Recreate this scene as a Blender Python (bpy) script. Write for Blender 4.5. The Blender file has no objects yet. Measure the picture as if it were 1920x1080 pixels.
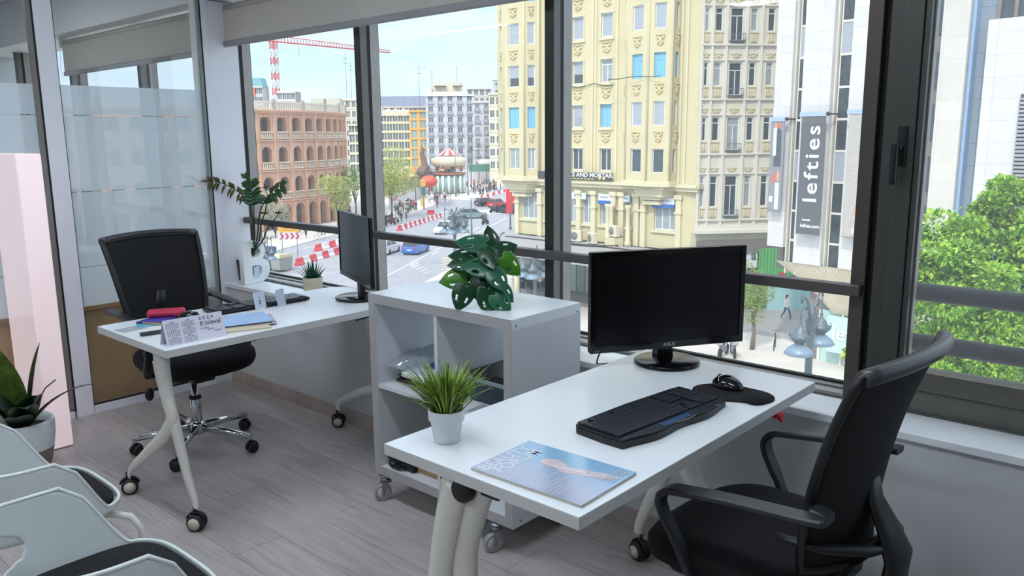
import bpy, bmesh, math, random
from mathutils import Vector, Matrix, Euler
random.seed(7)
SC = bpy.context.scene
COL = SC.collection
PI = math.pi
R = math.radians

# ---------------------------------------------------------------- camera
F_PX, PITCH, ROLL, YAW, CAM_H = 1517.75, 0.184358, -0.008455, 0.734017, 1.48
_cp, _sp = math.cos(PITCH), math.sin(PITCH)
_fwd = Vector((-math.sin(YAW)*_cp, math.cos(YAW)*_cp, -_sp))
_rt = Vector((math.cos(YAW), math.sin(YAW), 0))
_up = _rt.cross(_fwd)
CR = math.cos(ROLL)*_rt + math.sin(ROLL)*_up
CU = -math.sin(ROLL)*_rt + math.cos(ROLL)*_up
CF = _fwd
cam_d = bpy.data.cameras.new('camera')
cam = bpy.data.objects.new('camera', cam_d)
COL.objects.link(cam)
cam_d.sensor_width = 36.0
cam_d.lens = 36.0*F_PX/1920.0
cam_d.clip_start = 0.05
cam_d.clip_end = 2000
mw = Matrix(((CR.x, CU.x, -CF.x, 0), (CR.y, CU.y, -CF.y, 0), (CR.z, CU.z, -CF.z, CAM_H), (0, 0, 0, 1)))
cam.matrix_world = mw
SC.camera = cam

# survey helpers: sight line of a photo pixel met with a real plane of the place
def ray(px, py):
    return CF*F_PX + CR*(px-960) - CU*(py-540)
C0 = Vector((0, 0, CAM_H))
def onz(px, py, z):
    r = ray(px, py); return C0 + r*((z-CAM_H)/r.z)
def ony(px, py, y):
    r = ray(px, py); return C0 + r*(y/r.y)
def atd(px, py, d):
    return C0 + ray(px, py)*(d/F_PX)
GZ = -11.0                      # street level, four floors below
def gp(px, py):
    return onz(px, py, GZ)

# ---------------------------------------------------------------- view, sky, sun, room lamps
SC.view_settings.view_transform = 'Standard'
SC.view_settings.look = 'None'
SC.view_settings.gamma = 1
SC.view_settings.use_curve_mapping = False
SC.view_settings.exposure = 0.2

world = bpy.data.worlds.new('sky')
SC.world = world
world.use_nodes = True
wn, wl = world.node_tree.nodes, world.node_tree.links
wn.clear()
w_out = wn.new('ShaderNodeOutputWorld')
w_bg = wn.new('ShaderNodeBackground')
w_bg.inputs['Strength'].default_value = 1.3
tc = wn.new('ShaderNodeTexCoord')
sep = wn.new('ShaderNodeSeparateXYZ')
wl.new(tc.outputs['Generated'], sep.inputs[0])
ramp = wn.new('ShaderNodeValToRGB')
e = ramp.color_ramp.elements
e[0].position = 0.0; e[0].color = (0.66, 0.80, 0.92, 1)
e[1].position = 1.0; e[1].color = (1.25, 1.45, 1.7, 1)
m1 = ramp.color_ramp.elements.new(0.16); m1.color = (0.43, 0.67, 0.90, 1)
m2 = ramp.color_ramp.elements.new(0.34); m2.color = (0.9, 1.1, 1.35, 1)
wl.new(sep.outputs['Z'], ramp.inputs[0])
mp = wn.new('ShaderNodeMapping'); mp.inputs['Scale'].default_value = (1.6, 1.6, 7.0)
wl.new(tc.outputs['Generated'], mp.inputs[0])
cn = wn.new('ShaderNodeTexNoise'); cn.inputs['Scale'].default_value = 2.6; cn.inputs['Detail'].default_value = 9; cn.inputs['Roughness'].default_value = 0.6; cn.inputs['Distortion'].default_value = 0.4
wl.new(mp.outputs[0], cn.inputs['Vector'])
cr = wn.new('ShaderNodeValToRGB'); cr.color_ramp.elements[0].position = 0.38; cr.color_ramp.elements[1].position = 0.72
cr.color_ramp.elements[0].color = (0, 0, 0, 1); cr.color_ramp.elements[1].color = (0.85, 0.85, 0.85, 1)
wl.new(cn.outputs['Fac'], cr.inputs[0])
mx = wn.new('ShaderNodeMixRGB'); mx.inputs['Color2'].default_value = (0.80, 0.87, 0.94, 1)
wl.new(cr.outputs[0], mx.inputs['Fac']); wl.new(ramp.outputs[0], mx.inputs['Color1'])
# bright haze round the high sun
geo_dot = wn.new('ShaderNodeVectorMath'); geo_dot.operation = 'DOT_PRODUCT'
SUN_DIR = Vector((0.22, -0.74, 0.85)).normalized()      # towards the sun
geo_dot.inputs[1].default_value = SUN_DIR
wl.new(tc.outputs['Generated'], geo_dot.inputs[0])
pw = wn.new('ShaderNodeMath'); pw.operation = 'POWER'; pw.inputs[1].default_value = 6
mxm = wn.new('ShaderNodeMath'); mxm.operation = 'MAXIMUM'; mxm.inputs[1].default_value = 0
wl.new(geo_dot.outputs['Value'], mxm.inputs[0]); wl.new(mxm.outputs[0], pw.inputs[0])
addc = wn.new('ShaderNodeMixRGB'); addc.blend_type = 'ADD'; addc.inputs['Color2'].default_value = (1.0, 0.97, 0.9, 1)
wl.new(pw.outputs[0], addc.inputs['Fac']); wl.new(mx.outputs[0], addc.inputs['Color1'])
wl.new(addc.outputs[0], w_bg.inputs['Color'])
wl.new(w_bg.outputs[0], w_out.inputs[0])

sun_d = bpy.data.lights.new('sun', 'SUN')
sun_d.energy = 2.1
sun_d.angle = R(2.0)
sun_d.color = (1.0, 0.95, 0.87)
sun = bpy.data.objects.new('sun', sun_d)
COL.objects.link(sun)
sun.rotation_euler = (-SUN_DIR).to_track_quat('-Z', 'Y').to_euler()

# ---------------------------------------------------------------- materials
def srgb(c):
    if isinstance(c, str):
        c = c.lstrip('#'); c = [int(c[i:i+2], 16) for i in (0, 2, 4)]
    o = []
    for v in c[:3]:
        v = v/255.0
        o.append(v/12.92 if v <= 0.04045 else ((v+0.055)/1.055)**2.4)
    return (*o, 1)
def mat(name, col, rough=0.5, metal=0.0, var=0.06, scale=6.0, bump=0.0, bscale=80.0, coat=0.0, spec=0.5, trans=None, sheen=0.0):
    m = bpy.data.materials.new(name); m.use_nodes = True
    nt = m.node_tree; b = nt.nodes['Principled BSDF']
    c = srgb(col)
    tcn = nt.nodes.new('ShaderNodeTexCoord')
    n = nt.nodes.new('ShaderNodeTexNoise'); n.inputs['Scale'].default_value = scale; n.inputs['Detail'].default_value = 5
    nt.links.new(tcn.outputs['Object'], n.inputs['Vector'])
    rp = nt.nodes.new('ShaderNodeValToRGB')
    rp.color_ramp.elements[0].position = 0.3; rp.color_ramp.elements[1].position = 0.7
    rp.color_ramp.elements[0].color = tuple(max(0, v*(1-var)) for v in c[:3])+(1,)
    rp.color_ramp.elements[1].color = tuple(min(1, v*(1+var)) for v in c[:3])+(1,)
    nt.links.new(n.outputs['Fac'], rp.inputs[0]); nt.links.new(rp.outputs[0], b.inputs['Base Color'])
    b.inputs['Roughness'].default_value = rough
    b.inputs['Metallic'].default_value = metal
    b.inputs['Specular IOR Level'].default_value = spec
    if coat: b.inputs['Coat Weight'].default_value = coat; b.inputs['Coat Roughness'].default_value = 0.08
    if sheen: b.inputs['Sheen Weight'].default_value = sheen
    if trans: b.inputs['Transmission Weight'].default_value = trans
    if bump:
        n2 = nt.nodes.new('ShaderNodeTexNoise'); n2.inputs['Scale'].default_value = bscale; n2.inputs['Detail'].default_value = 4
        nt.links.new(tcn.outputs['Object'], n2.inputs['Vector'])
        bp = nt.nodes.new('ShaderNodeBump'); bp.inputs['Strength'].default_value = bump; bp.inputs['Distance'].default_value = 0.01
        nt.links.new(n2.outputs['Fac'], bp.inputs['Height']); nt.links.new(bp.outputs[0], b.inputs['Normal'])
    return m
def glass_mat(name, tint=(1, 1, 1), film=0.0, filmcol=(0.8, 0.9, 1), gloss=1.0, ior=1.5, rough=0.0):
    m = bpy.data.materials.new(name); m.use_nodes = True
    nt = m.node_tree; nt.nodes.clear()
    o = nt.nodes.new('ShaderNodeOutputMaterial')
    t = nt.nodes.new('ShaderNodeBsdfTransparent'); t.inputs[0].default_value = (*tint, 1)
    g = nt.nodes.new('ShaderNodeBsdfGlossy'); g.inputs['Roughness'].default_value = rough
    fr = nt.nodes.new('ShaderNodeFresnel'); fr.inputs['IOR'].default_value = ior
    mm = nt.nodes.new('ShaderNodeMath'); mm.operation = 'MULTIPLY'; mm.inputs[1].default_value = gloss
    gi = nt.nodes.new('ShaderNodeNewGeometry'); sb = nt.nodes.new('ShaderNodeMath'); sb.operation = 'SUBTRACT'; sb.inputs[0].default_value = 1.0
    nt.links.new(gi.outputs['Backfacing'], sb.inputs[1])
    m3 = nt.nodes.new('ShaderNodeMath'); m3.operation = 'MULTIPLY'
    nt.links.new(fr.outputs[0], m3.inputs[0]); nt.links.new(sb.outputs[0], m3.inputs[1])
    nt.links.new(m3.outputs[0], mm.inputs[0])
    base = t
    if film > 0:
        d = nt.nodes.new('ShaderNodeBsdfDiffuse'); d.inputs[0].default_value = (*filmcol, 1)
        tl = nt.nodes.new('ShaderNodeBsdfTranslucent'); tl.inputs[0].default_value = (*filmcol, 1)
        dm = nt.nodes.new('ShaderNodeMixShader'); dm.inputs[0].default_value = 0.5
        nt.links.new(d.outputs[0], dm.inputs[1]); nt.links.new(tl.outputs[0], dm.inputs[2])
        fm = nt.nodes.new('ShaderNodeMixShader'); fm.inputs[0].default_value = film
        tcn = nt.nodes.new('ShaderNodeTexCoord'); nz = nt.nodes.new('ShaderNodeTexNoise'); nz.inputs['Scale'].default_value = 3
        nt.links.new(tcn.outputs['Object'], nz.inputs['Vector'])
        mr = nt.nodes.new('ShaderNodeMapRange'); mr.inputs['To Min'].default_value = film*0.93; mr.inputs['To Max'].default_value = min(1, film*1.07)
        nt.links.new(nz.outputs['Fac'], mr.inputs['Value']); nt.links.new(mr.outputs[0], fm.inputs[0])
        nt.links.new(t.outputs[0], fm.inputs[1]); nt.links.new(dm.outputs[0], fm.inputs[2])
        base = fm
    mix = nt.nodes.new('ShaderNodeMixShader')
    nt.links.new(mm.outputs[0], mix.inputs[0]); nt.links.new(base.outputs[0], mix.inputs[1]); nt.links.new(g.outputs[0], mix.inputs[2])
    nt.links.new(mix.outputs[0], o.inputs[0])
    return m
def emis(name, col, s):
    m = bpy.data.materials.new(name); m.use_nodes = True
    b = m.node_tree.nodes['Principled BSDF']; c = srgb(col)
    b.inputs['Base Color'].default_value = c; b.inputs['Emission Color'].default_value = c; b.inputs['Emission Strength'].default_value = s
    b.inputs['Roughness'].default_value = 0.4
    return m

# ---------------------------------------------------------------- mesh helpers
class MB:
    """collects shapes; build() links them as ONE mesh object"""
    def __init__(s):
        s.bm = bmesh.new(); s.mi = 0
    def _tag(s, fs):
        for f in fs: f.material_index = s.mi
    def box(s, x0, x1, y0, y1, z0, z1, rot=None, piv=None, bev=0.0):
        x0, x1 = min(x0, x1), max(x0, x1); y0, y1 = min(y0, y1), max(y0, y1); z0, z1 = min(z0, z1), max(z0, z1)
        r = bmesh.ops.create_cube(s.bm, size=1.0)
        vs = r['verts']
        for v in vs:
            v.co = Vector(((x0+x1)/2+v.co.x*(x1-x0), (y0+y1)/2+v.co.y*(y1-y0), (z0+z1)/2+v.co.z*(z1-z0)))
        fs = list({f for v in vs for f in v.link_faces})
        s._tag(fs)
        if bev > 0:
            es = list({e for v in vs for e in v.link_edges})
            g = bmesh.ops.bevel(s.bm, geom=es, offset=bev, segments=2, profile=0.5, affect='EDGES')
            s._tag(g['faces'])
            vs = list({v for f in g['faces'] for v in f.verts} | {v for v in vs if v.is_valid})
        if rot is not None:
            bmesh.ops.rotate(s.bm, verts=[v for v in vs if v.is_valid], cent=piv or Vector(((x0+x1)/2, (y0+y1)/2, (z0+z1)/2)), matrix=rot)
        return s
    def faces(s, verts, faces):
        vs = [s.bm.verts.new(v) for v in verts]
        out = []
        for f in faces:
            try: out.append(s.bm.faces.new([vs[i] for i in f]))
            except ValueError: pass
        s._tag(out)
        return vs
    def tube(s, pts, rad, seg=8, cap=True, flat=1.0, up=None):
        pts = [Vector(p) for p in pts]
        n = len(pts)
        if not isinstance(rad, (list, tuple)): rad = [rad]*n
        rings = []
        prev = None
        for i, p in enumerate(pts):
            d = (pts[min(i+1, n-1)]-pts[max(i-1, 0)])
            d = d.normalized() if d.length > 1e-9 else Vector((0, 0, 1))
            if prev is None:
                a = Vector(up) if up else (Vector((0, 0, 1)) if abs(d.z) < 0.9 else Vector((1, 0, 0)))
                u = (a - d*a.dot(d)).normalized()
            else:
                u = (prev - d*prev.dot(d))
                u = u.normalized() if u.length > 1e-6 else prev
            prev = u
            w = d.cross(u)
            rr = rad[i]
            rings.append([s.bm.verts.new(p + u*(math.cos(2*PI*k/seg)*rr*flat) + w*(math.sin(2*PI*k/seg)*rr)) for k in range(seg)])
        fs = []
        for i in range(n-1):
            for k in range(seg):
                fs.append(s.bm.faces.new((rings[i][k], rings[i][(k+1) % seg], rings[i+1][(k+1) % seg], rings[i+1][k])))
        if cap:
            fs.append(s.bm.faces.new(rings[0][::-1])); fs.append(s.bm.faces.new(rings[-1]))
        for f in fs: f.smooth = True
        s._tag(fs)
        return s
    def lathe(s, prof, seg=24, c=(0, 0, 0), cap0=True, cap1=True, axis='Z'):
        c = Vector(c); rings = []
        def mk(r, a, z):
            x, y = r*math.cos(a), r*math.sin(a)
            if axis == 'Z': return c+Vector((x, y, z))
            if axis == 'X': return c+Vector((z, x, y))
            return c+Vector((x, z, y))
        for r, z in prof:
            rings.append([s.bm.verts.new(mk(max(r, 1e-5), 2*PI*k/seg, z)) for k in range(seg)])
        fs = []
        for i in range(len(prof)-1):
            for k in range(seg):
                fs.append(s.bm.faces.new((rings[i][k], rings[i][(k+1) % seg], rings[i+1][(k+1) % seg], rings[i+1][k])))
        if cap0: fs.append(s.bm.faces.new(rings[0][::-1]))
        if cap1: fs.append(s.bm.faces.new(rings[-1]))
        for f in fs[:]: f.smooth = True
        s._tag(fs)
        return s
    def ball(s, c, r, seg=12, sc=(1, 1, 1)):
        m = Matrix.Translation(Vector(c)) @ Matrix.Diagonal((r*sc[0], r*sc[1], r*sc[2], 1))
        g = bmesh.ops.create_uvsphere(s.bm, u_segments=seg, v_segments=max(6, seg*2//3), radius=1, matrix=m)
        fs = {f for v in g['verts'] for f in v.link_faces}
        for f in fs: f.smooth = True
        s._tag(fs)
        return s
    def prism(s, poly, z0, z1):
        """poly: list of (x,y); extruded z0..z1"""
        n = len(poly)
        a = [s.bm.verts.new((p[0], p[1], z0)) for p in poly]
        b = [s.bm.verts.new((p[0], p[1], z1)) for p in poly]
        fs = [s.bm.faces.new(a[::-1]), s.bm.faces.new(b)]
        for i in range(n):
            j = (i+1) % n
            fs.append(s.bm.faces.new((a[i], a[j], b[j], b[i])))
        s._tag(fs)
        return s
    def vprism(s, poly, y0, y1):
        """poly in (x,z), extruded along y"""
        n = len(poly)
        a = [s.bm.verts.new((p[0], y0, p[1])) for p in poly]
        b = [s.bm.verts.new((p[0], y1, p[1])) for p in poly]
        fs = [s.bm.faces.new(a), s.bm.faces.new(b[::-1])]
        for i in range(n):
            j = (i+1) % n
            fs.append(s.bm.faces.new((a[j], a[i], b[i], b[j])))
        s._tag(fs)
        return s
    def slab(s, pts, th):
        """pts: 3D polygon roughly horizontal; thickness down"""
        n = len(pts)
        a = [s.bm.verts.new(Vector(p)) for p in pts]
        b = [s.bm.verts.new(Vector(p)-Vector((0, 0, th))) for p in pts]
        fs = [s.bm.faces.new(a), s.bm.faces.new(b[::-1])]
        for i in range(n):
            j = (i+1) % n
            fs.append(s.bm.faces.new((a[j], a[i], b[i], b[j])))
        s._tag(fs)
        return s
    def xf(s, mtx):
        bmesh.ops.transform(s.bm, matrix=mtx, verts=s.bm.verts)
        return s
    def build(s, name, mats, parent=None, loc=None, rotz=0.0, smooth=False, nrm=True, subsurf=0):
        if nrm: bmesh.ops.recalc_face_normals(s.bm, faces=s.bm.faces)
        me = bpy.data.meshes.new(name)
        s.bm.to_mesh(me); s.bm.free()
        if smooth:
            for p in me.polygons: p.use_smooth = True
        o = bpy.data.objects.new(name, me)
        for m in (mats if isinstance(mats, (list, tuple)) else [mats]): me.materials.append(m)
        COL.objects.link(o)
        if parent is not None: o.parent = parent
        if loc is not None: o.location = loc
        if rotz: o.rotation_euler.z = rotz
        if subsurf:
            md = o.modifiers.new('smooth', 'SUBSURF'); md.levels = subsurf; md.render_levels = subsurf
        return o

def tag(o, label=None, cat=None, group=None, kind=None):
    if label: o['label'] = label
    if cat: o['category'] = cat
    if group: o['group'] = group
    if kind: o['kind'] = kind
    return o
def thing(name, label, cat, loc=(0, 0, 0), rotz=0.0, group=None):
    o = bpy.data.objects.new(name, None); COL.objects.link(o)
    o.empty_display_size = 0.1
    o.location = loc; o.rotation_euler = (0, 0, rotz)
    return tag(o, label, cat, group)
def kids(o):
    return [c for c in o.children]
def dup(o, parent=None, **kw):
    c = o.copy(); COL.objects.link(c); c.parent = parent
    if parent is not None: c.matrix_parent_inverse = o.matrix_parent_inverse
    for ch in KIDS.get(o.name, None) or list(o.children): dup(ch, c)
    return c
KIDS = {}
def dupt(o, loc, rotz=0.0, label=None, group=None, scale=None):
    c = dup(o); c.location = loc; c.rotation_euler = (0, 0, rotz)
    if label: c['label'] = label
    if group: c['group'] = group
    if scale: c.scale = (scale,)*3 if not isinstance(scale, tuple) else scale
    return c
def text(name, body, size, m, parent, loc, rot, ext=0.0008, align='LEFT', bold=0.0, xscale=1.0, space=1.0):
    cu = bpy.data.curves.new(name, 'FONT'); cu.body = body; cu.size = size; cu.extrude = ext
    cu.align_x = align; cu.align_y = 'CENTER'; cu.offset = bold; cu.resolution_u = 3; cu.space_character = space
    tmp = bpy.data.objects.new(name, cu); COL.objects.link(tmp)
    dg = bpy.context.evaluated_depsgraph_get(); dg.update()
    me = bpy.data.meshes.new_from_object(tmp.evaluated_get(dg), depsgraph=dg)
    bpy.data.objects.remove(tmp)
    me.materials.clear(); me.materials.append(m)
    o = bpy.data.objects.new(name, me); COL.objects.link(o)
    if parent is not None: o.parent = parent
    o.location = loc; o.rotation_euler = rot; o.scale = (xscale, 1, 1)
    return o
def struct(o):
    o['kind'] = 'structure'; return o
# ================================================================ ROOM
YW, YG, ZS = 2.454, 2.65, 0.62        # wall face under the windows, window frames, sill height
M_wall = mat('wall_paint', (192, 196, 198), 0.85, var=0.03, scale=2, bump=0.05, bscale=200)
M_white = mat('white_paint', (236, 238, 240), 0.5, var=0.02, scale=3)
M_sill = mat('sill_marble', (226, 232, 236), 0.25, var=0.05, scale=9)
M_pvc = mat('white_upvc', (228, 230, 238), 0.35, var=0.02)
M_alu = mat('bronze_aluminium', (110, 108, 102), 0.42, 0.55, var=0.06, scale=25)
M_alu_dark = mat('dark_aluminium', (52, 54, 54), 0.45, 0.4, var=0.08, scale=20)
M_alu_light = mat('pale_aluminium', (158, 154, 150), 0.4, 0.5, var=0.05, scale=30)
M_rubber = mat('black_rubber', (16, 17, 19), 0.6)
M_glass = glass_mat('window_glass', (0.985, 0.99, 0.99), film=0.06, filmcol=(0.85, 0.9, 0.92), gloss=0.6)  # faint milky film lays a veil over the view in place of outdoor haze
M_pglass = glass_mat('partition_glass', (0.92, 0.935, 0.93), gloss=1.7)
M_film = glass_mat('frosted_film', (0.86, 0.93, 0.96), film=0.62, filmcol=(0.86, 0.92, 0.96), gloss=1.6)
M_blind = mat('blind_fabric', (216, 212, 206), 0.9, var=0.03, bump=0.1, bscale=400)
_nt = M_blind.node_tree; _b = _nt.nodes['Principled BSDF']; _o = _nt.nodes['Material Output']
_tl = _nt.nodes.new('ShaderNodeBsdfTranslucent'); _tl.inputs[0].default_value = (0.62, 0.60, 0.57, 1); _mx = _nt.nodes.new('ShaderNodeMixShader'); _mx.inputs[0].default_value = 0.35
_nt.links.new(_b.outputs[0], _mx.inputs[1]); _nt.links.new(_tl.outputs[0], _mx.inputs[2]); _nt.links.new(_mx.outputs[0], _o.inputs[0])
M_ceil = mat('ceiling_paint', (214, 218, 222), 0.9, var=0.02)

def floor_mat(name, c1, c2, c3, pw=0.19, pl=1.28):
    m = bpy.data.materials.new(name); m.use_nodes = True
    nt = m.node_tree; b = nt.nodes['Principled BSDF']; L = nt.links
    t = nt.nodes.new('ShaderNodeTexCoord')
    br = nt.nodes.new('ShaderNodeTexBrick')
    br.inputs['Scale'].default_value = 1.0; br.inputs['Brick Width'].default_value = pl; br.inputs['Row Height'].default_value = pw
    br.inputs['Mortar Size'].default_value = 0.0016; br.inputs['Mortar Smooth'].default_value = 0.1; br.inputs['Bias'].default_value = 0.0
    br.offset = 0.37
    br.inputs['Color1'].default_value = srgb(c1); br.inputs['Color2'].default_value = srgb(c2); br.inputs['Mortar'].default_value = srgb((120, 112, 112))
    L.new(t.outputs['Object'], br.inputs['Vector'])
    mp_ = nt.nodes.new('ShaderNodeMapping'); mp_.inputs['Scale'].default_value = (1.6, 22, 1)
    L.new(t.outputs['Object'], mp_.inputs[0])
    nz = nt.nodes.new('ShaderNodeTexNoise'); nz.inputs['Scale'].default_value = 2.2; nz.inputs['Detail'].default_value = 8; nz.inputs['Distortion'].default_value = 1.2
    L.new(mp_.outputs[0], nz.inputs['Vector'])
    rp = nt.nodes.new('ShaderNodeValToRGB'); rp.color_ramp.elements[0].position = 0.33; rp.color_ramp.elements[1].position = 0.66
    rp.color_ramp.elements[0].color = (0.72, 0.72, 0.72, 1); rp.color_ramp.elements[1].color = (1.12, 1.12, 1.12, 1)
    L.new(nz.outputs['Fac'], rp.inputs[0])
    nz2 = nt.nodes.new('ShaderNodeTexNoise'); nz2.inputs['Scale'].default_value = 2.5; L.new(t.outputs['Object'], nz2.inputs['Vector'])
    mul = nt.nodes.new('ShaderNodeMixRGB'); mul.blend_type = 'MULTIPLY'; mul.inputs['Fac'].default_value = 0.8
    L.new(br.outputs['Color'], mul.inputs['Color1']); L.new(rp.outputs[0], mul.inputs['Color2'])
    mul2 = nt.nodes.new('ShaderNodeMixRGB'); mul2.inputs['Color2'].default_value = srgb(c3)
    mr = nt.nodes.new('ShaderNodeMapRange'); mr.inputs['From Min'].default_value = 0.4; mr.inputs['From Max'].default_value = 0.7; mr.inputs['To Max'].default_value = 0.35
    L.new(nz2.outputs['Fac'], mr.inputs['Value']); L.new(mr.outputs[0], mul2.inputs['Fac']); L.new(mul.outputs[0], mul2.inputs['Color1'])
    L.new(mul2.outputs[0], b.inputs['Base Color'])
    b.inputs['Roughness'].default_value = 0.36
    bp = nt.nodes.new('ShaderNodeBump'); bp.inputs['Strength'].default_value = 0.25; bp.inputs['Distance'].default_value = 0.003
    L.new(nz.outputs['Fac'], bp.inputs['Height']); L.new(bp.outputs[0], b.inputs['Normal'])
    return m
M_floor = floor_mat('grey_oak_planks', (186, 178, 176), (172, 164, 163), (192, 187, 185))
M_base = floor_mat('baseboard_oak', (176, 164, 156), (170, 158, 150), (172, 162, 154), pw=4, pl=1.3)

XR, XL, YB, ZC = 2.2, -9.0, -2.8, 2.62
XP = -4.565
struct(MB().box(XL, XR, YB, YW, -0.06, 0).build('floor', M_floor))
struct(MB().box(XL-0.2, XR+0.2, YB-0.2, 2.95, ZC, ZC+0.4).build('ceiling', M_ceil))
struct(MB().box(XR, XR+0.2, YB-0.2, YW, -0.3, ZC).build('wall_right', M_wall))
struct(MB().box(XL-0.2, XR+0.2, YB-0.2, YB, -0.3, ZC).build('wall_back', M_wall))
struct(MB().box(XL-0.2, XL, YB, 2.9, -0.3, ZC).build('wall_left', M_wall))
# wall under the windows (ends a little below the marble), and the lintel above them
struct(MB().box(XL, XR+0.2, YW, 2.86, -0.3, ZS-0.025).build('wall_window', M_wall))
struct(MB().box(XL, XR+0.2, YW, 2.9, 2.275, ZC).build('wall_lintel', M_white))
struct(MB().box(XL+0.01, XR, YW-0.012, 2.63, ZS-0.025, ZS, bev=0.003).build('trim_1', M_sill))
# outer skin of the building below and above, so the view from outside is closed
struct(MB().box(XL, XR+0.2, 2.68, 2.88, GZ, -0.3).build('wall_outer', M_wall))
# baseboard of the window wall and right wall
b = MB()
x = XP+0.005
while x < XR-0.02:
    x2 = min(x+1.32, XR-0.016); b.box(x, x2-0.002, YW-0.014, YW-0.0005, 0.0005, 0.078, bev=0.002); x = x2
struct(b.build('baseboard_window', M_base))
struct(MB().box(XR-0.014, XR-0.0005, YB+0.02, YW-0.016, 0.0005, 0.078).build('baseboard_right', M_base))
struct(MB().box(XP+0.06, XR-0.02, YB+0.0005, YB+0.014, 0.0005, 0.078).build('baseboard_back', M_base))

# reveal between partition and first window post
b = MB().box(-4.78, -4.655, YW, 2.66, ZS, 2.275)
for k, (x0, d) in enumerate(((-4.655, 0.012), (-4.655, 0.02), (-4.655, 0.008))):
    b.box(x0, x0+d, 2.48+k*0.06, 2.505+k*0.06, ZS+0.001, 2.27, bev=0.004)
struct(b.build('trim_2', M_white))

# ---- window posts and frames: window_1 (far left bay) .. window_4 (casement on the right)
YP = 2.775                              # plane of the fixed panes, behind the posts
def post(parent, x):
    """post: dark front face, its right flank pale, black groove, pale again; x = right flank"""
    MB().box(x-0.048, x-0.002, YG, YG+0.125, ZS, 2.30, bev=0.0015).build('front_profile', M_alu_dark, parent)
    MB().box(x-0.002, x, YG+0.002, YG+0.044, ZS, 2.30).build('inner_flank', M_alu, parent)
    MB().box(x-0.002, x-0.0005, YG+0.044, YG+0.066, ZS, 2.30).build('gasket', M_rubber, parent)
    MB().box(x-0.002, x, YG+0.066, YG+0.120, ZS, 2.30).build('outer_flank', M_alu_light, parent)
def bottom(w, x0, x1):
    MB().box(x0, x1, YG+0.004, YG+0.05, ZS, ZS+0.010).box(x0, x1, YG+0.066, YG+0.10, ZS, ZS+0.014).build('bottom_track', M_alu_light, w)
    MB().box(x0, x1, YG+0.10, YG+0.122, ZS, ZS+0.022).box(x0, x1, YG+0.052, YG+0.060, ZS, ZS+0.006).build('bottom_gasket', M_rubber, w)
posts = [-4.66, -3.415, -2.152]
for i, x in enumerate(posts):
    w = bpy.data.objects.new('window_%d' % (i+1), None); COL.objects.link(w); struct(w)
    post(w, x)
    x0, x1 = x, (posts[i+1]-0.048 if i < 2 else -0.913)
    bottom(w, x0, x1)
    MB().box(x0, x1, YG+0.02, YG+0.12, 2.24, 2.30).build('top_frame', M_alu, w)
    struct(MB().box(x0, x1, YP-0.003, YP+0.003, ZS+0.022, 2.24).build('pane', M_glass, w))
# other room's windows beyond the partition
xs = [-8.45, -7.19, -5.93, -4.72]
for i in range(3):
    w = bpy.data.objects.new('window_%d' % (i+5), None); COL.objects.link(w); struct(w)
    post(w, xs[i]); bottom(w, xs[i], xs[i+1]-0.048)
    MB().box(xs[i], xs[i+1]-0.048, YP-0.003, YP+0.003, ZS+0.022, 2.27).build('pane', M_glass, w)
MB_r = MB().box(-4.60, -0.868, YG-0.05, YG-0.008, 0.972, 1.008, bev=0.003)
struct(MB_r.build('trim_3', mat('rail_aluminium', (92, 88, 86), 0.4, 0.5, var=0.05, scale=25)))

# casement window and its heavy frame on the right
w4 = bpy.data.objects.new('window_4', None); COL.objects.link(w4); struct(w4)
M_cas = mat('casement_bronze', (74, 75, 72), 0.38, 0.45, var=0.05, scale=15)
MB().box(-0.913, -0.868, YG-0.005, YG+0.12, ZS, 2.31, bev=0.002).build('fixed_profile', mat('post_bronze', (84, 78, 74), 0.4, 0.45), w4)
MB().box(-0.868, -0.848, YG+0.03, YG+0.12, ZS, 2.31).build('gasket', M_rubber, w4)
MB().box(-0.848, -0.8115, YG+0.001, YG+0.12, ZS, 2.31, bev=0.002).build('outer_profile', M_cas, w4)
MB().box(-0.810, -0.752, YG-0.012, YG+0.06, ZS+0.073, 2.24, bev=0.002).build('sash_stile', M_cas, w4)
MB().box(-0.750, -0.735, YG-0.004, YG+0.06, ZS+0.073, 2.24, bev=0.001).build('sash_stile', M_cas, w4)
MB().box(-0.735, -0.730, YG+0.03, YG+0.06, ZS+0.135, 2.24).build('glazing_bead', M_alu_light, w4)
MB().box(-0.811, 1.6, YG, YG+0.12, ZS, ZS+0.07, bev=0.002).build('sill_profile', M_alu, w4)
MB().box(-0.7345, 1.4995, YG-0.011, YG+0.06, ZS+0.073, ZS+0.135, bev=0.002).build('sash_rail', M_alu, w4)
MB().box(-0.812, 1.6, YG-0.004, YG+0.12, 2.24, 2.31).build('top_frame', M_cas, w4)
MB().box(1.5, 1.6, YG-0.012, YG+0.12, ZS+0.07, 2.31).build('sash_stile', M_cas, w4)
struct(MB().box(-0.73, 1.5, YG+0.04, YG+0.048, ZS+0.12, 2.25).build('pane', M_glass, w4))
struct(MB().box(1.6, XR+0.2, YW, 2.86, ZS-0.02, 2.3).build('wall_pier', M_wall))
h = MB()
h.box(-0.796, -0.772, YG-0.026, YG-0.012, 1.385, 1.505, bev=0.003)
h.tube([(-0.784, YG-0.02, 1.44), (-0.784, YG-0.06, 1.44)], 0.009, 10)
h.box(-0.800, -0.780, YG-0.072, YG-0.052, 1.33, 1.455, bev=0.006)
h.build('window_handle', mat('handle_black', (14, 14, 16), 0.35), w4)
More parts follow.
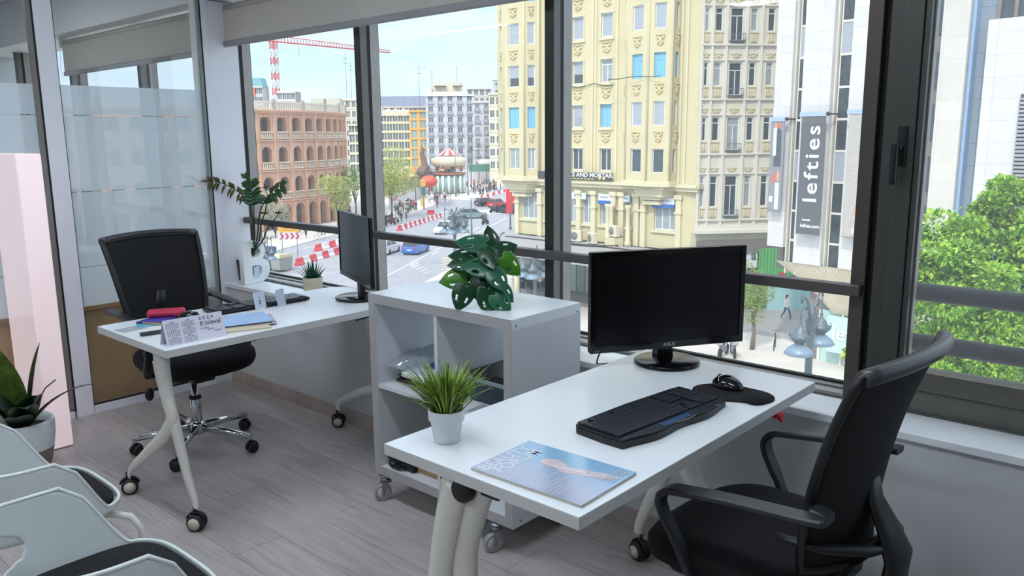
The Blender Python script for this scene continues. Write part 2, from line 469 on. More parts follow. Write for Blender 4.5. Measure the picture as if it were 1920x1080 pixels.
# security rails outside the casement
for z, lab in ((0.94, 'dark round guard rail outside the right window, upper of the two'), (0.76, 'dark round guard rail outside the right window, lower of the two')):
    o = MB().tube([(-0.98, 3.0, z), (1.7, 3.0, z)], 0.032, 16).tube([(-0.95, 2.82, z), (-0.95, 3.0, z)], 0.02, 10).tube([(1.6, 2.82, z), (1.6, 3.0, z)], 0.02, 10).build('guard_rail', mat('rail_paint', (24, 25, 28), 0.6, 0.0, var=0.1, scale=60, bump=0.2, bscale=120))
    tag(o, lab, 'railing', 'guard rails outside the right window')

# ---- roller blinds
def blind(x0, x1, label, zb):
    t = thing('roller_blind', label, 'blind', (x0, 2.56, zb))
    MB().box(0, x1-x0, -0.0015, 0.0015, 0.03, 2.22-zb).build('fabric', M_blind, t)
    b = MB().box(-0.002, x1-x0+0.002, -0.012, 0.012, 0, 0.034, bev=0.008); b.build('bottom_bar', mat('blind_bar', (150, 150, 152), 0.6), t)
    MB().tube([(0, 0.02, 2.235-zb), (x1-x0, 0.02, 2.235-zb)], 0.024, 16).build('roller', M_blind, t)
    for xx in (-0.012, x1-x0+0.001):
        MB().box(xx, xx+0.011, -0.02, 0.06, 2.2-zb, 2.274-zb, bev=0.003).build('bracket', M_pvc, t)
    ch = MB()
    for k in range(30): ch.ball((-0.02, -0.015+0.006*math.sin(k*0.25), 2.23-zb-k*0.009), 0.0028, 6)
    ch.build('bead_chain', M_pvc, t)
blind(-4.64, -2.125, 'wide off-white roller blind pulled partly down over the left windows', 2.015)
blind(-7.07, -4.80, 'grey-beige roller blind in the next room, seen through the glass partition', 1.985)

# ---- partition
p_frames = ((1.53, 1.622),)
PT = bpy.data.objects.new('trim_4', None); COL.objects.link(PT); struct(PT); PT['label'] = 'white framed glass partition'
def pbox(n, y0, y1, z0, z1, m=M_pvc, d=0.03, bev=0.002):
    return MB().box(XP-d, XP, y0, y1, z0, z1, bev=bev).build(n, m, PT)
pbox('mullion', 1.532, 1.621, 0, 2.4495, d=0.05)
pbox('end_frame', 2.4145, YW-0.001, 0, ZC-0.002, d=0.05)
MB().box(XP-0.05, XP-0.01, YW, 2.64, ZS, ZC-0.35).build('end_frame', M_pvc, PT)
pbox('bottom_rail', 1.6235, 2.4135, 0, 0.048, d=0.05)
pbox('bottom_rail', -2.79, 1.522, 0, 0.04, d=0.05)
pbox('top_rail', -2.79, 2.4135, 2.45, ZC-0.002, d=0.05)
pbox('mullion', 0.0, 0.09, 0.0405, 2.4495, d=0.05)
pbox('gasket', 1.5225, 1.5315, 0.04, 2.45, M_rubber, 0.02, 0)
pbox('gasket', 1.6215, 1.6235, 0.05, 2.45, M_rubber, 0.02, 0)
pbox('gasket', 2.4055, 2.4135, 0.05, 2.45, M_rubber, 0.02, 0)
pbox('gasket', 1.6235, 2.4055, 0.049, 0.055, M_rubber, 0.02, 0)
pbox('spacer', 2.39, 2.405, 0.055, 2.45, mat('spacer_grey_green', (128, 140, 136), 0.5), 0.02, 0)
pbox('spacer', 1.500, 1.5215, 0.05, 2.45, mat('spacer_grey', (122, 120, 116), 0.5), 0.02, 0)
for (y0, y1) in ((1.6235, 2.405), (0.09, 1.522), (-2.79, 0.0)):
    MB().box(XP-0.026, XP-0.020, y0, y1, 0.055, 2.45).build('pane', M_pglass, PT)
    fb = MB()
    for (z0, z1) in ((0.60, 0.809), (0.813, 1.211), (1.215, 1.609), (1.613, 1.763)):
        fb.box(XP-0.0195, XP-0.0185, y0+0.002, y1-0.002, z0, z1)
    fb.build('frosted_film', M_film, PT)

# next room: things seen through the glass
M_tan = mat('tan_laminate', (196, 160, 118), 0.5, var=0.12, scale=4)  # block below is made up for the brown floor tone under the film
t = thing('low_cabinet', 'tan wooden low cabinet in the next room behind the glass partition', 'cabinet', (-4.92, 1.2, 0))
MB().box(-0.25, 0.25, -1.2, 1.1, 0.0, 0.56, bev=0.004).build('body', M_tan, t)
MB().box(-0.27, 0.27, -1.22, 1.12, 0.56, 0.585, bev=0.003).build('top', M_tan, t)
MB().box(0.255, 0.262, -0.62, 0.45, 0.27, 0.29).build('handle_strip', M_pvc, t)
o = MB().box(-8.98, -8.9, -0.6, 0.55, 1.86, 2.0, bev=0.004).build('wall_sign', mat('blue_sign', (40, 116, 160), 0.4))  # added strip, takes the place of a blue reflection in the glass
tag(o, 'blue horizontal strip sign on the far wall of the next room', 'sign')
# ceiling panels: one seen next door, the rest added unseen to brighten both rooms
def lamp_panel(x, y, label, watts, sx=1.18, sy=0.28):
    t = thing('ceiling_light', label, 'ceiling light', (x, y, ZC), 0, 'ceiling lights')
    MB().box(-sx/2, sx/2, -sy/2, sy/2, -0.035, 0, bev=0.003).build('housing', M_pvc, t)
    MB().box(-sx/2+0.02, sx/2-0.02, -sy/2+0.02, sy/2-0.02, -0.039, -0.034).build('diffuser', emis('lamp_diffuser', (238, 246, 255), watts), t)
LAMP_E = 19.0
lamp_panel(-6.2, 1.2, 'ceiling light panel in the next room beyond the glass', LAMP_E)
lamp_panel(-6.2, -0.6, 'ceiling light panel in the next room, farther from the windows', LAMP_E)
lamp_panel(-2.9, 1.0, 'ceiling light panel over the far desk', LAMP_E)
lamp_panel(-1.0, 1.0, 'ceiling light panel over the near desk', LAMP_E)
lamp_panel(-2.9, -1.2, 'ceiling light panel over the white visitor chairs', LAMP_E)
lamp_panel(-1.0, -1.2, 'ceiling light panel at the back of the room', LAMP_E)
o = MB().lathe([(0.0, -0.04), (0.09, -0.03), (0.13, 0.0), (0.09, 0.03), (0.0, 0.04)], 24, (0, 0, 0), axis='X').build('round_lamp', mat('cream_disc', (232, 214, 190), 0.6), None, (-5.2, 1.28, 1.55))
tag(o, 'round cream lamp head on a stand behind the glass at the left edge', 'lamp')
MB().tube([(0, 0, -0.13), (0, 0, -1.55)], 0.012, 8).build('stand', M_pvc, o)
# ================================================================ FURNITURE
M_top = mat('white_melamine', (226, 232, 236), 0.3, var=0.015, spec=0.6)
M_edge = mat('melamine_edge', (206, 208, 206), 0.45, var=0.02)
M_legw = mat('leg_lacquer', (222, 220, 212), 0.32, var=0.03)
M_black = mat('black_plastic', (12, 13, 15), 0.45, var=0.1, scale=30)
M_blackg = mat('gloss_black_plastic', (10, 10, 12), 0.12, var=0.05)
M_chrome = mat('chrome', (210, 212, 215), 0.12, 1.0, var=0.02)
M_zinc = mat('galvanised_steel', (140, 148, 152), 0.35, 0.85, var=0.08, scale=60)
M_tyre = mat('caster_tyre', (24, 24, 26), 0.55)
M_hub = mat('cream_hub', (205, 196, 182), 0.5)
M_mesh = mat('black_mesh_fabric', (7, 8, 11), 0.85, var=0.12, scale=120, bump=0.3, bscale=600)
M_pad = mat('black_fabric', (7, 7, 11), 0.95, var=0.1, scale=50, bump=0.25, bscale=500)
M_arm = mat('armrest_plastic', (40, 42, 46), 0.36, var=0.08, scale=80, bump=0.15, bscale=900)

def caster_big(parent, x, y, rz, fr=0.034):
    """twin-wheel caster with cream hub cap, standing at x,y"""
    q = Matrix.Rotation(rz, 4, 'Z')
    b = MB()
    b.lathe([(0.010, -0.026), (fr-0.004, -0.026), (fr, -0.020), (fr, -0.004), (fr-0.006, -0.002), (fr-0.006, 0.002), (fr, 0.004), (fr, 0.020), (fr-0.004, 0.026), (0.010, 0.026)], 26, (0, 0, fr), axis='Y')
    b.xf(Matrix.Translation((x, y, 0)) @ q)
    o = b.build('caster_wheel', M_tyre, parent)
    for s in (-1, 1):
        h = MB().lathe([(0.0, s*0.0262), (fr*0.66, s*0.0262), (fr*0.7, s*0.0285), (0.0, s*0.0295)], 22, (0, 0, fr), axis='Y', cap0=False)
        h.xf(Matrix.Translation((x, y, 0)) @ q); h.build('hub_cap', M_hub, o)
    f = MB()
    f.box(-0.02, 0.022, -0.006, 0.006, fr, fr*2+0.006, bev=0.003)
    pts = [(math.cos(a)*(fr+0.006), 0, fr+math.sin(a)*(fr+0.006)) for a in [R(20+14*k) for k in range(11)]]
    f.tube(pts, 0.011, 8, flat=0.35, up=(1, 0, 0))
    f.tube([(0.006, 0, fr*2), (0.006, 0, fr*2+0.028)], 0.0065, 10)
    f.xf(Matrix.Translation((x, y, 0)) @ q)
    f.build('fork', M_black, o)
    return o
def flip_leg(parent, pts, rads, name='leg'):
    """smooth bent tapering leg"""
    P = [Vector(p) for p in pts]
    out = []; rr = []
    n = len(P)
    for i in range(n-1):
        p0, p1, p2, p3 = P[max(i-1, 0)], P[i], P[i+1], P[min(i+2, n-1)]
        for k in range(6):
            t = k/6.0
            out.append(0.5*((2*p1)+(p2-p0)*t+(2*p0-5*p1+4*p2-p3)*t*t+(3*p1-p0-3*p2+p3)*t**3))
            rr.append(rads[i]*(1-t)+rads[i+1]*t)
    out.append(P[-1]); rr.append(rads[-1])
    return MB().tube(out, rr, 12, flat=0.62, up=(0, 1, 0)).build(name, M_legw, parent)
def desk(label, x0, x1, y0, y1, loc_label=None, round_far=False, nearfirst=True):
    cx, cy = (x0+x1)/2, (y0+y1)/2
    t = thing('desk', label, 'desk', (cx, cy, 0), 0, None)
    w, l = (x1-x0)/2, (y1-y0)/2
    H = 0.74
    if round_far:
        poly = [(-w, -l), (w, -l)] + [(w-0.10+0.10*math.cos(a), l-0.10+0.10*math.sin(a)) for a in [R(k*15) for k in range(7)]] + [(-w+0.10+0.10*math.cos(a), l-0.10+0.10*math.sin(a)) for a in [R(90+k*15) for k in range(7)]]
    else:
        poly = [(-w, -l), (w, -l), (w, l), (-w, l)]
    b = MB().prism(poly, H-0.028, H)
    b.build('top', [M_top], t)
    # edge banding as a thin strip standing proud by a hair
    e = MB()
    e.box(-w-0.0008, w+0.0008, -l-0.0008, -l+0.001, H-0.028, H-0.0012)
    e.box(w-0.001, w+0.0008, -l, l-(0.1 if round_far else 0), H-0.028, H-0.0012)
    e.box(-w-0.0008, -w+0.001, -l, l-(0.1 if round_far else 0), H-0.028, H-0.0012)
    e.build('edge_band', M_edge, t)
    # frame beams under the top
    f = MB()
    f.box(-0.03, 0.03, -l+0.10, l-0.10, H-0.075, H-0.032, bev=0.003)
    f.build('crossbeam', M_legw, t)
    return t, w, l, H
# near desk -----------------------------------------------------
t, w, l, H = desk('white rectangular desk in the foreground with keyboard, magazine and big monitor on it', -1.503, -0.902, 1.192, 2.372)
def y_frame(t, w, yy, H, near):
    """pair of legs that meet in a black joint under the top"""
    s = -1 if near else 1
    pj = ony(862, 921, 1.196)
    j = MB().lathe([(0.0, -0.002), (0.026, -0.002), (0.030, 0.004), (0.030, 0.022), (0, 0.024)], 26, (pj.x+1.2025, yy-0.051, pj.z) if near else (-0.10, yy+0.020, H-0.062), axis='Y')
    j.build('joint_disc', M_black, t)
    flip_leg(t, [(-0.02, yy, H-0.035), (-0.055, yy, H-0.12), (-0.085, yy, H-0.24), (-0.06, yy, H-0.36), (0.05, yy, H-0.47), (w-0.10, yy, 0.17), (w-0.06, yy, 0.13), (w-0.055, yy, 0.095)], [0.042, 0.042, 0.040, 0.036, 0.028, 0.021, 0.018, 0.016])
    flip_leg(t, [(-0.075, yy+s*0.03, H-0.035), (-0.12, yy+s*0.028, H-0.20), (-0.17, yy+s*0.02, H-0.40), (-w+0.06, yy, 0.16), (-w+0.045, yy, 0.095)], [0.040, 0.036, 0.030, 0.019, 0.016])
    MB().box(-0.14, 0.05, yy-0.022, yy+0.022, H-0.058, H-0.028, bev=0.004).build('mounting_plate', M_black, t)
y_frame(t, w, -l+0.055, H, True)
y_frame(t, w, l-0.10, H, False)
caster_big(t, -w+0.045, -l+0.055, 0.3); caster_big(t, w-0.055, -l+0.055, 0.5)
caster_big(t, -w+0.045+0.01, l-0.10, -0.3); caster_big(t, w-0.055, l-0.10, 1.1)
k = MB(); k.box(w-0.02, w+0.012, l-0.27, l-0.245, H-0.044, H-0.029, bev=0.003)
k.tube([(w-0.005, l-0.262, H-0.036), (w+0.015, l-0.262, H-0.05)], 0.005, 8); k.build('red_clip', mat('red_clip', (190, 24, 40), 0.35), t)
for yy_ in (l-0.06, -l+0.06): MB().ball((w-0.02, yy_, H-0.034), 0.007, 10).build('bumper', M_black, t)
# far desk -------------------------------------------------------
t2, w, l, H = desk('white desk at the left with calendar, papers and small monitor', -3.392, -2.795, 1.250, 2.445, round_far=True)
yy = -l+0.06
flip_leg(t2, [(0.12, yy, H-0.035), (0.14, yy, H-0.2), (0.17, yy+0.01, 0.40), (w-0.09, yy+0.02, 0.22), (w-0.06, yy+0.028, 0.12), (w-0.058, yy+0.028, 0.09)], [0.042, 0.036, 0.030, 0.024, 0.018, 0.015])
dl = Vector((( -3.392-2.795)/2, (1.250+2.445)/2, 0))
flip_leg(t2, [ony(px_, py_, 1.31)-dl for px_, py_ in ((300, 676), (306, 715), (316, 752), (322, 785), (308, 815), (280, 845), (252, 872), (243, 886), (242, 896))], [0.040, 0.034, 0.030, 0.030, 0.028, 0.024, 0.017, 0.013, 0.012])
MB().box(0.0, 0.20, yy-0.025, yy+0.03, H-0.05, H-0.028, bev=0.004).build('mounting_plate', M_black, t2)
flip_leg(t2, [(0.20, l-0.12, H-0.035), (0.22, l-0.12, H-0.16), (0.16, l-0.10, 0.34), (-0.1, l-0.07, 0.22), (-w+0.03, l-0.062, 0.135), (-w+0.015, l-0.062, 0.09)], [0.040, 0.034, 0.028, 0.022, 0.016, 0.014])
flip_leg(t2, [(0.10, l-0.12, H-0.035), (0.12, l-0.12, H-0.2), (0.18, l-0.10, 0.36), (w-0.08, l-0.08, 0.14), (w-0.07, l-0.08, 0.09)], [0.040, 0.034, 0.028, 0.018, 0.014])
caster_big(t2, w-0.058, yy+0.028, -2.5, 0.034); caster_big(t2, -w+0.008, yy, -2.0, 0.034)
caster_big(t2, -w+0.015, l-0.062, -2.4, 0.032); caster_big(t2, w-0.07, l-0.08, 0.4, 0.032)
cb = MB()
cb.tube([(w-0.05, -l+0.26, H-0.028), (w-0.045, -l+0.27, H-0.045), (w-0.05, -l+0.42, H-0.04), (w-0.05, -l+0.44, H-0.028)], 0.003, 6)
cb.build('cable_clip', M_black, t2); cb = MB()
cb.tube([(w-0.04, l-0.34, H-0.028), (w-0.035, l-0.33, H-0.045), (w-0.04, l-0.26, H-0.042), (w-0.04, l-0.2, H-0.028)], 0.003, 6)
cb.build('cable_clip', M_black, t2)

# ---------------------------------------------------------------- shelf unit on casters
SX0, SX1, SY0, SY1, SZ0, SZ1 = -2.545, -1.777, 1.966, 2.348, 0.118, 0.876
t = thing('shelf_unit', 'white square cube shelf on casters between the two desks', 'shelf', ((SX0+SX1)/2, (SY0+SY1)/2, 0))
w, d = (SX1-SX0)/2, (SY1-SY0)/2
T = 0.038
M_shelf = mat('shelf_foil', (206, 211, 215), 0.42, var=0.02)
M_shelfe = mat('shelf_edge', (164, 162, 164), 0.5, var=0.02)
MB().box(-w, w, -d, d, SZ1-T, SZ1, bev=0.001).build('top_panel', M_top, t)
MB().box(-w, w, -d, d, SZ0, SZ0+T, bev=0.001).build('bottom_panel', M_shelf, t)
for s in (-1, 1):
    sp = MB().box(s*w-(T if s > 0 else 0), s*w+(0 if s > 0 else T), -d, d, SZ0+T, SZ1-T, bev=0.001).build('side_panel', M_shelf, t)
    if s > 0:
        sc = MB().lathe([(0.0, 0), (0.0045, 0), (0.0045, 0.0012), (0, 0.0012)], 10, (w, -d+0.022, SZ1-0.024), axis='X')
        sc.build('screw', M_zinc, t)
        for yy_, zz_ in ((d-0.02, SZ1-0.03), (-d+0.04, SZ0+0.02)): MB().lathe([(0.0, 0), (0.0045, 0), (0.0045, 0.0012), (0, 0.0012)], 10, (w, yy_, zz_), axis='X').build('screw', M_zinc, t)
zm = 0.497
MB().box(-w+T, w-T, -d+0.004, d-0.004, zm-0.008, zm+0.008).build('shelf_board', M_shelf, t)
MB().box(0-0.008, 0.008, -d+0.004, d-0.004, zm+0.008, SZ1-T).build('divider', M_shelf, t)
MB().box(0.0-0.008, 0.008, -d+0.004, d-0.004, SZ0+T, zm-0.008).build('divider', M_shelf, t)
e = MB()
e.box(-w, w, -d-0.0012, -d, SZ1-T, SZ1-0.0005); e.box(-w, -w+T, -d-0.0012, -d, SZ0+T, SZ1-T); e.box(w-T, w, -d-0.0012, -d, SZ0+T, SZ1-T); e.box(-w, w, -d-0.0012, -d, SZ0, SZ0+T)
e.build('edge_band', M_shelfe, t)
def small_caster(parent, x, y, rz, top):
    q = Matrix.Translation((x, y, 0)) @ Matrix.Rotation(rz, 4, 'Z')
    r = 0.036
    o = MB().lathe([(0.008, -0.010), (r-0.007, -0.010), (r-0.005, -0.013), (r, -0.009), (r, 0.009), (r-0.005, 0.013), (r-0.007, 0.010), (0.008, 0.010)], 26, (0, 0, r), axis='Y').xf(q).build('caster_wheel', mat('clear_tyre', (150, 150, 150), 0.3), parent)
    MB().lathe([(0.0, -0.0105), (r-0.008, -0.0105), (r-0.008, 0.0105), (0.0, 0.0105)], 22, (0, 0, r), axis='Y').xf(q).build('hub', mat('hub_grey', (196, 192, 186), 0.5), o)
    f = MB()
    for s in (-1, 1):
        f.vprism([(-0.008, r-0.01), (0.008, r-0.01), (0.020, r+0.042), (0.036, r+0.044), (0.030, r+0.052), (-0.004, r+0.052)], s*0.0165-0.001, s*0.0165+0.001)
    f.box(-0.004, 0.036, -0.0175, 0.0175, r+0.046, r+0.051)
    f.tube([(0, -0.019, r), (0, 0.019, r)], 0.005, 10)
    f.lathe([(0.020, 0), (0.020, 0.008), (0.012, 0.012), (0.012, top-r-0.063)], 18, (0.014, 0, r+0.051))
    f.xf(q); f.build('fork', M_zinc, o)
    MB().lathe([(0.0, 0), (0.022, 0), (0.026, 0.006), (0.026, 0.010), (0.010, 0.014)], 20, (0.014, 0, r+0.064)).xf(q).build('cup', M_zinc, o)
small_caster(t, -w+0.03, -d+0.01, R(64), SZ0); small_caster(t, w-0.10, -d+0.0, R(70), SZ0)
small_caster(t, -w+0.055, d-0.04, 1.0, SZ0); small_caster(t, w-0.055, d-0.04, 1.5, SZ0)
shelf_t = t
CX, CY = (SX0+SX1)/2, (SY0+SY1)/2
# contents of the shelf: each its own thing
def flatbox(name, label, cat, x, y, z, sx, sy, sz, m, rz=0.0, group=None, bev=0.001):
    o = MB().box(-sx/2, sx/2, -sy/2, sy/2, 0, sz, bev=bev).build(name, m, None, (x, y, z), rz)
    return tag(o, label, cat, group)
M_paper = mat('paper', (226, 228, 236), 0.8, var=0.04, scale=20)
zb = zm+0.0085
flatbox('folder', 'dark brown folder at the bottom of the left shelf pile', 'folder', -2.33, 2.16, zb, 0.31, 0.23, 0.012, mat('brown_card', (62, 48, 42), 0.6), 0.03)
flatbox('folder', 'black folder second from the bottom of the left shelf pile', 'folder', -2.325, 2.165, zb+0.0125, 0.30, 0.23, 0.010, mat('black_card', (26, 26, 30), 0.5), -0.04)
flatbox('folder', 'olive folder in the middle of the left shelf pile', 'folder', -2.33, 2.16, zb+0.023, 0.30, 0.22, 0.009, mat('olive_card', (74, 72, 52), 0.6), 0.05)
flatbox('folder', 'dark blue folder under the paper sheets on the shelf', 'folder', -2.32, 2.17, zb+0.0325, 0.29, 0.22, 0.012, mat('navy_card', (26, 52, 84), 0.5), -0.02)
flatbox('paper_stack', 'stack of white printed sheets on top of the shelf pile', 'papers', -2.285, 2.13, zb+0.045, 0.20, 0.28, 0.018, M_paper, -0.12)
# crumpled clear plastic bag with blue print
M_bag = glass_mat('clear_plastic', (0.93, 0.95, 0.97), film=0.28, filmcol=(0.75, 0.80, 0.86), gloss=2.2, rough=0.08)
b = MB(); rg = random.Random(3)
N1, N2 = 26, 22; vs = []
for i in range(N1):
    for j in range(N2):
        u, v = i/(N1-1), j/(N2-1)
        x = -0.175+0.20*u+rg.uniform(-1, 1)*0.005; y = -0.20+0.34*v+rg.uniform(-1, 1)*0.005
        bump_ = 0.055*math.exp(-((u-0.75)**2+(v-0.55)**2)*9)+0.03*math.exp(-((u-0.3)**2+(v-0.4)**2)*7)
        z = 0.004+bump_*(1-abs(v-0.5)*0.8)+rg.uniform(0, 1)*0.016*(0.4+v)
        if v < 0.12: z -= 0.012*(0.12-v)/0.12
        vs.append((x, y, z+0.012))
fs = [(i*N2+j, (i+1)*N2+j, (i+1)*N2+j+1, i*N2+j+1) for i in range(N1-1) for j in range(N2-1)]
b.faces(vs, fs)
o = b.build('plastic_bag', M_bag, None, (-2.335, 2.20, zb+0.062)); md = o.modifiers.new('th', 'SOLIDIFY'); md.thickness = 0.0006
tag(o, 'crumpled clear plastic bag spilling over the left shelf pile', 'bag')
o2 = flatbox('packet', 'blue packet inside the clear plastic bag on the shelf', 'packet', -2.36, 2.20, zb+0.0455, 0.12, 0.2, 0.028, mat('blue_packet', (28, 98, 160), 0.35, var=0.5, scale=22), 0.25)
# right compartment: black box file with pale band, dark tray, red leaflet
t = thing('box_file', 'black and blue-grey box file in the right shelf compartment', 'box', (-1.955, 2.20, zb))
MB().box(-0.135, 0.135, -0.13, 0.13, 0.0, 0.075, bev=0.002).build('body', mat('box_blue_grey', (34, 52, 66), 0.4), t)
MB().box(-0.137, 0.137, -0.132, 0.132, 0.075, 0.09, bev=0.002).build('band', mat('band_grey', (128, 146, 154), 0.4), t)
MB().box(-0.133, 0.133, -0.128, 0.13, 0.09, 0.115, bev=0.002).build('lid', M_black, t)
flatbox('leaflet', 'grey leaflet lying at the front of the right shelf compartment', 'leaflet', -1.93, 2.02, zb, 0.15, 0.09, 0.003, mat('leaflet_grey', (150, 154, 158), 0.4), 0.1)
o = flatbox('leaflet', 'red and orange leaflet at the front of the right shelf compartment', 'leaflet', -1.885, 2.005, zb+0.0035, 0.11, 0.07, 0.002, mat('leaflet_red', (214, 50, 44), 0.4, var=0.5, scale=30), -0.3)
MB().box(-0.03, 0.06, -0.01, 0.03, 0.0021, 0.0028).build('picture', mat('leaflet_orange', (236, 130, 70), 0.4, var=0.4, scale=60), o)
# lower compartment: cable bundle and flat cartons
cbn = MB(); rg = random.Random(9)
for k in range(5):
    pts = [(0.05*math.cos(a)*(1+0.15*k)+rg.uniform(-.004, .004), 0.02*math.sin(a)+k*0.004, 0.022+0.016*math.sin(a+k)+k*0.002) for a in [R(q*24) for q in range(15)]]
    cbn.tube(pts, 0.0035, 6)
cbn.box(-0.03, 0.09, 0.0, 0.09, 0.0, 0.03, bev=0.006)
tag(cbn.build('cable_bundle', M_black, None, (-2.43, 1.995, SZ0+T+0.001)), 'black coiled cables at the front of the lowest shelf', 'cables')
flatbox('carton', 'flat brown carton on the lowest shelf', 'box', -2.28, 2.15, SZ0+T+0.001, 0.2, 0.26, 0.02, mat('carton_brown', (150, 124, 90), 0.8))

# ---------------------------------------------------------------- office chairs
def rrect(w, h, r, n=5):
    o = []
    for cx, cy, a0 in ((w-r, h-r, 0), (-w+r, h-r, 90), (-w+r, -h+r, 180), (w-r, -h+r, 270)):
        o += [(cx+r*math.cos(R(a0+90*k/n)), cy+r*math.sin(R(a0+90*k/n))) for k in range(n+1)]
    return o
def office_chair(label, loc, rotz, base_rot=0.0, seat_z=0.47, group=None):
    """faces local +x"""
    t = thing('office_chair', label, 'office chair', loc, rotz, group)
    # seat cushion: lofted superellipse
    b = MB(); rings = []
    prof = [(0.55, -0.055), (0.86, -0.048), (0.97, -0.03), (1.0, -0.008), (0.99, 0.015), (0.93, 0.032), (0.75, 0.042), (0.4, 0.044)]
    n = 36
    for s, z in prof:
        ring = []
        for k in range(n):
            a = 2*PI*k/n; c, q = math.cos(a), math.sin(a)
            e = 0.62
            x = math.copysign(abs(c)**e, c)*0.235*s+0.02; y = math.copysign(abs(q)**e, q)*0.25*s
            zz = z - (0.028*max(0, x/0.245)**3 if z > -0.04 else 0.012*max(0, x/0.245))
            ring.append(b.bm.verts.new((x+0.015, y, seat_z+zz)))
        rings.append(ring)
    fs = []
    for i in range(len(rings)-1):
        for k in range(n): fs.append(b.bm.faces.new((rings[i][k], rings[i][(k+1) % n], rings[i+1][(k+1) % n], rings[i+1][k])))
    fs.append(b.bm.faces.new(rings[0][::-1])); fs.append(b.bm.faces.new(rings[-1]))
    for f in fs: f.smooth = True
    b.build('seat', M_pad, t)
    MB().prism([(p[0]-0.0, p[1]) for p in rrect(0.19, 0.19, 0.05)], seat_z-0.073, seat_z-0.052).build('seat_pan', M_black, t)
    # back: curved mesh panel inside a frame, leaning back
    def back_pt(u, v):     # u -1..1 across, v 0..1 up
        hw = 0.212+0.025*v - 0.02*(1-v)**3*2
        z = seat_z+0.05+v*0.49
        lean = -0.215-0.02*v-0.11*v*v
        bow = (0.075-0.030*v)*(1-u*u)
        dip = 0.012*(1-u*u)*v
        return Vector((lean-bow+0.045, u*hw, z+dip))
    M, N = 20, 20
    b = MB(); vs = []
    for i in range(M+1):
        for j in range(N+1):
            vs.append(tuple(back_pt(-0.97+1.94*i/M, 0.02+0.96*j/N)))
    b.faces(vs, [(i*(N+1)+j, (i+1)*(N+1)+j, (i+1)*(N+1)+j+1, i*(N+1)+j+1) for i in range(M) for j in range(N)])
    o = b.build('back_mesh', M_mesh, t, smooth=True); md = o.modifiers.new('th', 'SOLIDIFY'); md.thickness = 0.004
    fr = []
    K = 14
    for k in range(K+1): fr.append(back_pt(-1+2*k/K, 1))
    for k in range(1, K+1): fr.append(back_pt(1-0.03*math.sin(PI*k/K), 1-k/K))
    for k in range(1, K+1): fr.append(back_pt(1-2*k/K, 0))
    for k in range(1, K): fr.append(back_pt(-1+0.03*math.sin(PI*k/K), k/K))
    fr.append(fr[0]); fr.append(fr[1])
    MB().tube(fr, 0.014, 10, cap=False, flat=0.75).build('back_frame', M_black, t)
    MB().tube([p_+Vector((-0.005, 0, -0.002)) for p_ in fr[:K+1]], 0.019, 10, flat=1.0, up=(0, 0, 1)).build('top_band', mat('band_grey_plastic', (62, 63, 67), 0.35) if 'band_grey_plastic' not in bpy.data.materials else bpy.data.materials['band_grey_plastic'], t)
    # rear spine that swells at the bottom
    sp = [Vector((x_, 0, seat_z+z_)) for x_, z_ in ((-0.06, -0.08), (-0.20, -0.085), (-0.275, -0.05), (-0.315, 0.01), (-0.322, 0.07), (-0.295, 0.13), (-0.262, 0.19), (-0.248, 0.28))]
    MB().tube(sp, [0.03, 0.045, 0.06, 0.068, 0.066, 0.05, 0.036, 0.022], 12, flat=0.32, up=(0, 0, 1)).build('back_spine', M_black, t)
    yk = MB()
    for s in (-1, 1):
        yk.tube([(-0.30, 0, seat_z+0.10), (-0.275, s*0.08, seat_z+0.10), (-0.21, s*0.16, seat_z+0.11), (-0.13, s*0.21, seat_z+0.13)], [0.03, 0.026, 0.02, 0.014], 8, flat=0.5)
    yk.build('lumbar_yoke', M_black, t)
    # loop armrests
    for s in (-1, 1):
        y = s*0.262
        pth = [(-0.215, y*0.84, seat_z+0.226), (-0.255, y*0.90, seat_z+0.226), (-0.24, y, seat_z+0.224), (-0.05, y, seat_z+0.206), (0.07, y, seat_z+0.190), (0.12, y, seat_z+0.180), (0.144, y, seat_z+0.155), (0.14, y*0.99, seat_z+0.12), (0.10, y*0.97, seat_z+0.05), (0.05, y*0.93, seat_z-0.045), (0.02, y*0.80, seat_z-0.066), (0.0, y*0.62, seat_z-0.066)]
        P = [Vector(p) for p in (pth if s > 0 else [(-0.22, y, seat_z+0.222)]+pth[3:])]
        sm = []
        for i in range(len(P)-1):
            p0, p1, p2, p3 = P[max(i-1, 0)], P[i], P[i+1], P[min(i+2, len(P)-1)]
            for k in range(5):
                q = k/5
                sm.append(0.5*((2*p1)+(p2-p0)*q+(2*p0-5*p1+4*p2-p3)*q*q+(3*p1-p0-3*p2+p3)*q**3))
        sm.append(P[-1])
        b = MB(); bm = b.bm; prev = None
        # flat band 46 mm wide, 15 mm thick
        rings = []
        for i, p in enumerate(sm):
            d_ = (sm[min(i+1, len(sm)-1)]-sm[max(i-1, 0)]).normalized()
            side = Vector((0, 1, 0)); nrm_ = d_.cross(side).normalized()
            wd = 0.024 if i < 30 else 0.018
            rings.append([bm.verts.new(p+side*a*wd+nrm_*c*0.0085) for a, c in ((-1, -0.5), (-0.8, -1), (0.8, -1), (1, -0.5), (1, 0.5), (0.8, 1), (-0.8, 1), (-1, 0.5))])
        fs = []
        for i in range(len(rings)-1):
            for k in range(8): fs.append(bm.faces.new((rings[i][k], rings[i][(k+1) % 8], rings[i+1][(k+1) % 8], rings[i+1][k])))
        fs.append(bm.faces.new(rings[0][::-1])); fs.append(bm.faces.new(rings[-1]))
        b.build('armrest', M_arm, t)
    # mechanism, lever, column, star base, casters
    MB().box(-0.09, 0.11, -0.055, 0.055, seat_z-0.125, seat_z-0.073, bev=0.01).build('mechanism', M_black, t)
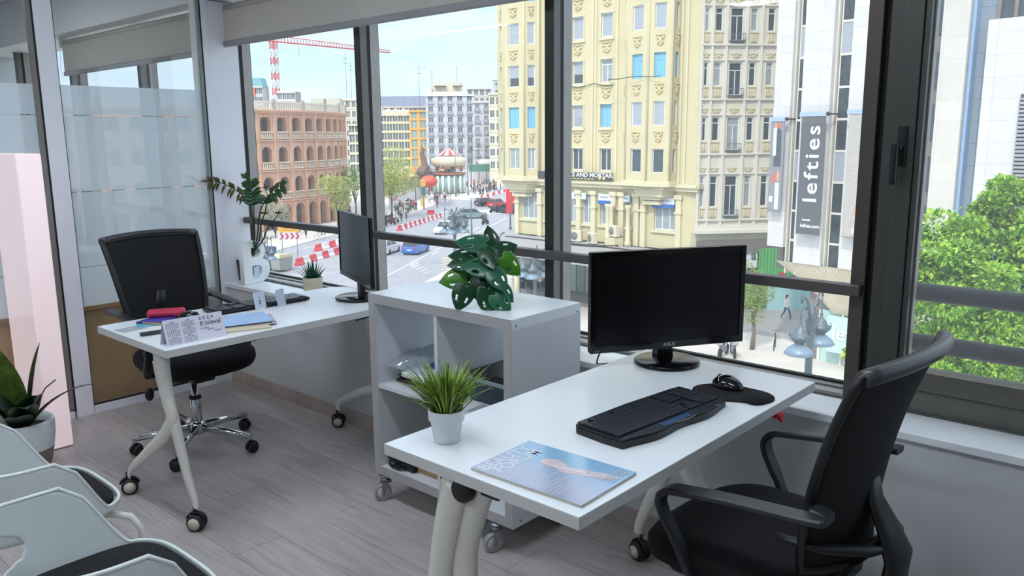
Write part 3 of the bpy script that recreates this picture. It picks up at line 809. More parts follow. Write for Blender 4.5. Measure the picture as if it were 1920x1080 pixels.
    MB().tube([(0.0, -0.05, seat_z-0.10), (0.02, -0.17, seat_z-0.11), (0.03, -0.21, seat_z-0.125)], 0.005, 8).ball((0.034, -0.235, seat_z-0.14), 0.022, 12, (0.6, 1.0, 1.4)).build('lever', M_black, t)
    c = MB(); c.lathe([(0.026, 0.10), (0.026, seat_z-0.22), (0.020, seat_z-0.215), (0.015, seat_z-0.21), (0.015, seat_z-0.12)], 20, (0, 0, 0)).build('gas_column', M_chrome, t)
    MB().lathe([(0.030, seat_z-0.225), (0.030, seat_z-0.212), (0.017, seat_z-0.208)], 18).build('collar', M_black, t)
    st = MB(); st.lathe([(0.0, 0.075), (0.034, 0.075), (0.040, 0.09), (0.038, 0.125), (0.027, 0.135), (0, 0.135)], 20)
    for k in range(5):
        a = base_rot+2*PI*k/5
        c_, s_ = math.cos(a), math.sin(a)
        st.tube([(0.02*c_, 0.02*s_, 0.105), (0.16*c_, 0.16*s_, 0.095), (0.29*c_, 0.29*s_, 0.082)], [0.021, 0.017, 0.013], 10, flat=1.0)
        st.tube([(0.283*c_, 0.283*s_, 0.092), (0.283*c_, 0.283*s_, 0.055)], 0.011, 10)
    st.build('star_base', M_chrome, t)
    for k in range(5):
        a = base_rot+2*PI*k/5
        r = 0.026
        q = Matrix.Translation((0.285*math.cos(a), 0.285*math.sin(a), 0)) @ Matrix.Rotation(a+1.1+k*0.9, 4, 'Z')
        o = MB().lathe([(0.006, -0.024), (r-0.004, -0.024), (r, -0.018), (r, -0.004), (r-0.005, -0.002), (r-0.005, 0.002), (r, 0.004), (r, 0.018), (r-0.004, 0.024), (0.006, 0.024)], 22, (0.008, 0, r), axis='Y').xf(q).build('caster_wheel', M_tyre, t)
        MB().tube([(0.008+math.cos(R(g))*(r+0.004), 0, r+math.sin(R(g))*(r+0.004)) for g in range(10, 171, 20)], 0.010, 8, flat=0.35, up=(1, 0, 0)).xf(q).build('hood', M_black, o)
    return t
chair_far = office_chair('black mesh-back swivel chair behind the left desk, its chrome base in full view', (-3.66, 1.76, 0), R(2), R(25), 0.475)
chair_near = office_chair('black swivel armchair in the right foreground, pulled up to the near desk', (-0.808, 1.86, 0), R(177), R(10), 0.465)

# ---------------------------------------------------------------- white tub visitor chairs
M_shell = mat('white_shell', (214, 222, 222), 0.38, var=0.015)
def tub_chair(label, loc, rotz=0.0):
    """faces local +y; continuous shell with arms, hole in the lower back"""
    t = thing('tub_chair', label, 'chair', loc, rotz, 'white tub chairs')
    W, Dp, SZ = 0.228, 0.225, 0.438
    # rim walk: angle a from front-right around the back to front-left; height profile
    # columns around (a), rows up (v)
    NA, NV = 96, 20
    b = MB(); vs = []
    def base(a):      # plan of seat edge, superellipse; a=0 front, goes round
        x = math.sin(a); y = math.cos(a)
        e = 0.52 if y >= 0 else 0.6
        return Vector((math.copysign(abs(x)**e, x)*W*0.98, math.copysign(abs(y)**e, y)*(Dp if y < 0 else 0.208), 0))
    def height(a):
        d = abs(a-PI)/PI        # 0 at the back centre, 1 at the front
        y_ = base(a).y
        h = 0.198+0.03*max(0, -math.cos(a))**2
        if y_ > 0.02:
            q = min(1, (y_-0.02)/0.12)
            q = q*q*(3-2*q)*0.35+q*0.65
            h = h*(1-q)+0.012*q
        return h
    def shell_pt(a, z_):      # point of the shell at plan angle a, height z_ above the seat edge
        p = base(a)
        fl = 1+0.14*math.sin(min(1, z_/0.25)*PI/2)
        back = max(0, -math.cos(a))
        return Vector((p.x*fl, p.y*(1+0.04*z_/0.2)-0.09*back*(max(0, z_)/0.44)**1.3, SZ-0.015+z_))
    def hole(a, z_): return abs((a-PI)/1.36)**3+((z_-0.089)/0.062)**2
    par_ = []
    for i in range(NA+1):
        a = 2*PI*i/NA; h = height(a)
        for j in range(NV+1): par_.append([a, h*j/NV])
    fc = []
    for i in range(NA):
        for j in range(NV):
            q = [i*(NV+1)+j, (i+1)*(NV+1)+j, (i+1)*(NV+1)+j+1, i*(NV+1)+j+1]
            if sum(hole(*par_[k]) < 1 for k in q) >= 3: continue
            fc.append(tuple(q))
    for k in {k for f_ in fc for k in f_}:
        a, z_ = par_[k]
        if hole(a, z_) < 1:
            lo, hi = 1.0, 8.0
            for _ in range(30):
                m_ = (lo+hi)/2
                if hole(PI+(a-PI)*m_, 0.089+(z_-0.089)*m_) < 1: lo = m_
                else: hi = m_
            par_[k] = [PI+(a-PI)*hi, 0.089+(z_-0.089)*hi]
    vs = [shell_pt(a, z_) for a, z_ in par_]
    b.faces([tuple(v) for v in vs], fc)
    # seat pan
    rings = []
    for k, (s, z) in enumerate(((1.0, SZ-0.015), (0.97, SZ-0.028), (0.85, SZ-0.032), (0.5, SZ-0.034), (0.02, SZ-0.034))):
        rings.append([b.bm.verts.new((base(2*PI*i/NA).x*s, base(2*PI*i/NA).y*s, z)) for i in range(NA)])
    for k in range(len(rings)-1):
        for i in range(NA): b.bm.faces.new((rings[k][i], rings[k][(i+1) % NA], rings[k+1][(i+1) % NA], rings[k+1][i]))
    bmesh.ops.remove_doubles(b.bm, verts=b.bm.verts, dist=0.0008)
    # rolled rim
    o = b.build('shell', M_shell, t, smooth=True)
    md = o.modifiers.new('th', 'SOLIDIFY'); md.thickness = 0.007; md.offset = 0
    md2 = o.modifiers.new('s', 'SUBSURF'); md2.levels = 1; md2.render_levels = 1
    rim = [vs[i*(NV+1)+NV] for i in range(NA)]; rim.append(rim[0]); rim.append(rim[1])
    MB().tube(rim, 0.0052, 8, cap=False).build('rim', M_shell, t)
    # seat pad
    rings = []; b = MB()
    for s, z in ((0.60, SZ-0.025), (0.90, SZ-0.02), (0.935, SZ-0.008), (0.90, SZ+0.004), (0.6, SZ+0.008), (0.2, SZ+0.008)):
        rings.append([b.bm.verts.new((base(2*PI*i/NA).x*s, base(2*PI*i/NA).y*s+0.003, z)) for i in range(NA)])
    for k in range(len(rings)-1):
        for i in range(NA): b.bm.faces.new((rings[k][i], rings[k][(i+1) % NA], rings[k+1][(i+1) % NA], rings[k+1][i]))
    b.bm.faces.new(rings[-1]); b.bm.faces.new(rings[0][::-1])
    b.build('seat_pad', M_pad, t, smooth=True)
    for sx in (-1, 1):
        for sy in (-1, 1):
            MB().tube([(sx*0.10, sy*0.10, SZ-0.045), (sx*0.17, sy*0.17, SZ-0.05), (sx*0.20, sy*0.205, SZ-0.06), (sx*0.215, sy*0.225, SZ-0.10), (sx*0.235, sy*0.255, 0.012)], 0.0105, 10).build('leg', M_legw, t)
            MB().lathe([(0.013, 0.0), (0.013, 0.014), (0.010, 0.016)], 12, (sx*0.235, sy*0.255, 0)).build('foot', M_black, t)
    return t
tub_chair('white tub chair with black seat pad at the bottom left corner, nearest the camera', (-1.875, 0.65, 0))
tub_chair('white tub chair with black seat pad, the one farther back beside the potted plant', (-2.555, 0.70, 0))

# ---------------------------------------------------------------- pink totem and floor plant
t = thing('light_totem', 'tall glowing pale pink totem standing before the glass partition', 'totem', (-4.345, 1.306, 0))
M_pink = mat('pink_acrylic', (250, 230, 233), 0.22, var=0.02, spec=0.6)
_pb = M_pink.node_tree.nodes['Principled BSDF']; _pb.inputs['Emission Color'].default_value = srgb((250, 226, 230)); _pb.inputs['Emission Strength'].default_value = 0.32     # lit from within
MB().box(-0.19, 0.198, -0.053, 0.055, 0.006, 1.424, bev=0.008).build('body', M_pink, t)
MB().box(-0.18, 0.19, -0.05, 0.05, 0, 0.006).build('foot', M_alu_light, t)
M_leafd = mat('dark_leaf', (30, 62, 34), 0.35, var=0.35, scale=14)
M_leafy = mat('yellowing_leaf', (84, 110, 40), 0.4, var=0.5, scale=20)
M_soil = mat('soil', (44, 36, 30), 0.95, var=0.4, scale=60, bump=0.6)
M_potw = mat('pot_white', (228, 234, 238), 0.35, var=0.02)
def leaf_blade(b, path, widths, up=Vector((0, 0, 1)), fold=0.25):
    """long blade with central fold; path points, half widths"""
    P = [Vector(p) for p in path]; n = len(P); rows = []
    for i in range(n):
        d_ = (P[min(i+1, n-1)]-P[max(i-1, 0)]).normalized()
        s = d_.cross(up)
        if s.length < 1e-3: s = Vector((1, 0, 0))
        s.normalize(); nn = s.cross(d_)
        w_ = widths[i]
        rows.append([b.bm.verts.new(P[i]-s*w_+nn*w_*fold), b.bm.verts.new(P[i]), b.bm.verts.new(P[i]+s*w_+nn*w_*fold)])
    fs = []
    for i in range(n-1):
        for k in range(2):
            fs.append(b.bm.faces.new((rows[i][k], rows[i][k+1], rows[i+1][k+1], rows[i+1][k])))
    for f in fs: f.smooth = True
    b._tag(fs)
    return b
def arc_leaf(b, base, az, length, lean, droop, wmax, n=12, twist=0.0):
    pts = []; ws = []
    p = Vector(base); ang = lean
    for i in range(n+1):
        q = i/n
        pts.append(p.copy())
        ws.append(max(0.0008, wmax*math.sin(PI*min(1, q**0.8*0.97+0.03))**0.8))
        st = length/n
        p = p+Vector((math.cos(az)*math.sin(ang), math.sin(az)*math.sin(ang), math.cos(ang)))*st
        ang += droop/n*(0.4+1.4*q)
    side = Vector((-math.sin(az+twist), math.cos(az+twist), 0))
    up = Vector((0, 0, 1))
    # choose an up vector perpendicular to side
    leaf_blade(b, pts, ws, up=side.cross(Vector((math.cos(az), math.sin(az), 0.3))).normalized()*-1 if False else Vector((math.cos(az+twist+PI), math.sin(az+twist+PI), 0.35)).normalized(), fold=0.22)
    return b
pc = Vector((-4.02, 1.115, 0))
t = thing('potted_plant', 'dark green broad-leaved plant in a white pot with beige base, at the left edge', 'plant', pc)
MB().lathe([(0.075, 0.0), (0.10, 0.02), (0.118, 0.10)], 32, cap1=False).build('pot_base', mat('pot_beige', (150, 134, 122), 0.7, var=0.1), t)
MB().lathe([(0.118, 0.10), (0.128, 0.16), (0.130, 0.215), (0.126, 0.232), (0.118, 0.232), (0.114, 0.19)], 32, cap0=False, cap1=False).build('pot', M_potw, t)
MB().lathe([(0.0, 0.19), (0.115, 0.19)], 24, cap0=False, cap1=False).build('soil', M_soil, t)
rg = random.Random(5)
for k, (az, ln, le, dr, wm) in enumerate(((78, .40, .12, .2, .06), (200, .46, .35, .6, .07), (-20, .30, .9, .5, .055), (-12, .36, .7, .9, .06), (-60, .40, .45, .8, .07), (-170, .40, .6, 1.0, .07), (-110, .42, .5, .9, .07), (-80, .47, .05, .2, .055), (-150, .48, .3, .6, .07), (5, .30, .35, 1.2, .055), (-40, .46, .2, .3, .06))):
    b = MB(); a = R(az)
    arc_leaf(b, (0.03*math.cos(a), 0.03*math.sin(a), 0.19), a, ln, le, dr, wm)
    o = b.build('leaf', M_leafd if k not in (7, 10) else M_leafy, t); md = o.modifiers.new('th', 'SOLIDIFY'); md.thickness = 0.0008
b = MB(); b.tube([(0.02, 0, 0.19), (0.16, 0.06, 0.40), (0.24, 0.08, 0.45)], 0.003, 6)
arc_leaf(b, (0.03, 0.01, 0.2), R(35), 0.42, 0.75, 0.75, 0.028)
o = b.build('leaf', M_leafd, t); md = o.modifiers.new('th', 'SOLIDIFY'); md.thickness = 0.0008
# ================================================================ THINGS ON DESKS, SHELF AND SILL
DT = 0.7403
# ---- big monitor
def vec(a): return Vector((math.cos(a), math.sin(a), 0))
t = thing('monitor', 'large black widescreen monitor standing on the near desk', 'monitor', (-1.352, 2.262, DT), R(58))
# local x = screen right, -y = screen front (towards the chair)
b = MB().box(-0.275, 0.275, 0.0, 0.022, 0.055, 0.382, bev=0.004)
b.box(-0.20, 0.20, 0.02, 0.045, 0.10, 0.33, bev=0.012); b.build('housing', M_black, t)
b = MB(); b.box(-0.275, 0.275, -0.006, 0.0005, 0.366, 0.382); b.box(-0.275, 0.275, -0.006, 0.0005, 0.055, 0.078); b.box(-0.275, -0.259, -0.006, 0.0005, 0.078, 0.366); b.box(0.259, 0.275, -0.006, 0.0005, 0.078, 0.366)
b.build('bezel', M_blackg, t)
MB().box(-0.259, 0.259, -0.0025, -0.0005, 0.078, 0.366).build('screen', mat('screen_off', (5, 5, 7), 0.28, var=0.02, spec=0.35), t)
text('brand_lettering', 'ASUS', 0.0155, mat('logo_silver', (190, 196, 200), 0.3, 0.6), t, (-0.0205, -0.0066, 0.0665), (R(90), 0, 0), 0.0003, xscale=1.25)
text('port_lettering', 'HDMI', 0.007, mat('logo_grey', (120, 124, 128), 0.4), t, (-0.262, -0.0066, 0.0625), (R(90), 0, 0), 0.0002)
b = MB(); b.vprism([(-0.030, 0.012), (0.030, 0.012), (0.022, 0.09), (-0.022, 0.09)], 0.018, 0.055); b.build('neck', M_blackg, t)
MB().lathe([(0.0, 0), (0.100, 0), (0.107, 0.004), (0.107, 0.011), (0.103, 0.0135), (0.0, 0.016)], 56, (0, 0.005, 0)).build('stand_base', mat('brushed_black', (20, 20, 22), 0.2, 0.5, var=0.1), t)
# power/video cable drooping to the sill
cbl = MB(); P = [(-1.50, 2.10, 0.80), (-1.56, 2.16, 0.745), (-1.63, 2.25, 0.69), (-1.70, 2.38, 0.648), (-1.72, 2.50, 0.6245)]
pp = []
for i in range(len(P)-1):
    for k in range(6):
        q = k/6; pp.append(Vector(P[i]).lerp(Vector(P[i+1]), q))
pp.append(Vector(P[-1])); cbl.tube(pp, 0.0028, 8)
# ---- small monitor
t = thing('monitor', 'smaller black monitor on the far desk, turned partly away from us', 'monitor', (-3.035, 2.275, DT), R(-21))
MB().box(-0.252, 0.252, 0.0, 0.016, 0.085, 0.400, bev=0.004).box(-0.15, 0.15, 0.014, 0.034, 0.12, 0.33, bev=0.01).build('housing', M_black, t)
b = MB(); b.box(-0.252, 0.252, -0.005, 0.0005, 0.391, 0.400); b.box(-0.252, 0.252, -0.005, 0.0005, 0.085, 0.105); b.box(-0.252, -0.243, -0.005, 0.0005, 0.105, 0.391); b.box(0.243, 0.252, -0.005, 0.0005, 0.105, 0.391); b.build('bezel', M_blackg, t)
MB().box(-0.243, 0.243, -0.002, -0.0004, 0.105, 0.391).build('screen', mat('screen_dark_gloss', (16, 24, 30), 0.12, var=0.1), t)
MB().box(-0.028, 0.028, 0.014, 0.038, 0.008, 0.14, bev=0.003).build('neck', M_black, t)
MB().lathe([(0.0, 0), (0.100, 0), (0.108, 0.006), (0.108, 0.012), (0.103, 0.0145), (0.0, 0.0155)], 48, (0, 0.01, 0)).build('stand_base', M_blackg, t)
MB().lathe([(0, -0.0056), (0.003, -0.0056), (0.003, -0.005)], 10, (0, 0, 0.095), axis='Y').build('logo_dot', M_chrome, t)

# ---- keyboards
def keyboard(label, loc, rotz, W, Dp, slim, key_m, body_m, rot_extra=0):
    """local x = width, y = away from the typist"""
    t = thing('keyboard', label, 'keyboard', loc, rotz)
    if slim:
        MB().box(-W/2, W/2, -Dp/2, Dp/2, 0.004, 0.016, bev=0.002).build('body', body_m, t)
        MB().box(-W/2+0.01, W/2-0.01, Dp/2-0.03, Dp/2-0.02, 0, 0.005).build('foot', M_black, t)
        kz0, kz1 = 0.0165, 0.0205; y0, y1 = -Dp/2+0.006, Dp/2-0.008
    else:
        poly = []
        n = 24
        for k in range(n+1):
            q = k/n; x = -W/2+W*q
            poly.append((x, -Dp/2-0.012*math.sin(q*PI)*1.0+0.006*math.cos(q*4*PI)))
        poly += [(W/2+0.004, -0.02), (W/2, Dp/2-0.02), (W/2-0.015, Dp/2-0.004), (0, Dp/2+0.002), (-W/2+0.015, Dp/2-0.004), (-W/2, Dp/2-0.02), (-W/2-0.004, -0.02)]
        MB().prism(poly, 0.002, 0.018).build('body', body_m, t)
        MB().prism([(p[0]*0.985, p[1]*0.97+0.001) for p in poly], 0.018, 0.023).build('top_shell', mat('kb_shell', (26, 32, 44), 0.3, var=0.08), t)
        MB().box(-0.07, 0.05, -Dp/2-0.004, -Dp/2+0.014, 0.0231, 0.0245, bev=0.001).build('blue_inlay', mat('kb_inlay', (44, 72, 112), 0.3), t)
        sw = MB(); sw.tube([(-W/2+0.1+0.30*k/16, -Dp/2-0.004+0.006*math.sin(k*0.6), 0.0215) for k in range(17)], 0.0012, 6)
        sw.build('silver_trim', mat('kb_silver', (140, 132, 110), 0.3, 0.8), t)
        kz0, kz1 = 0.0235, 0.0290; y0, y1 = -Dp/2+0.024, Dp/2-0.016
    rows = 6; rh = (y1-y0)/rows
    pitch = (W-0.014)/22.5
    for r_ in range(rows):
        kb = MB()
        yb = y0+r_*rh
        if r_ == 0: lay = [1.4, 1.2, 1.2, 6.2, 1.2, 1.2, 1.2, 1.4]
        elif r_ == 1: lay = [2.3]+[1]*10+[2.4]
        elif r_ == 2: lay = [1.8]+[1]*11+[2.0]
        elif r_ == 3: lay = [1.5]+[1]*12+[1.5]
        elif r_ == 4: lay = [1]*13+[2]
        else: lay = [1, -0.9]+[1]*4+[-0.4]+[1]*4+[-0.4]+[1]*4+[-0.3]
        tot = sum(abs(v) for v in lay); sc_ = 15.0/tot
        x = -W/2+0.007
        for v in lay:
            wv = abs(v)*sc_*pitch
            if v > 0: kb.box(x+0.0009, x+wv-0.0009, yb+0.0009, yb+rh-0.0009-(0.002 if r_ == 5 else 0), kz0, kz1, bev=0.0008)
            x += wv
        for blk, n in ((15.35, 3), (18.6, 4)):
            if r_ == 2 and n == 3: continue
            main_ = kb; kb = MB()
            for k in range(n):
                if r_ == 1 and n == 3 and k != 1: continue
                kb.box(-W/2+0.007+(blk+k*0.96)*pitch+0.0008, -W/2+0.007+(blk+(k+1)*0.96)*pitch-0.0008, yb+0.0009, yb+rh-0.0009-(0.002 if r_ == 5 else 0), kz0, kz1, bev=0.0008)
            kb.build('key_cluster', key_m, t); kb = main_
        kb.build('key_row', key_m, t)
    return t
kc = Vector((-1.098, 1.768, DT))
keyboard('black curved keyboard on the near desk', kc, R(85), 0.445, 0.175, False, mat('key_black', (26, 30, 38), 0.32, var=0.1), M_black)
keyboard('slim black keyboard with pale key tops on the far desk', (-3.252, 1.89, DT), R(-92), 0.455, 0.135, True, mat('key_dark', (40, 46, 52), 0.22, var=0.1), M_black)

# ---- mouse pad and mice
poly = []
for k in range(48):
    a = 2*PI*k/48
    # peanut: large round end and wrist rest
    rx = 0.118; ry = 0.083*(1-0.20*math.exp(-((a-PI*1.62)**2)*6)-0.10*math.exp(-((a-PI*0.4)**2)*6))
    poly.append((rx*math.cos(a), ry*math.sin(a)))
t = thing('mouse_pad', 'black gel wrist-rest mouse pad on the near desk', 'mouse pad', (-1.035, 2.100, DT), R(10))
MB().prism(poly, 0, 0.004).build('pad', M_pad, t)
MB().ball((0.075, -0.012, 0.004), 0.05, 20, (0.75, 1.15, 0.26)).build('wrist_rest', M_pad, t)
def mouse(label, loc, rotz, m, silver=True):
    t = thing('mouse', label, 'mouse', loc, rotz)
    MB().ball((0, 0, 0.0), 0.055, 20, (1.0, 0.62, 0.62)).build('body', m, t)
    # cut below the table plane
    o = t.children[0]; bm = bmesh.new(); bm.from_mesh(o.data)
    bmesh.ops.bisect_plane(bm, geom=bm.verts[:]+bm.edges[:]+bm.faces[:], plane_co=(0, 0, 0.0005), plane_no=(0, 0, 1), clear_inner=True)
    es = [e_ for e_ in bm.edges if e_.is_boundary]
    bmesh.ops.contextual_create(bm, geom=es)
    bm.to_mesh(o.data); bm.free()
    b = MB(); b.tube([(0.025*0+0.02*math.cos(a), 0.034*math.sin(a), 0.020+0.012*math.cos(a)) for a in [R(-80+10*k) for k in range(17)]], 0.0014, 6)
    b.build('trim', M_chrome, t)
    MB().lathe([(0.0, -0.003), (0.008, -0.003), (0.008, 0.003), (0, 0.003)], 14, (0.030, 0, 0.024), axis='Y').build('scroll_wheel', M_tyre, t)
    return t
mouse('glossy black mouse on the gel pad of the near desk', (-1.075, 2.145, DT+0.0042), R(165), M_blackg)
mouse('black mouse lying behind the calendar on the far desk', (-3.225, 1.555, DT), R(40), M_blackg)
o = MB().box(-0.045, 0.045, -0.012, 0.012, 0, 0.014, bev=0.005).build('stapler', mat('dark_grey_plastic', (44, 48, 52), 0.4), None, (-3.075, 1.33, DT), R(80))
tag(o, 'small dark grey gadget half hidden behind the calendar', 'gadget')

# ---- magazine
t = thing('magazine', 'glossy beauty magazine with pale blue cover at the near end of the desk', 'magazine', (-1.078, 1.326, DT), R(2))
L_, W_ = 0.305, 0.212      # local x = spine axis (cover height), y = width
MB().box(-L_/2+0.001, L_/2-0.001, -W_/2+0.001, W_/2, 0, 0.0055).build('pages', mat('page_edges', (206, 196, 176), 0.7, var=0.25, scale=300), t)
def cover_mat():
    m = bpy.data.materials.new('magazine_cover'); m.use_nodes = True
    nt = m.node_tree; b_ = nt.nodes['Principled BSDF']; L = nt.links
    tcn = nt.nodes.new('ShaderNodeTexCoord'); sp = nt.nodes.new('ShaderNodeSeparateXYZ'); L.new(tcn.outputs['Object'], sp.inputs[0])
    mr = nt.nodes.new('ShaderNodeMapRange'); mr.inputs['From Min'].default_value = -0.1; mr.inputs['From Max'].default_value = 0.1; L.new(sp.outputs['Y'], mr.inputs['Value'])
    nz = nt.nodes.new('ShaderNodeTexNoise'); nz.inputs['Scale'].default_value = 9; L.new(tcn.outputs['Object'], nz.inputs['Vector'])
    ad = nt.nodes.new('ShaderNodeMath'); ad.operation = 'MULTIPLY_ADD'; ad.inputs[1].default_value = 0.5; L.new(nz.outputs['Fac'], ad.inputs[0]); L.new(mr.outputs[0], ad.inputs[2])
    rp = nt.nodes.new('ShaderNodeValToRGB'); rp.color_ramp.elements[0].color = srgb((150, 158, 180)); rp.color_ramp.elements[1].color = srgb((136, 178, 210))
    k = rp.color_ramp.elements.new(0.5); k.color = srgb((166, 172, 194))
    L.new(ad.outputs[0], rp.inputs[0]); L.new(rp.outputs[0], b_.inputs['Base Color'])
    b_.inputs['Roughness'].default_value = 0.12; b_.inputs['Specular IOR Level'].default_value = 0.8
    return m
MB().box(-L_/2, L_/2, -W_/2, W_/2, 0.0055, 0.0064).build('cover', cover_mat(), t)
M_skin_print = mat('print_skin', (206, 190, 192), 0.15, var=0.15, scale=40)
pb = MB()
pb.prism([(-0.022+0.034*math.cos(a)*1.0, 0.032+0.020*math.sin(a)) for a in [2*PI*k/24 for k in range(24)]], 0.0065, 0.0068)
pb.prism([(-0.035, 0.03), (0.02, 0.0), (0.12, 0.03), (0.15, 0.06), (0.10, 0.055), (0.02, 0.035), (-0.02, 0.05)], 0.0066, 0.0069)
pb.build('cover_picture', M_skin_print, t)
MB().prism([(-0.015, 0.012), (0.07, 0.028), (0.07, 0.034), (-0.015, 0.017)], 0.0070, 0.0073).build('cover_brush', mat('print_white', (226, 222, 232), 0.15), t)
M_ink = mat('print_pale', (196, 202, 216), 0.15)
for s_, xx, yy in (('BEAUTY', -0.124, 0.0), ('FORUM', -0.092, 0.0)):
    pass
text('title_lettering', 'BEAUTY', 0.046, M_ink, t, (-0.128, -0.0975, 0.0066), (0, 0, R(90)), 0.0002, bold=0.0012)
text('title_lettering', 'FORUM', 0.046, M_ink, t, (-0.094, -0.085, 0.0066), (0, 0, R(90)), 0.0002, bold=0.0012)
ln = MB()
for k in range(12): ln.box(-0.045+k*0.0115, -0.0425+k*0.0115, -0.095, -0.095+0.07+0.02*((k*7) % 3-1), 0.0066, 0.0068)
for k in range(5): ln.box(0.115+k*0.006, 0.117+k*0.006, 0.02+0.006*(k % 2), 0.095, 0.0074, 0.0076)
ln.build('cover_text_lines', M_ink, t)

# ---- grass plant
t = thing('potted_grass', 'artificial grass in a small white pot on the near desk corner', 'plant', (-1.402, 1.308, DT))
MB().lathe([(0.0, 0.0), (0.031, 0.0), (0.033, 0.002), (0.040, 0.055), (0.0445, 0.056), (0.0455, 0.081), (0.044, 0.0835), (0.041, 0.081), (0.039, 0.07)], 40, cap1=False).build('pot', M_potw, t)
MB().lathe([(0.0, 0.072), (0.0405, 0.072)], 24, cap0=False, cap1=False).build('soil', M_soil, t)
rg = random.Random(11)
M_g1 = mat('grass_dark', (70, 104, 34), 0.5, var=0.4, scale=30); M_g2 = mat('grass_yellow', (156, 176, 60), 0.5, var=0.35, scale=30); M_g3 = mat('grass_mid', (108, 142, 48), 0.5, var=0.35, scale=30)
for mi, (M_, nn) in enumerate(((M_g1, 120), (M_g2, 130), (M_g3, 130))):
    b = MB()
    for k in range(nn):
        az = rg.uniform(0, 2*PI); r0 = rg.uniform(0, 0.034)
        le = rg.uniform(0.02, 0.5)+r0*9; ln_ = rg.uniform(0.085, 0.15)*(0.9 if le < 0.4 else 1.0)
        arc_leaf(b, (r0*math.cos(az), r0*math.sin(az), 0.072), az, ln_, le, rg.uniform(0.2, 1.1)*(0.5+le), rg.uniform(0.0012, 0.0026), n=7, twist=rg.uniform(-1, 1))
    b.build('blades', M_, t)['kind'] = 'stuff'

# ---- monstera on the shelf
def heart(b, c, n, tip, size, cup=0.15):
    """heart leaf with two slots; c attach point, n normal, tip direction"""
    n = Vector(n).normalized(); d = Vector(tip); d = (d-n*d.dot(n)).normalized(); s = n.cross(d)
    pro = []
    K = 16
    for k in range(K+1):
        q = k/K
        w = 0.52*math.sin(PI*min(1, (q*0.93+0.10)))**0.75*(1-0.35*q) if q < 1 else 0.0
        pro.append((q*1.18-0.18, w))
    rows = []
    for x, w in pro:
        row = []
        for j in range(-5, 6):
            v = j/5.0*w
            lobe = 0.20*max(0, abs(v)-0.12)*(1 if x < 0.25 else 0)*2.0
            z = -cup*(v*v)*2.2-0.10*max(0, x)**2+0.02*math.sin(x*9)*abs(v)
            row.append(b.bm.verts.new(Vector(c)+d*(x-lobe)*size+s*v*size+n*z*size))
        rows.append(row)
    fs = []
    for i in range(K):
        for j in range(10):
            if j in (2, 7) and i in (7, 8, 9): continue       # the pale slots are real holes
            if i < 1 and 4 <= j <= 5: continue
            fs.append(b.bm.faces.new((rows[i][j], rows[i][j+1], rows[i+1][j+1], rows[i+1][j])))
    for f in fs: f.smooth = True
    b._tag(fs)
mc = Vector((-2.03, 2.10, 0.8765))
t = thing('monstera_plant', 'artificial split-leaf plant with glossy heart-shaped leaves lying on the shelf', 'plant', mc)
M_mon = mat('monstera_dark', (18, 62, 34), 0.26, var=0.25, scale=14); M_monl = mat('monstera_light', (66, 124, 34), 0.3, var=0.25, scale=14)
M_monb = mat('monstera_bluish', (34, 92, 66), 0.28, var=0.2, scale=14)
def cpos(px, py, dd):   # a leaf position given on the plane facing us through the plant
    p = atd(px, py, 2.93+dd); return p-mc
tocam = Vector((0.67, -0.70, 0.25))
leaves = [  # px,py of stalk end, depth offset, tip direction in view (right, up), size, material, facing tweak
 (867, 520, -0.02, (-1.0, -0.25), 0.088, M_monl, (0.1, 0.1)), (872, 540, -0.06, (-0.35, -1.0), 0.090, M_mon, (0, 0)),
 (915, 545, -0.07, (0.1, -1.0), 0.100, M_mon, (0.1, 0)), (900, 530, -0.05, (-0.5, -0.9), 0.07, M_mon, (-0.2, 0)),
 (945, 485, -0.03, (0.85, -0.85), 0.088, M_monl, (0.2, 0)), (935, 470, 0.0, (0.95, 0.5), 0.080, M_mon, (0.2, 0.4)),
 (905, 455, 0.0, (-1.0, 0.15), 0.105, M_monb, (0, 0.9)), (925, 460, 0.02, (-0.05, 1.0), 0.08, M_mon, (0.5, 0.2)),
 (895, 480, 0.0, (-1.0, 0.12), 0.11, M_mon, (0, 0.9)), (880, 490, -0.02, (-1.0, -0.1), 0.085, M_mon, (-0.2, 0.8)),
 (915, 500, -0.06, (-0.7, 0.0), 0.10, M_monb, (0.1, 0.6)), (925, 510, -0.07, (0.4, -0.8), 0.085, M_monb, (0.2, 0.4)),
 (937, 540, -0.05, (0.7, -0.7), 0.075, M_monb, (0.3, 0)), (930, 555, -0.07, (0.6, -0.8), 0.082, M_monb, (0.1, 0.2)),
 (925, 490, 0.03, (0.6, -0.2), 0.09, M_mon, (0.4, 0.3)), (890, 505, 0.03, (-0.4, -0.5), 0.09, M_mon, (-0.2, 0.1)),
 (910, 470, -0.05, (0.2, -0.6), 0.08, M_mon, (0, 0.5)), (905, 520, -0.03, (-0.1, -0.9), 0.10, M_mon, (0, 0.1))]
root = cpos(915, 566, -0.02); root.z = 0.004
mid = cpos(912, 500, 0.0)
for i, (px, py, dd, (tx, ty), sz, M_, (fx, fz)) in enumerate(leaves):
    c = cpos(px, py, dd)
    tip = CR*tx+Vector((0, 0, 1))*ty
    nn = (tocam+CR*fx+Vector((0, 0, fz))).normalized()
    b = MB(); heart(b, c, nn, tip, sz)
    for v in b.bm.verts:
        if v.co.z < 0.002: v.co.z = 0.002
    o = b.build('leaf', M_, t); md = o.modifiers.new('th', 'SOLIDIFY'); md.thickness = 0.0009
    s0 = root.lerp(mid, 0.3+0.5*random.Random(i).random())
    MB().tube([s0, s0.lerp(c, 0.5)+Vector((0, 0, 0.012)), c], 0.0013, 6).build('stalk', mat('stalk_%d' % i, (40, 42, 22), 0.5) if i == 0 else bpy.data.materials['stalk_0'], t)
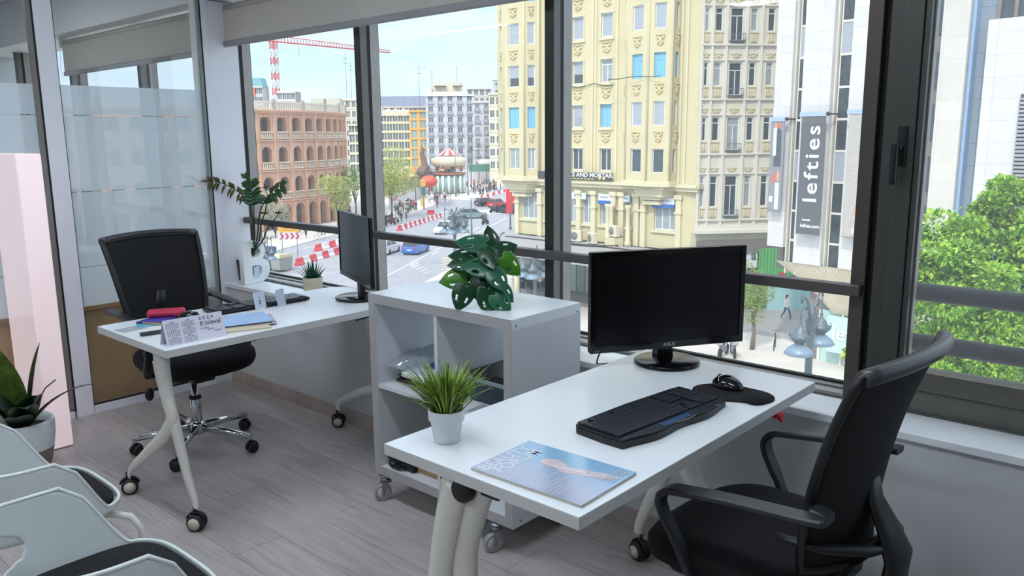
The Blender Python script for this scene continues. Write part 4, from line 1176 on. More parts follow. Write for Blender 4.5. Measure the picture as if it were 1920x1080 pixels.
b = MB(); b.tube([root, root.lerp(mid, 0.5)+Vector((0.01, 0, 0)), mid], 0.0028, 8)
b.tube([root, root+CR*0.035+Vector((0, 0, 0.0)), root+CR*0.06], 0.0016, 6); b.tube([root, root-CR*0.02+Vector((0, 0, 0.01)), root-CR*0.03], 0.0016, 6)
b.build('stem', bpy.data.materials['stalk_0'], t)

# ---- far desk things
t = thing('desk_calendar', 'triangular cardboard desk calendar for 2024 at the front corner of the far desk', 'calendar', (-2.868, 1.394, DT), R(90))
# local x along the face (right as read), -y towards the reader
h_, d_ = 0.093, 0.030; wd = 0.116
ang = math.atan2(d_, h_)
M_cal = mat('calendar_card', (214, 214, 228), 0.7, var=0.02)
b = MB()
for s in (-1, 1):
    b.faces([(-wd, s*d_, 0), (wd, s*d_, 0), (wd, 0, h_), (-wd, 0, h_), (-wd, s*(d_-0.0012), 0.0), (wd, s*(d_-0.0012), 0.0), (wd, 0, h_-0.003), (-wd, 0, h_-0.003)], [(0, 1, 2, 3), (4, 7, 6, 5), (0, 4, 5, 1), (0, 3, 7, 4), (1, 5, 6, 2)])
b.box(-wd, wd, -d_+0.001, d_-0.001, 0, 0.0012)
b.build('card', M_cal, t)
face = bpy.data.objects.new('print_face', None)
def cal_pt(x, z, off=0.0012):   # point on front face at height fraction
    q = z/h_; return Vector((x, -d_*(1-q)-off*math.cos(ang), z+off*math.sin(ang)))
rotf = (R(90)-ang, 0, 0)
M_inkd = mat('ink_dark', (44, 46, 66), 0.7); M_inkg = mat('ink_grey', (120, 122, 140), 0.7); M_inkn = mat('ink_navy', (24, 40, 70), 0.6)
text('year_lettering', '2 0 2 4', 0.017, M_inkd, t, cal_pt(0.020, 0.079), rotf, 0.0001, xscale=1.2)
text('brand_lettering', 'inleval', 0.026, M_inkn, t, cal_pt(0.040, 0.060), rotf, 0.0001)
lm_ = MB().box(-0.006, 0.006, -0.0003, 0.0003, -0.007, 0.007).build('logo_mark', M_inkn, t, None); lm_.location = cal_pt(0.028, 0.060); lm_.rotation_euler = (-ang, 0, 0)
text('logo_lettering', 'n', 0.019, M_cal, t, cal_pt(0.0235, 0.0605, 0.0022), rotf, 0.0001, bold=0.0004)
for s_, x_, z_ in (('comprar', 0.018, 0.043), ('vender', 0.045, 0.036), ('alquilar', 0.072, 0.028)):
    text('slogan_lettering', s_, 0.0105, M_inkg, t, cal_pt(x_, z_), rotf, 0.0001)
g = MB()
for col in range(2):
    for row in range(3):
        x0 = -0.105+col*0.06; z0 = 0.078-row*0.027
        p = cal_pt(x0+0.022, z0+0.004); g.box(p.x-0.009, p.x+0.009, p.y-0.0003, p.y+0.0003, p.z-0.0009, p.z+0.0009)
        for a in range(7):
            for c_ in range(5):
                p = cal_pt(x0+a*0.0072, z0-c_*0.0043)
                g.box(p.x-0.0018, p.x+0.0018, p.y-0.0003, p.y+0.0003, p.z-0.0010, p.z+0.0010)
g.build('date_grid', M_inkg, t)
def sheet(name, label, cat, x, y, z, sx, sy, m, rz, th=0.0009, group=None):
    return flatbox(name, label, cat, x, y, z, sx, sy, th, m, rz, group, 0)
sheet('folder', 'cream paper folder under the blue sheet on the far desk', 'folder', -2.965, 1.60, DT, 0.225, 0.27, mat('cream_card', (206, 196, 168), 0.7), -0.35, 0.006)
sheet('document', 'pinkish document under the blue sheet on the far desk', 'document', -2.985, 1.655, DT+0.0062, 0.19, 0.26, mat('pink_card', (186, 168, 176), 0.7), -0.42, 0.003)
sheet('folder', 'black document sleeve directly under the blue sheet on the far desk', 'folder', -3.0, 1.64, DT+0.0094, 0.20, 0.25, mat('black_sleeve', (30, 32, 40), 0.5), -0.34, 0.0025)
sheet('document', 'pale blue sheet on top of the papers on the far desk', 'document', -3.01, 1.645, DT+0.0121, 0.205, 0.27, mat('blue_sheet', (158, 190, 230), 0.45, var=0.1, scale=12), -0.30, 0.0012)
sheet('card', 'grey printed card at the front left of the far desk', 'card', -3.235, 1.315, DT, 0.075, 0.10, mat('grey_card', (164, 172, 182), 0.4, var=0.25, scale=90), 0.15)
sheet('card', 'small turquoise card beside the grey card on the far desk', 'card', -3.255, 1.395, DT+0.001, 0.065, 0.09, mat('teal_card', (90, 170, 196), 0.4, var=0.15, scale=50), -0.35)
sheet('notebook', 'blue-violet notebook beside the pink pouch on the far desk', 'notebook', -3.305, 1.46, DT, 0.10, 0.15, mat('violet_cover', (62, 60, 150), 0.5), 0.5, 0.008)
o = MB().box(-0.075, 0.075, -0.03, 0.03, 0, 0.03, bev=0.012).build('pencil_case', mat('pink_pouch', (186, 40, 76), 0.45, var=0.15, scale=30), None, (-3.325, 1.505, DT+0.0085), R(60))
tag(o, 'deep pink pencil pouch lying on the violet notebook', 'pouch')
p = thing('pen', 'dark pen with wooden barrel in front of the violet notebook', 'pen', (-3.23, 1.415, DT+0.0045), R(28))
MB().tube([(-0.065, 0, 0), (0.045, 0, 0)], 0.0042, 10).build('barrel', mat('pen_wood', (176, 146, 96), 0.5), p)
MB().tube([(-0.075, 0, 0), (-0.062, 0, 0)], 0.0045, 10).tube([(0.045, 0, 0), (0.07, 0, 0)], [0.0042, 0.0008], 10).build('tip', M_black, p)
for x_, y_, lab, rz in ((-3.175, 1.86, 'upright white business card leaning on the keyboard, with grey print', 95), (-3.155, 1.955, 'upright plain white card at the right of the printed one on the keyboard edge', 110)):
    c = thing('business_card', lab, 'card', (x_, y_, DT), R(rz), 'upright cards on the far keyboard')
    o = MB().box(-0.029, 0.029, -0.0006, 0.0006, 0.002, 0.078).build('card', mat('card_white_%d' % rz, (206, 214, 232), 0.6), c); o.rotation_euler = (R(-10), 0, 0)
    if rz == 95:
        g = MB(); g.box(-0.004, 0.004, -0.0012, -0.0006, 0.02, 0.042).box(-0.002, 0.002, -0.0012, -0.0006, 0.047, 0.055); o = g.build('print', M_inkg, c); o.rotation_euler = (R(-10), 0, 0)
    MB().box(-0.012, 0.012, -0.012, 0.010, 0, 0.003).build('clip', M_potw, c)
sheet('sticky_note', 'pale green and white notes at the foot of the small monitor', 'note', -2.985, 2.395, DT, 0.10, 0.06, mat('green_note', (196, 222, 190), 0.8, var=0.1, scale=30), 0.2)

# ---- sill: letter B, ZZ plant, aloe
t = thing('letter_b', 'large white decorative letter B standing on the window sill', 'letter', (-4.43, 2.565, ZS), R(97))
def arcpts(cx, cz, rx, rz, a0, a1, n): return [(cx+rx*math.cos(R(a0+(a1-a0)*k/n)), cz+rz*math.sin(R(a0+(a1-a0)*k/n))) for k in range(n+1)]
LBS = 0.9
outer = [(-0.095, 0.0)] + arcpts(0.03, 0.082, 0.082, 0.082, -90, 66, 14) + arcpts(0.015, 0.212, 0.068, 0.068, -50, 90, 14) + [(-0.095, 0.28)]
hole1 = [(-0.032, 0.048)] + arcpts(0.02, 0.082, 0.034, 0.034, -90, 90, 10) + [(-0.032, 0.116)]
hole2 = [(-0.032, 0.172)] + arcpts(0.012, 0.205, 0.032, 0.033, -90, 90, 10) + [(-0.032, 0.238)]
cu = bpy.data.curves.new('b_outline', 'CURVE'); cu.dimensions = '2D'; cu.fill_mode = 'BOTH'; cu.extrude = 0.020; cu.bevel_depth = 0.001
for pl in (outer, hole1, hole2):
    sp = cu.splines.new('POLY'); sp.points.add(len(pl)-1)
    for q, (x, z) in zip(sp.points, pl): q.co = (x*LBS, z*LBS, 0, 1)
    sp.use_cyclic_u = True
tmp = bpy.data.objects.new('tmp', cu); COL.objects.link(tmp)
dg = bpy.context.evaluated_depsgraph_get(); dg.update()
me = bpy.data.meshes.new_from_object(tmp.evaluated_get(dg)); bpy.data.objects.remove(tmp)
me.materials.clear(); me.materials.append(mat('letter_white', (236, 242, 242), 0.45, var=0.02))
lb = bpy.data.objects.new('letter_body', me); COL.objects.link(lb); lb.parent = t; lb.rotation_euler = (R(90), 0, 0); lb.location = (0, 0, 0.002)
o = MB().box(-0.02, 0.02, -0.0245, -0.0235, 0.03, 0.10).build('card', mat('pale_card', (196, 214, 228), 0.5), t)
# ZZ plant behind the letter
pz = Vector((-4.50, 2.60, ZS))
pz = Vector((-4.44, 2.605, ZS))
t = thing('zz_plant', 'tall leafy plant with arching stems behind the white letter B', 'plant', (-4.568, 2.575, ZS))
MB().lathe([(0.0, 0.0), (0.032, 0.0), (0.042, 0.11), (0.044, 0.13), (0.041, 0.13), (0.039, 0.115)], 28, cap1=False).build('pot', mat('pot_terra_dark', (60, 50, 46), 0.7), t)
MB().lathe([(0.0, 0.115), (0.0395, 0.115)], 20, cap0=False, cap1=False).build('soil', M_soil, t)
M_zz = mat('zz_leaf', (38, 84, 42), 0.28, var=0.3, scale=20); M_zzb = mat('zz_leaf_brown', (104, 96, 52), 0.4, var=0.4, scale=40); M_zst = mat('zz_stem', (36, 48, 30), 0.4)
base = Vector((-4.568, 2.575, ZS))
def zp(px, py, y): return ony(px, py, min(y, 2.575-max(0, 455-px)*0.0030))-base
stems = [([(476, 455), (472, 400), (463, 375), (440, 355), (412, 342), (392, 340)], 2.56, M_zzb, 0.062, 10),
         ([(476, 455), (476, 410), (475, 370), (470, 345), (462, 335)], 2.57, M_zz, 0.085, 10),
         ([(480, 455), (487, 400), (500, 372), (515, 355), (530, 346)], 2.56, M_zz, 0.075, 9),
         ([(484, 455), (490, 420), (499, 390), (502, 370), (497, 350)], 2.60, M_zst, 0.03, 3),
         ([(490, 455), (500, 432), (512, 415), (520, 405), (522, 400)], 2.58, M_zst, 0.03, 2)]
for si, (pts, y, M_, ll, nl) in enumerate(stems):
    P = [zp(px, py, y) for px, py in pts]; P = [Vector((0.006*(si-2), 0.0, 0.115))]+P
    sm = []
    for i in range(len(P)-1):
        p0, p1, p2, p3 = P[max(i-1, 0)], P[i], P[i+1], P[min(i+2, len(P)-1)]
        for k in range(5):
            q = k/5; sm.append(0.5*((2*p1)+(p2-p0)*q+(2*p0-5*p1+4*p2-p3)*q*q+(3*p1-p0-3*p2+p3)*q**3))
    sm.append(P[-1])
    so = MB().tube(sm, [0.0055*(1-0.7*i/len(sm)) for i in range(len(sm))], 8).build('stem', M_zst, t)
    n = len(sm); lf = MB()
    for k in range(nl):
        i = int(n*(0.50+0.46*k/max(1, nl-1))); i = min(i, n-2)
        d_ = (sm[i+1]-sm[i]).normalized()
        for s in (-1, 1):
            side = (CR*0.9+Vector((0, 0, 0.15)))*s if abs(d_.z) > 0.6 else (Vector((0, 0, 1))*s+CR*0.2)
            out = (side+d_*0.75).normalized()
            L2 = ll*(1-0.3*k/nl); c = sm[i]
            pth = [c+out*(L2*q/5)+Vector((0, 0, -0.25*L2*(q/5)**2)) for q in range(6)]
            leaf_blade(lf, pth, [0.001, L2*0.15, L2*0.2, L2*0.18, L2*0.1, 0.0006], up=Vector((0.4, -0.8, 0.5)), fold=0.2)
    c = sm[-1]; d_ = (sm[-1]-sm[-3]).normalized()
    leaf_blade(lf, [c+d_*(ll*0.8*q/5) for q in range(6)], [0.001, ll*.12, ll*.16, ll*.14, ll*.08, 0.0006], up=Vector((0.4, -0.8, 0.5)))
    o = lf.build('leaves', M_, t); md = o.modifiers.new('th', 'SOLIDIFY'); md.thickness = 0.0008
# aloe in cream pot at the back edge of sill
t = thing('aloe_plant', 'small spiky succulent in a round cream pot on the sill behind the far desk', 'plant', (-3.83, 2.575, ZS))
MB().lathe([(0.0, 0), (0.046, 0), (0.050, 0.006), (0.055, 0.07), (0.056, 0.095), (0.053, 0.098), (0.050, 0.094), (0.048, 0.08)], 36, cap1=False).build('pot', mat('ribbed_cream', (204, 194, 172), 0.6, var=0.08, scale=50), t)
MB().lathe([(0.0, 0.084), (0.049, 0.084)], 24, cap0=False, cap1=False).build('soil', M_soil, t)
M_al = mat('aloe_green', (20, 74, 50), 0.35, var=0.25, scale=30)
for k in range(22):
    az = k*2.399; ring = k/22.0
    le = 0.12+ring*1.05; ln_ = 0.115-0.02*ring
    b = MB(); pts = []; p = Vector((0.010*math.cos(az), 0.010*math.sin(az), 0.084)); a_ = le
    for i in range(8):
        pts.append(p.copy()); p = p+Vector((math.cos(az)*math.sin(a_), math.sin(az)*math.sin(a_), math.cos(a_)))*ln_/7; a_ -= 0.03
    b.tube(pts, [0.0062, 0.0078, 0.0075, 0.0065, 0.005, 0.0035, 0.002, 0.0004], 7, flat=0.45, up=(math.cos(az), math.sin(az), 0.3))
    b.build('leaf', M_al, t)
# cable of the near monitor is its own part of that monitor
mon = [o for o in bpy.data.objects if o.get('label') == 'large black widescreen monitor standing on the near desk'][0]
mi = Matrix.Translation((-1.352, 2.262, DT)) @ Matrix.Rotation(R(58), 4, 'Z')
cbl.xf(mi.inverted()); cbl.build('cable', M_black, mon)
# wall socket on the reveal
o = MB().box(-4.643, -4.632, 2.50, 2.56, 0.72, 0.80, bev=0.003).build('wall_socket', M_pvc)
tag(o, 'small white wall socket beside the letter B on the window reveal', 'socket')
# ================================================================ CITY: ground
M_asph = mat('asphalt', (150, 150, 156), 0.85, var=0.10, scale=0.6, bump=0.2, bscale=8)
M_pave = mat('pale_paving', (196, 190, 182), 0.8, var=0.07, scale=0.8, bump=0.2, bscale=5)
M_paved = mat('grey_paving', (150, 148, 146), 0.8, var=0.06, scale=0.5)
M_line = mat('road_paint', (214, 214, 214), 0.7, var=0.08, scale=3)
M_yel = mat('road_paint_yellow', (216, 190, 110), 0.7, var=0.1, scale=3)
struct(MB().box(-420, 160, 2.95, 420, GZ-0.5, GZ-0.12).build('ground', M_asph))
def gpoly(name, pix, m, th=0.12, z=0.0):
    pts = [gp(px, py)+Vector((0, 0, z)) for px, py in pix]
    return struct(MB().slab(pts, th).build(name, m))
struct(MB().slab([Vector(p) for p in ((-420, 3, GZ-0.02), (160, 3, GZ-0.02), (160, 420, GZ-0.02), (-420, 420, GZ-0.02))], 0.1).build('roadway', M_asph))
# plaza in front of the yellow building, sidewalk along it, strip by the bullring
def wpoly(name, pts, m, th=0.14):
    return struct(MB().slab([Vector((x, y, GZ+0.10)) for x, y in pts], th).build(name, m))
wpoly('plaza', [(-52, 46), (-46, 36), (-38, 22), (-30, 8), (20, 8), (20, 41.5), (-12, 41.5), (-24, 58), (-48, 55), (-76, 104), (-86, 122), (-92, 120), (-66, 71.5)], M_pave)
wpoly('sidewalk_shade', [(-47.5, 53), (-42, 48.5), (-20, 47.2), (-12, 43), (-12, 41.8), (20, 41.8), (20, 60), (-46, 60)], M_paved, 0.12)  # darker grey paints in the shade lying before the shops
struct(MB().slab([Vector((x, y, GZ+0.115)) for x, y in ((-47.5, 52.4), (-42, 48.6), (-20, 47.2), (-14, 44), (20, 43), (20, 52), (-46, 60))], 0.02).build('arcade_paving', M_paved))  # thin sheet, same darker grey put in for the arcade shade
wpoly('sidewalk_bullring', [(-74, 38), (-86.5, 60), (-99, 84), (-116, 108), (-135, 118), (-175, 100), (-160, 20), (-90, 18)], M_pave)
wpoly('sidewalk_centre', [(-112, 116), (-122, 128), (-150, 165), (-175, 200), (-290, 260), (-260, 130), (-160, 110)], M_pave)
wpoly('sidewalk_far', [(-100, 140), (-150, 210), (-128, 232), (-84, 150)], M_pave)
# lane lines, crossings
def gline(p0, p1, w, m, name='lane_line', dash=None):
    a, c = Vector(p0), Vector(p1); d_ = (c-a); L_ = d_.length; d_.normalize(); s = Vector((-d_.y, d_.x, 0))*w/2
    b = MB(); q = 0
    while q < L_:
        e_ = min(L_, q+(dash[0] if dash else L_))
        pa, pb = a+d_*q, a+d_*e_
        b.slab([pa-s+Vector((0, 0, .004)), pb-s+Vector((0, 0, .004)), pb+s+Vector((0, 0, .004)), pa+s+Vector((0, 0, .004))], 0.01)
        q = e_+(dash[1] if dash else 0.1)
    return struct(b.build(name, m))
G2 = lambda px, py: onz(px, py, GZ-0.02)
gline(G2(720, 520), G2(830, 462), 0.16, M_line); gline(G2(830, 462), G2(900, 425), 0.16, M_line)
gline(G2(770, 500), G2(880, 440), 0.14, M_line, dash=(3, 5)); gline(G2(620, 455), G2(720, 437), 0.16, M_line)
gline(G2(560, 452), G2(640, 440), 0.14, M_line); gline(G2(570, 466), G2(640, 450), 0.14, M_line)
gline(G2(700, 480), G2(800, 440), 0.14, M_line, dash=(4, 3)); gline(G2(690, 424), G2(860, 392), 0.12, M_line)
gline(G2(700, 433), G2(830, 403), 0.12, M_line); gline(G2(880, 445), G2(950, 408), 0.14, M_line)
gline(G2(520, 520), G2(610, 512), 0.14, M_line)
for k in range(9):
    x0 = 872+k*9
    gline(G2(x0, 405-k*0.6), G2(x0+28, 394-k*0.8), 0.35, M_line, 'crossing_bar')
for k in range(5):
    gline(G2(768+k*6, 498+k*4), G2(778+k*7, 493+k*4), 0.10, M_line, 'road_letter_bar')
for k in range(7):
    gline(G2(828, 486+k*5), G2(850, 480+k*5.5), 0.22, M_yel, 'hatch_line')
# kerb between road and right-hand sidewalk
gline(Vector((-66, 71.5, GZ+0.1)), Vector((-92, 120, GZ+0.1)), 0.25, M_paved, 'kerb')
# distant tan promenade roof line
# ================================================================ helpers: people, cars, bikes, lamps, trees
def skin_person(name, joints, edges):
    me = bpy.data.meshes.new(name); me.from_pydata([j[0] for j in joints], edges, [])
    o = bpy.data.objects.new(name, me); COL.objects.link(o)
    md = o.modifiers.new('skin', 'SKIN')
    for v, j in zip(me.skin_vertices[0].data, joints):
        v.radius = (j[1], j[1] if len(j) < 3 else j[2]); v.use_root = False
    me.skin_vertices[0].data[0].use_root = True
    md2 = o.modifiers.new('ss', 'SUBSURF'); md2.levels = 1; md2.render_levels = 1
    dg = bpy.context.evaluated_depsgraph_get(); dg.update()
    m2 = bpy.data.meshes.new_from_object(o.evaluated_get(dg)); bpy.data.objects.remove(o)
    return m2
def person_mesh(stride, arm=0.15):
    J = [((0, 0, 0.96), 0.125, 0.155), ((0, 0, 1.15), 0.115, 0.14), ((0, 0, 1.36), 0.11, 0.17), ((0, 0.0, 1.47), 0.055, 0.06), ((0.0, 0, 1.53), 0.052, 0.052), ((0.01, 0, 1.60), 0.088, 0.078), ((0.0, 0, 1.68), 0.07, 0.065)]
    E = [(0, 1), (1, 2), (2, 3), (3, 4), (4, 5), (5, 6)]
    for s in (-1, 1):
        n = len(J); f = s*stride
        J += [((0.0, s*0.09, 0.88), 0.085, 0.09), ((f*0.22+0.03, s*0.10, 0.50), 0.055, 0.06), ((f*0.42-(0.08 if f < 0 else 0), s*0.10, 0.10+(0.06 if f < 0 else 0)), 0.038, 0.04), ((f*0.42+0.13-(0.08 if f < 0 else 0), s*0.105, 0.045+(0.03 if f < 0 else 0)), 0.035, 0.04)]
        E += [(0, n), (n, n+1), (n+1, n+2), (n+2, n+3)]
        n = len(J); g = -f
        J += [((0, s*0.19, 1.40), 0.055, 0.055), ((g*0.14-0.02, s*0.235, 1.13), 0.042, 0.042), ((g*0.30+arm*0.4, s*0.23, 0.90), 0.032, 0.03), ((g*0.34+arm*0.5, s*0.22, 0.80), 0.035, 0.02)]
        E += [(2, n), (n, n+1), (n+1, n+2), (n+2, n+3)]
    me = skin_person('body', J, E)
    for k in range(5): me.materials.append(None)
    for p in me.polygons:
        c = p.center; p.use_smooth = True
        if c.z > 1.485: p.material_index = 0
        elif c.z < 0.09: p.material_index = 3
        elif abs(c.y) > 0.17 and c.z < 0.93: p.material_index = 0
        elif c.z > 0.93: p.material_index = 1
        else: p.material_index = 2
    return me
def hair_mesh(long):
    b = MB()
    b.ball((-0.015, 0, 1.655), 0.102, 14, (1.0, 0.92, 1.0))
    if long: b.tube([(-0.06, 0, 1.66), (-0.085, 0, 1.55), (-0.08, 0, 1.43)], [0.075, 0.07, 0.04], 10)
    bm = b.bm
    for v in bm.verts:
        if v.co.x > 0.055 and v.co.z < 1.69: v.co.x = 0.03
        if not long and v.co.z < 1.60: v.co.z = 1.60+(v.co.z-1.6)*0.2
    o = b.build('hair', bpy.data.materials['black_plastic'])
    me = o.data; bpy.data.objects.remove(o); me.materials.clear(); me.materials.append(None)
    return me
def face_mesh():
    b = MB()
    b.ball((0.098, 0, 1.615), 0.014, 8, (1.2, 0.8, 1.3))
    b.ball((0.02, 0.084, 1.615), 0.018, 8, (0.8, 0.4, 1.2)).ball((0.02, -0.084, 1.615), 0.018, 8, (0.8, 0.4, 1.2))
    b.mi = 1
    b.ball((0.083, 0.030, 1.632), 0.009, 6).ball((0.083, -0.030, 1.632), 0.009, 6).box(0.080, 0.090, -0.02, 0.02, 1.573, 1.580)
    o = b.build('face', [bpy.data.materials['black_plastic'], bpy.data.materials['black_plastic']])
    me = o.data; bpy.data.objects.remove(o); me.materials.clear(); me.materials.append(None); me.materials.append(bpy.data.materials['black_plastic'])
    return me
PM = [person_mesh(0.0), person_mesh(0.75, 0.2), person_mesh(0.45, 0.3)]
HM = [hair_mesh(False), hair_mesh(True)]
FM = face_mesh()
_pc = {}
def cm(c, rough=0.8):
    k = tuple(c)
    if k not in _pc: _pc[k] = mat('cloth_%02x%02x%02x' % k, c, rough, var=0.12, scale=9)
    return _pc[k]
SKIN = cm((206, 160, 136)); SKIN2 = cm((150, 106, 82))
LASTP = [None]
def person(label, p, face, pose, top, legs, hair=(40, 30, 26), long=False, shoes=(60, 60, 60), skin=None, group=None, s=1.0, bag=None, prone=0):
    t = thing('person', label, 'person', p, face, group)
    LASTP[0] = t
    t.scale = (s, s, s)
    o = bpy.data.objects.new('body', PM[pose]); COL.objects.link(o); o.parent = t
    for i, m in enumerate((skin or SKIN, cm(top), cm(legs), cm(shoes), SKIN)):
        o.material_slots[i].link = 'OBJECT'; o.material_slots[i].material = m
    h = bpy.data.objects.new('hair', HM[1 if long else 0]); COL.objects.link(h); h.parent = t
    h.material_slots[0].link = 'OBJECT'; h.material_slots[0].material = cm(hair)
    f = bpy.data.objects.new('face', FM); COL.objects.link(f); f.parent = t
    f.material_slots[0].link = 'OBJECT'; f.material_slots[0].material = skin or SKIN
    if bag:
        MB().box(-0.09, 0.09, 0.19, 0.29, 0.72, 0.98, bev=0.02).tube([(0, 0.24, 0.97), (0, 0.22, 1.2), (0, 0.1, 1.43), (0, -0.02, 1.46)], 0.010, 6).build('shoulder_bag', cm(bag), t)
    return t
ZG = GZ+0.10
def onp(px, py, z=None):
    return onz(px, py, ZG if z is None else z)

# near walkers
person('person with long dark hair in a white top and jeans striding across the shaded paving', onp(1474, 600), R(-20), 1, (226, 214, 200), (58, 74, 110), (28, 22, 20), True, (220, 220, 220))
person('person in a pale pink jacket and jeans with a black bag, walking past the shops', onp(1073, 545), R(100), 1, (212, 182, 184), (60, 96, 140), (34, 26, 24), False, (220, 220, 220), bag=(30, 30, 32))
person('person dressed all in pink standing by the red shop display', onp(1093, 546), R(20), 0, (214, 120, 120), (170, 80, 96), (60, 40, 34))
person('blond person in a cream top and jeans walking under the canopy', onp(1013, 548), R(110), 2, (226, 204, 178), (70, 90, 120), (190, 160, 110), False, (225, 225, 225))
person('person in dark blue clothes walking away beside the shelf plant', onp(972, 549), R(150), 2, (66, 80, 106), (52, 62, 84), (40, 34, 30))
person('person in black crouched over a motorbike beside the dark mullion', onp(1008, 535), R(60), 0, (44, 46, 52), (40, 42, 50), (30, 26, 24))
CLOTH = [(34, 36, 44), (52, 58, 74), (120, 40, 44), (196, 190, 180), (80, 84, 92), (44, 40, 40), (160, 60, 66), (96, 110, 132), (214, 206, 196), (70, 60, 56)]
PANTS = [(38, 42, 54), (58, 70, 96), (46, 44, 46), (90, 86, 80), (30, 32, 36)]
rg = random.Random(21)
CNAME = {(34, 36, 44): 'black', (52, 58, 74): 'navy', (120, 40, 44): 'dark red', (196, 190, 180): 'cream', (80, 84, 92): 'grey', (44, 40, 40): 'dark brown', (160, 60, 66): 'red', (96, 110, 132): 'blue-grey', (214, 206, 196): 'white', (70, 60, 56): 'brown'}
def ordinal(k): return ('first', 'second', 'third', 'fourth', 'fifth', 'sixth', 'seventh', 'eighth', 'ninth', 'tenth', 'eleventh', 'twelfth', 'thirteenth', 'fourteenth', 'fifteenth', 'sixteenth', 'seventeenth', 'eighteenth', 'nineteenth', 'twentieth')[k] if k < 20 else '%dth' % (k+1)
def crowd(n, pix, labels, group):
    got = []
    for k in range(n):
        q = rg.random(); w = rg.random()
        (x0, y0), (x1, y1), (x2, y2), (x3, y3) = pix
        px = (x0*(1-q)+x1*q)*(1-w)+(x3*(1-q)+x2*q)*w; py = (y0*(1-q)+y1*q)*(1-w)+(y3*(1-q)+y2*q)*w
        c = rg.choice(CLOTH)
        person('pedestrian', onp(px, py), rg.uniform(0, 2*PI), rg.choice((0, 1, 2)), c, rg.choice(PANTS), rg.choice(((30, 24, 22), (70, 50, 36), (120, 90, 60))), rg.random() < 0.35, (50, 50, 54), group=group, s=rg.uniform(0.94, 1.05))
        got.append((px, CNAME[c], bpy.context.scene.objects[-1] if False else LASTP[0]))
    seen = {}
    for px, cn_, o_ in sorted(got, key=lambda g_: g_[0]):
        i_ = seen.get(cn_, 0); seen[cn_] = i_+1
        o_['label'] = 'tiny %s in %s top, %s such from the left, %s' % (labels[0], cn_, ordinal(i_), labels[1])
crowd(30, ((733, 398), (775, 386), (782, 396), (745, 410)), ('person', 'in the left kerb crowd'), 'crowd by the left kerb')
crowd(62, ((872, 352), (932, 338), (940, 356), (900, 372)), ('person', 'in the far crowd'), 'crowd on the far crossing')
crowd(14, ((800, 376), (862, 366), (866, 374), (806, 384)), ('person', 'before the kiosk'), 'pedestrians near the kiosk')
crowd(16, ((540, 418), (668, 400), (670, 412), (560, 424)), ('person', 'before the bullring'), 'pedestrians by the bullring')
for (px, py, lab, c, l) in ((753, 418, 'person in dark clothes on the kerb left of the red and white barrier', (40, 44, 54), (50, 62, 84)), (762, 414, 'person in grey-violet clothes beside the one in dark clothes on the kerb', (110, 106, 126), (60, 64, 80)),
                     (776, 394, 'person in a red jacket in front of the waiting crowd', (190, 36, 44), (90, 80, 80)), (820, 392, 'person in dark red crossing the road beyond the barrier', (96, 50, 60), (80, 84, 92)),
                     (862, 363, 'person in an orange vest by the green post', (232, 110, 50), (220, 120, 60)), (655, 418, 'person in black walking under the pale tree', (34, 36, 44), (36, 40, 48)),
                     (608, 414, 'person in a brown coat before the bullring', (150, 112, 90), (80, 60, 56)), (517, 446, 'person in a dark coat beyond the yellow sign', (52, 54, 62), (44, 46, 54)),
                     (560, 449, 'person in grey clothes at the roadside beyond the yellow sign', (76, 74, 78), (60, 58, 62)), (574, 447, 'slim person in black walking by the roadside right of the yellow sign', (40, 40, 46), (40, 40, 46))):
    person(lab, onp(px, py), R(120), 2, c, l)

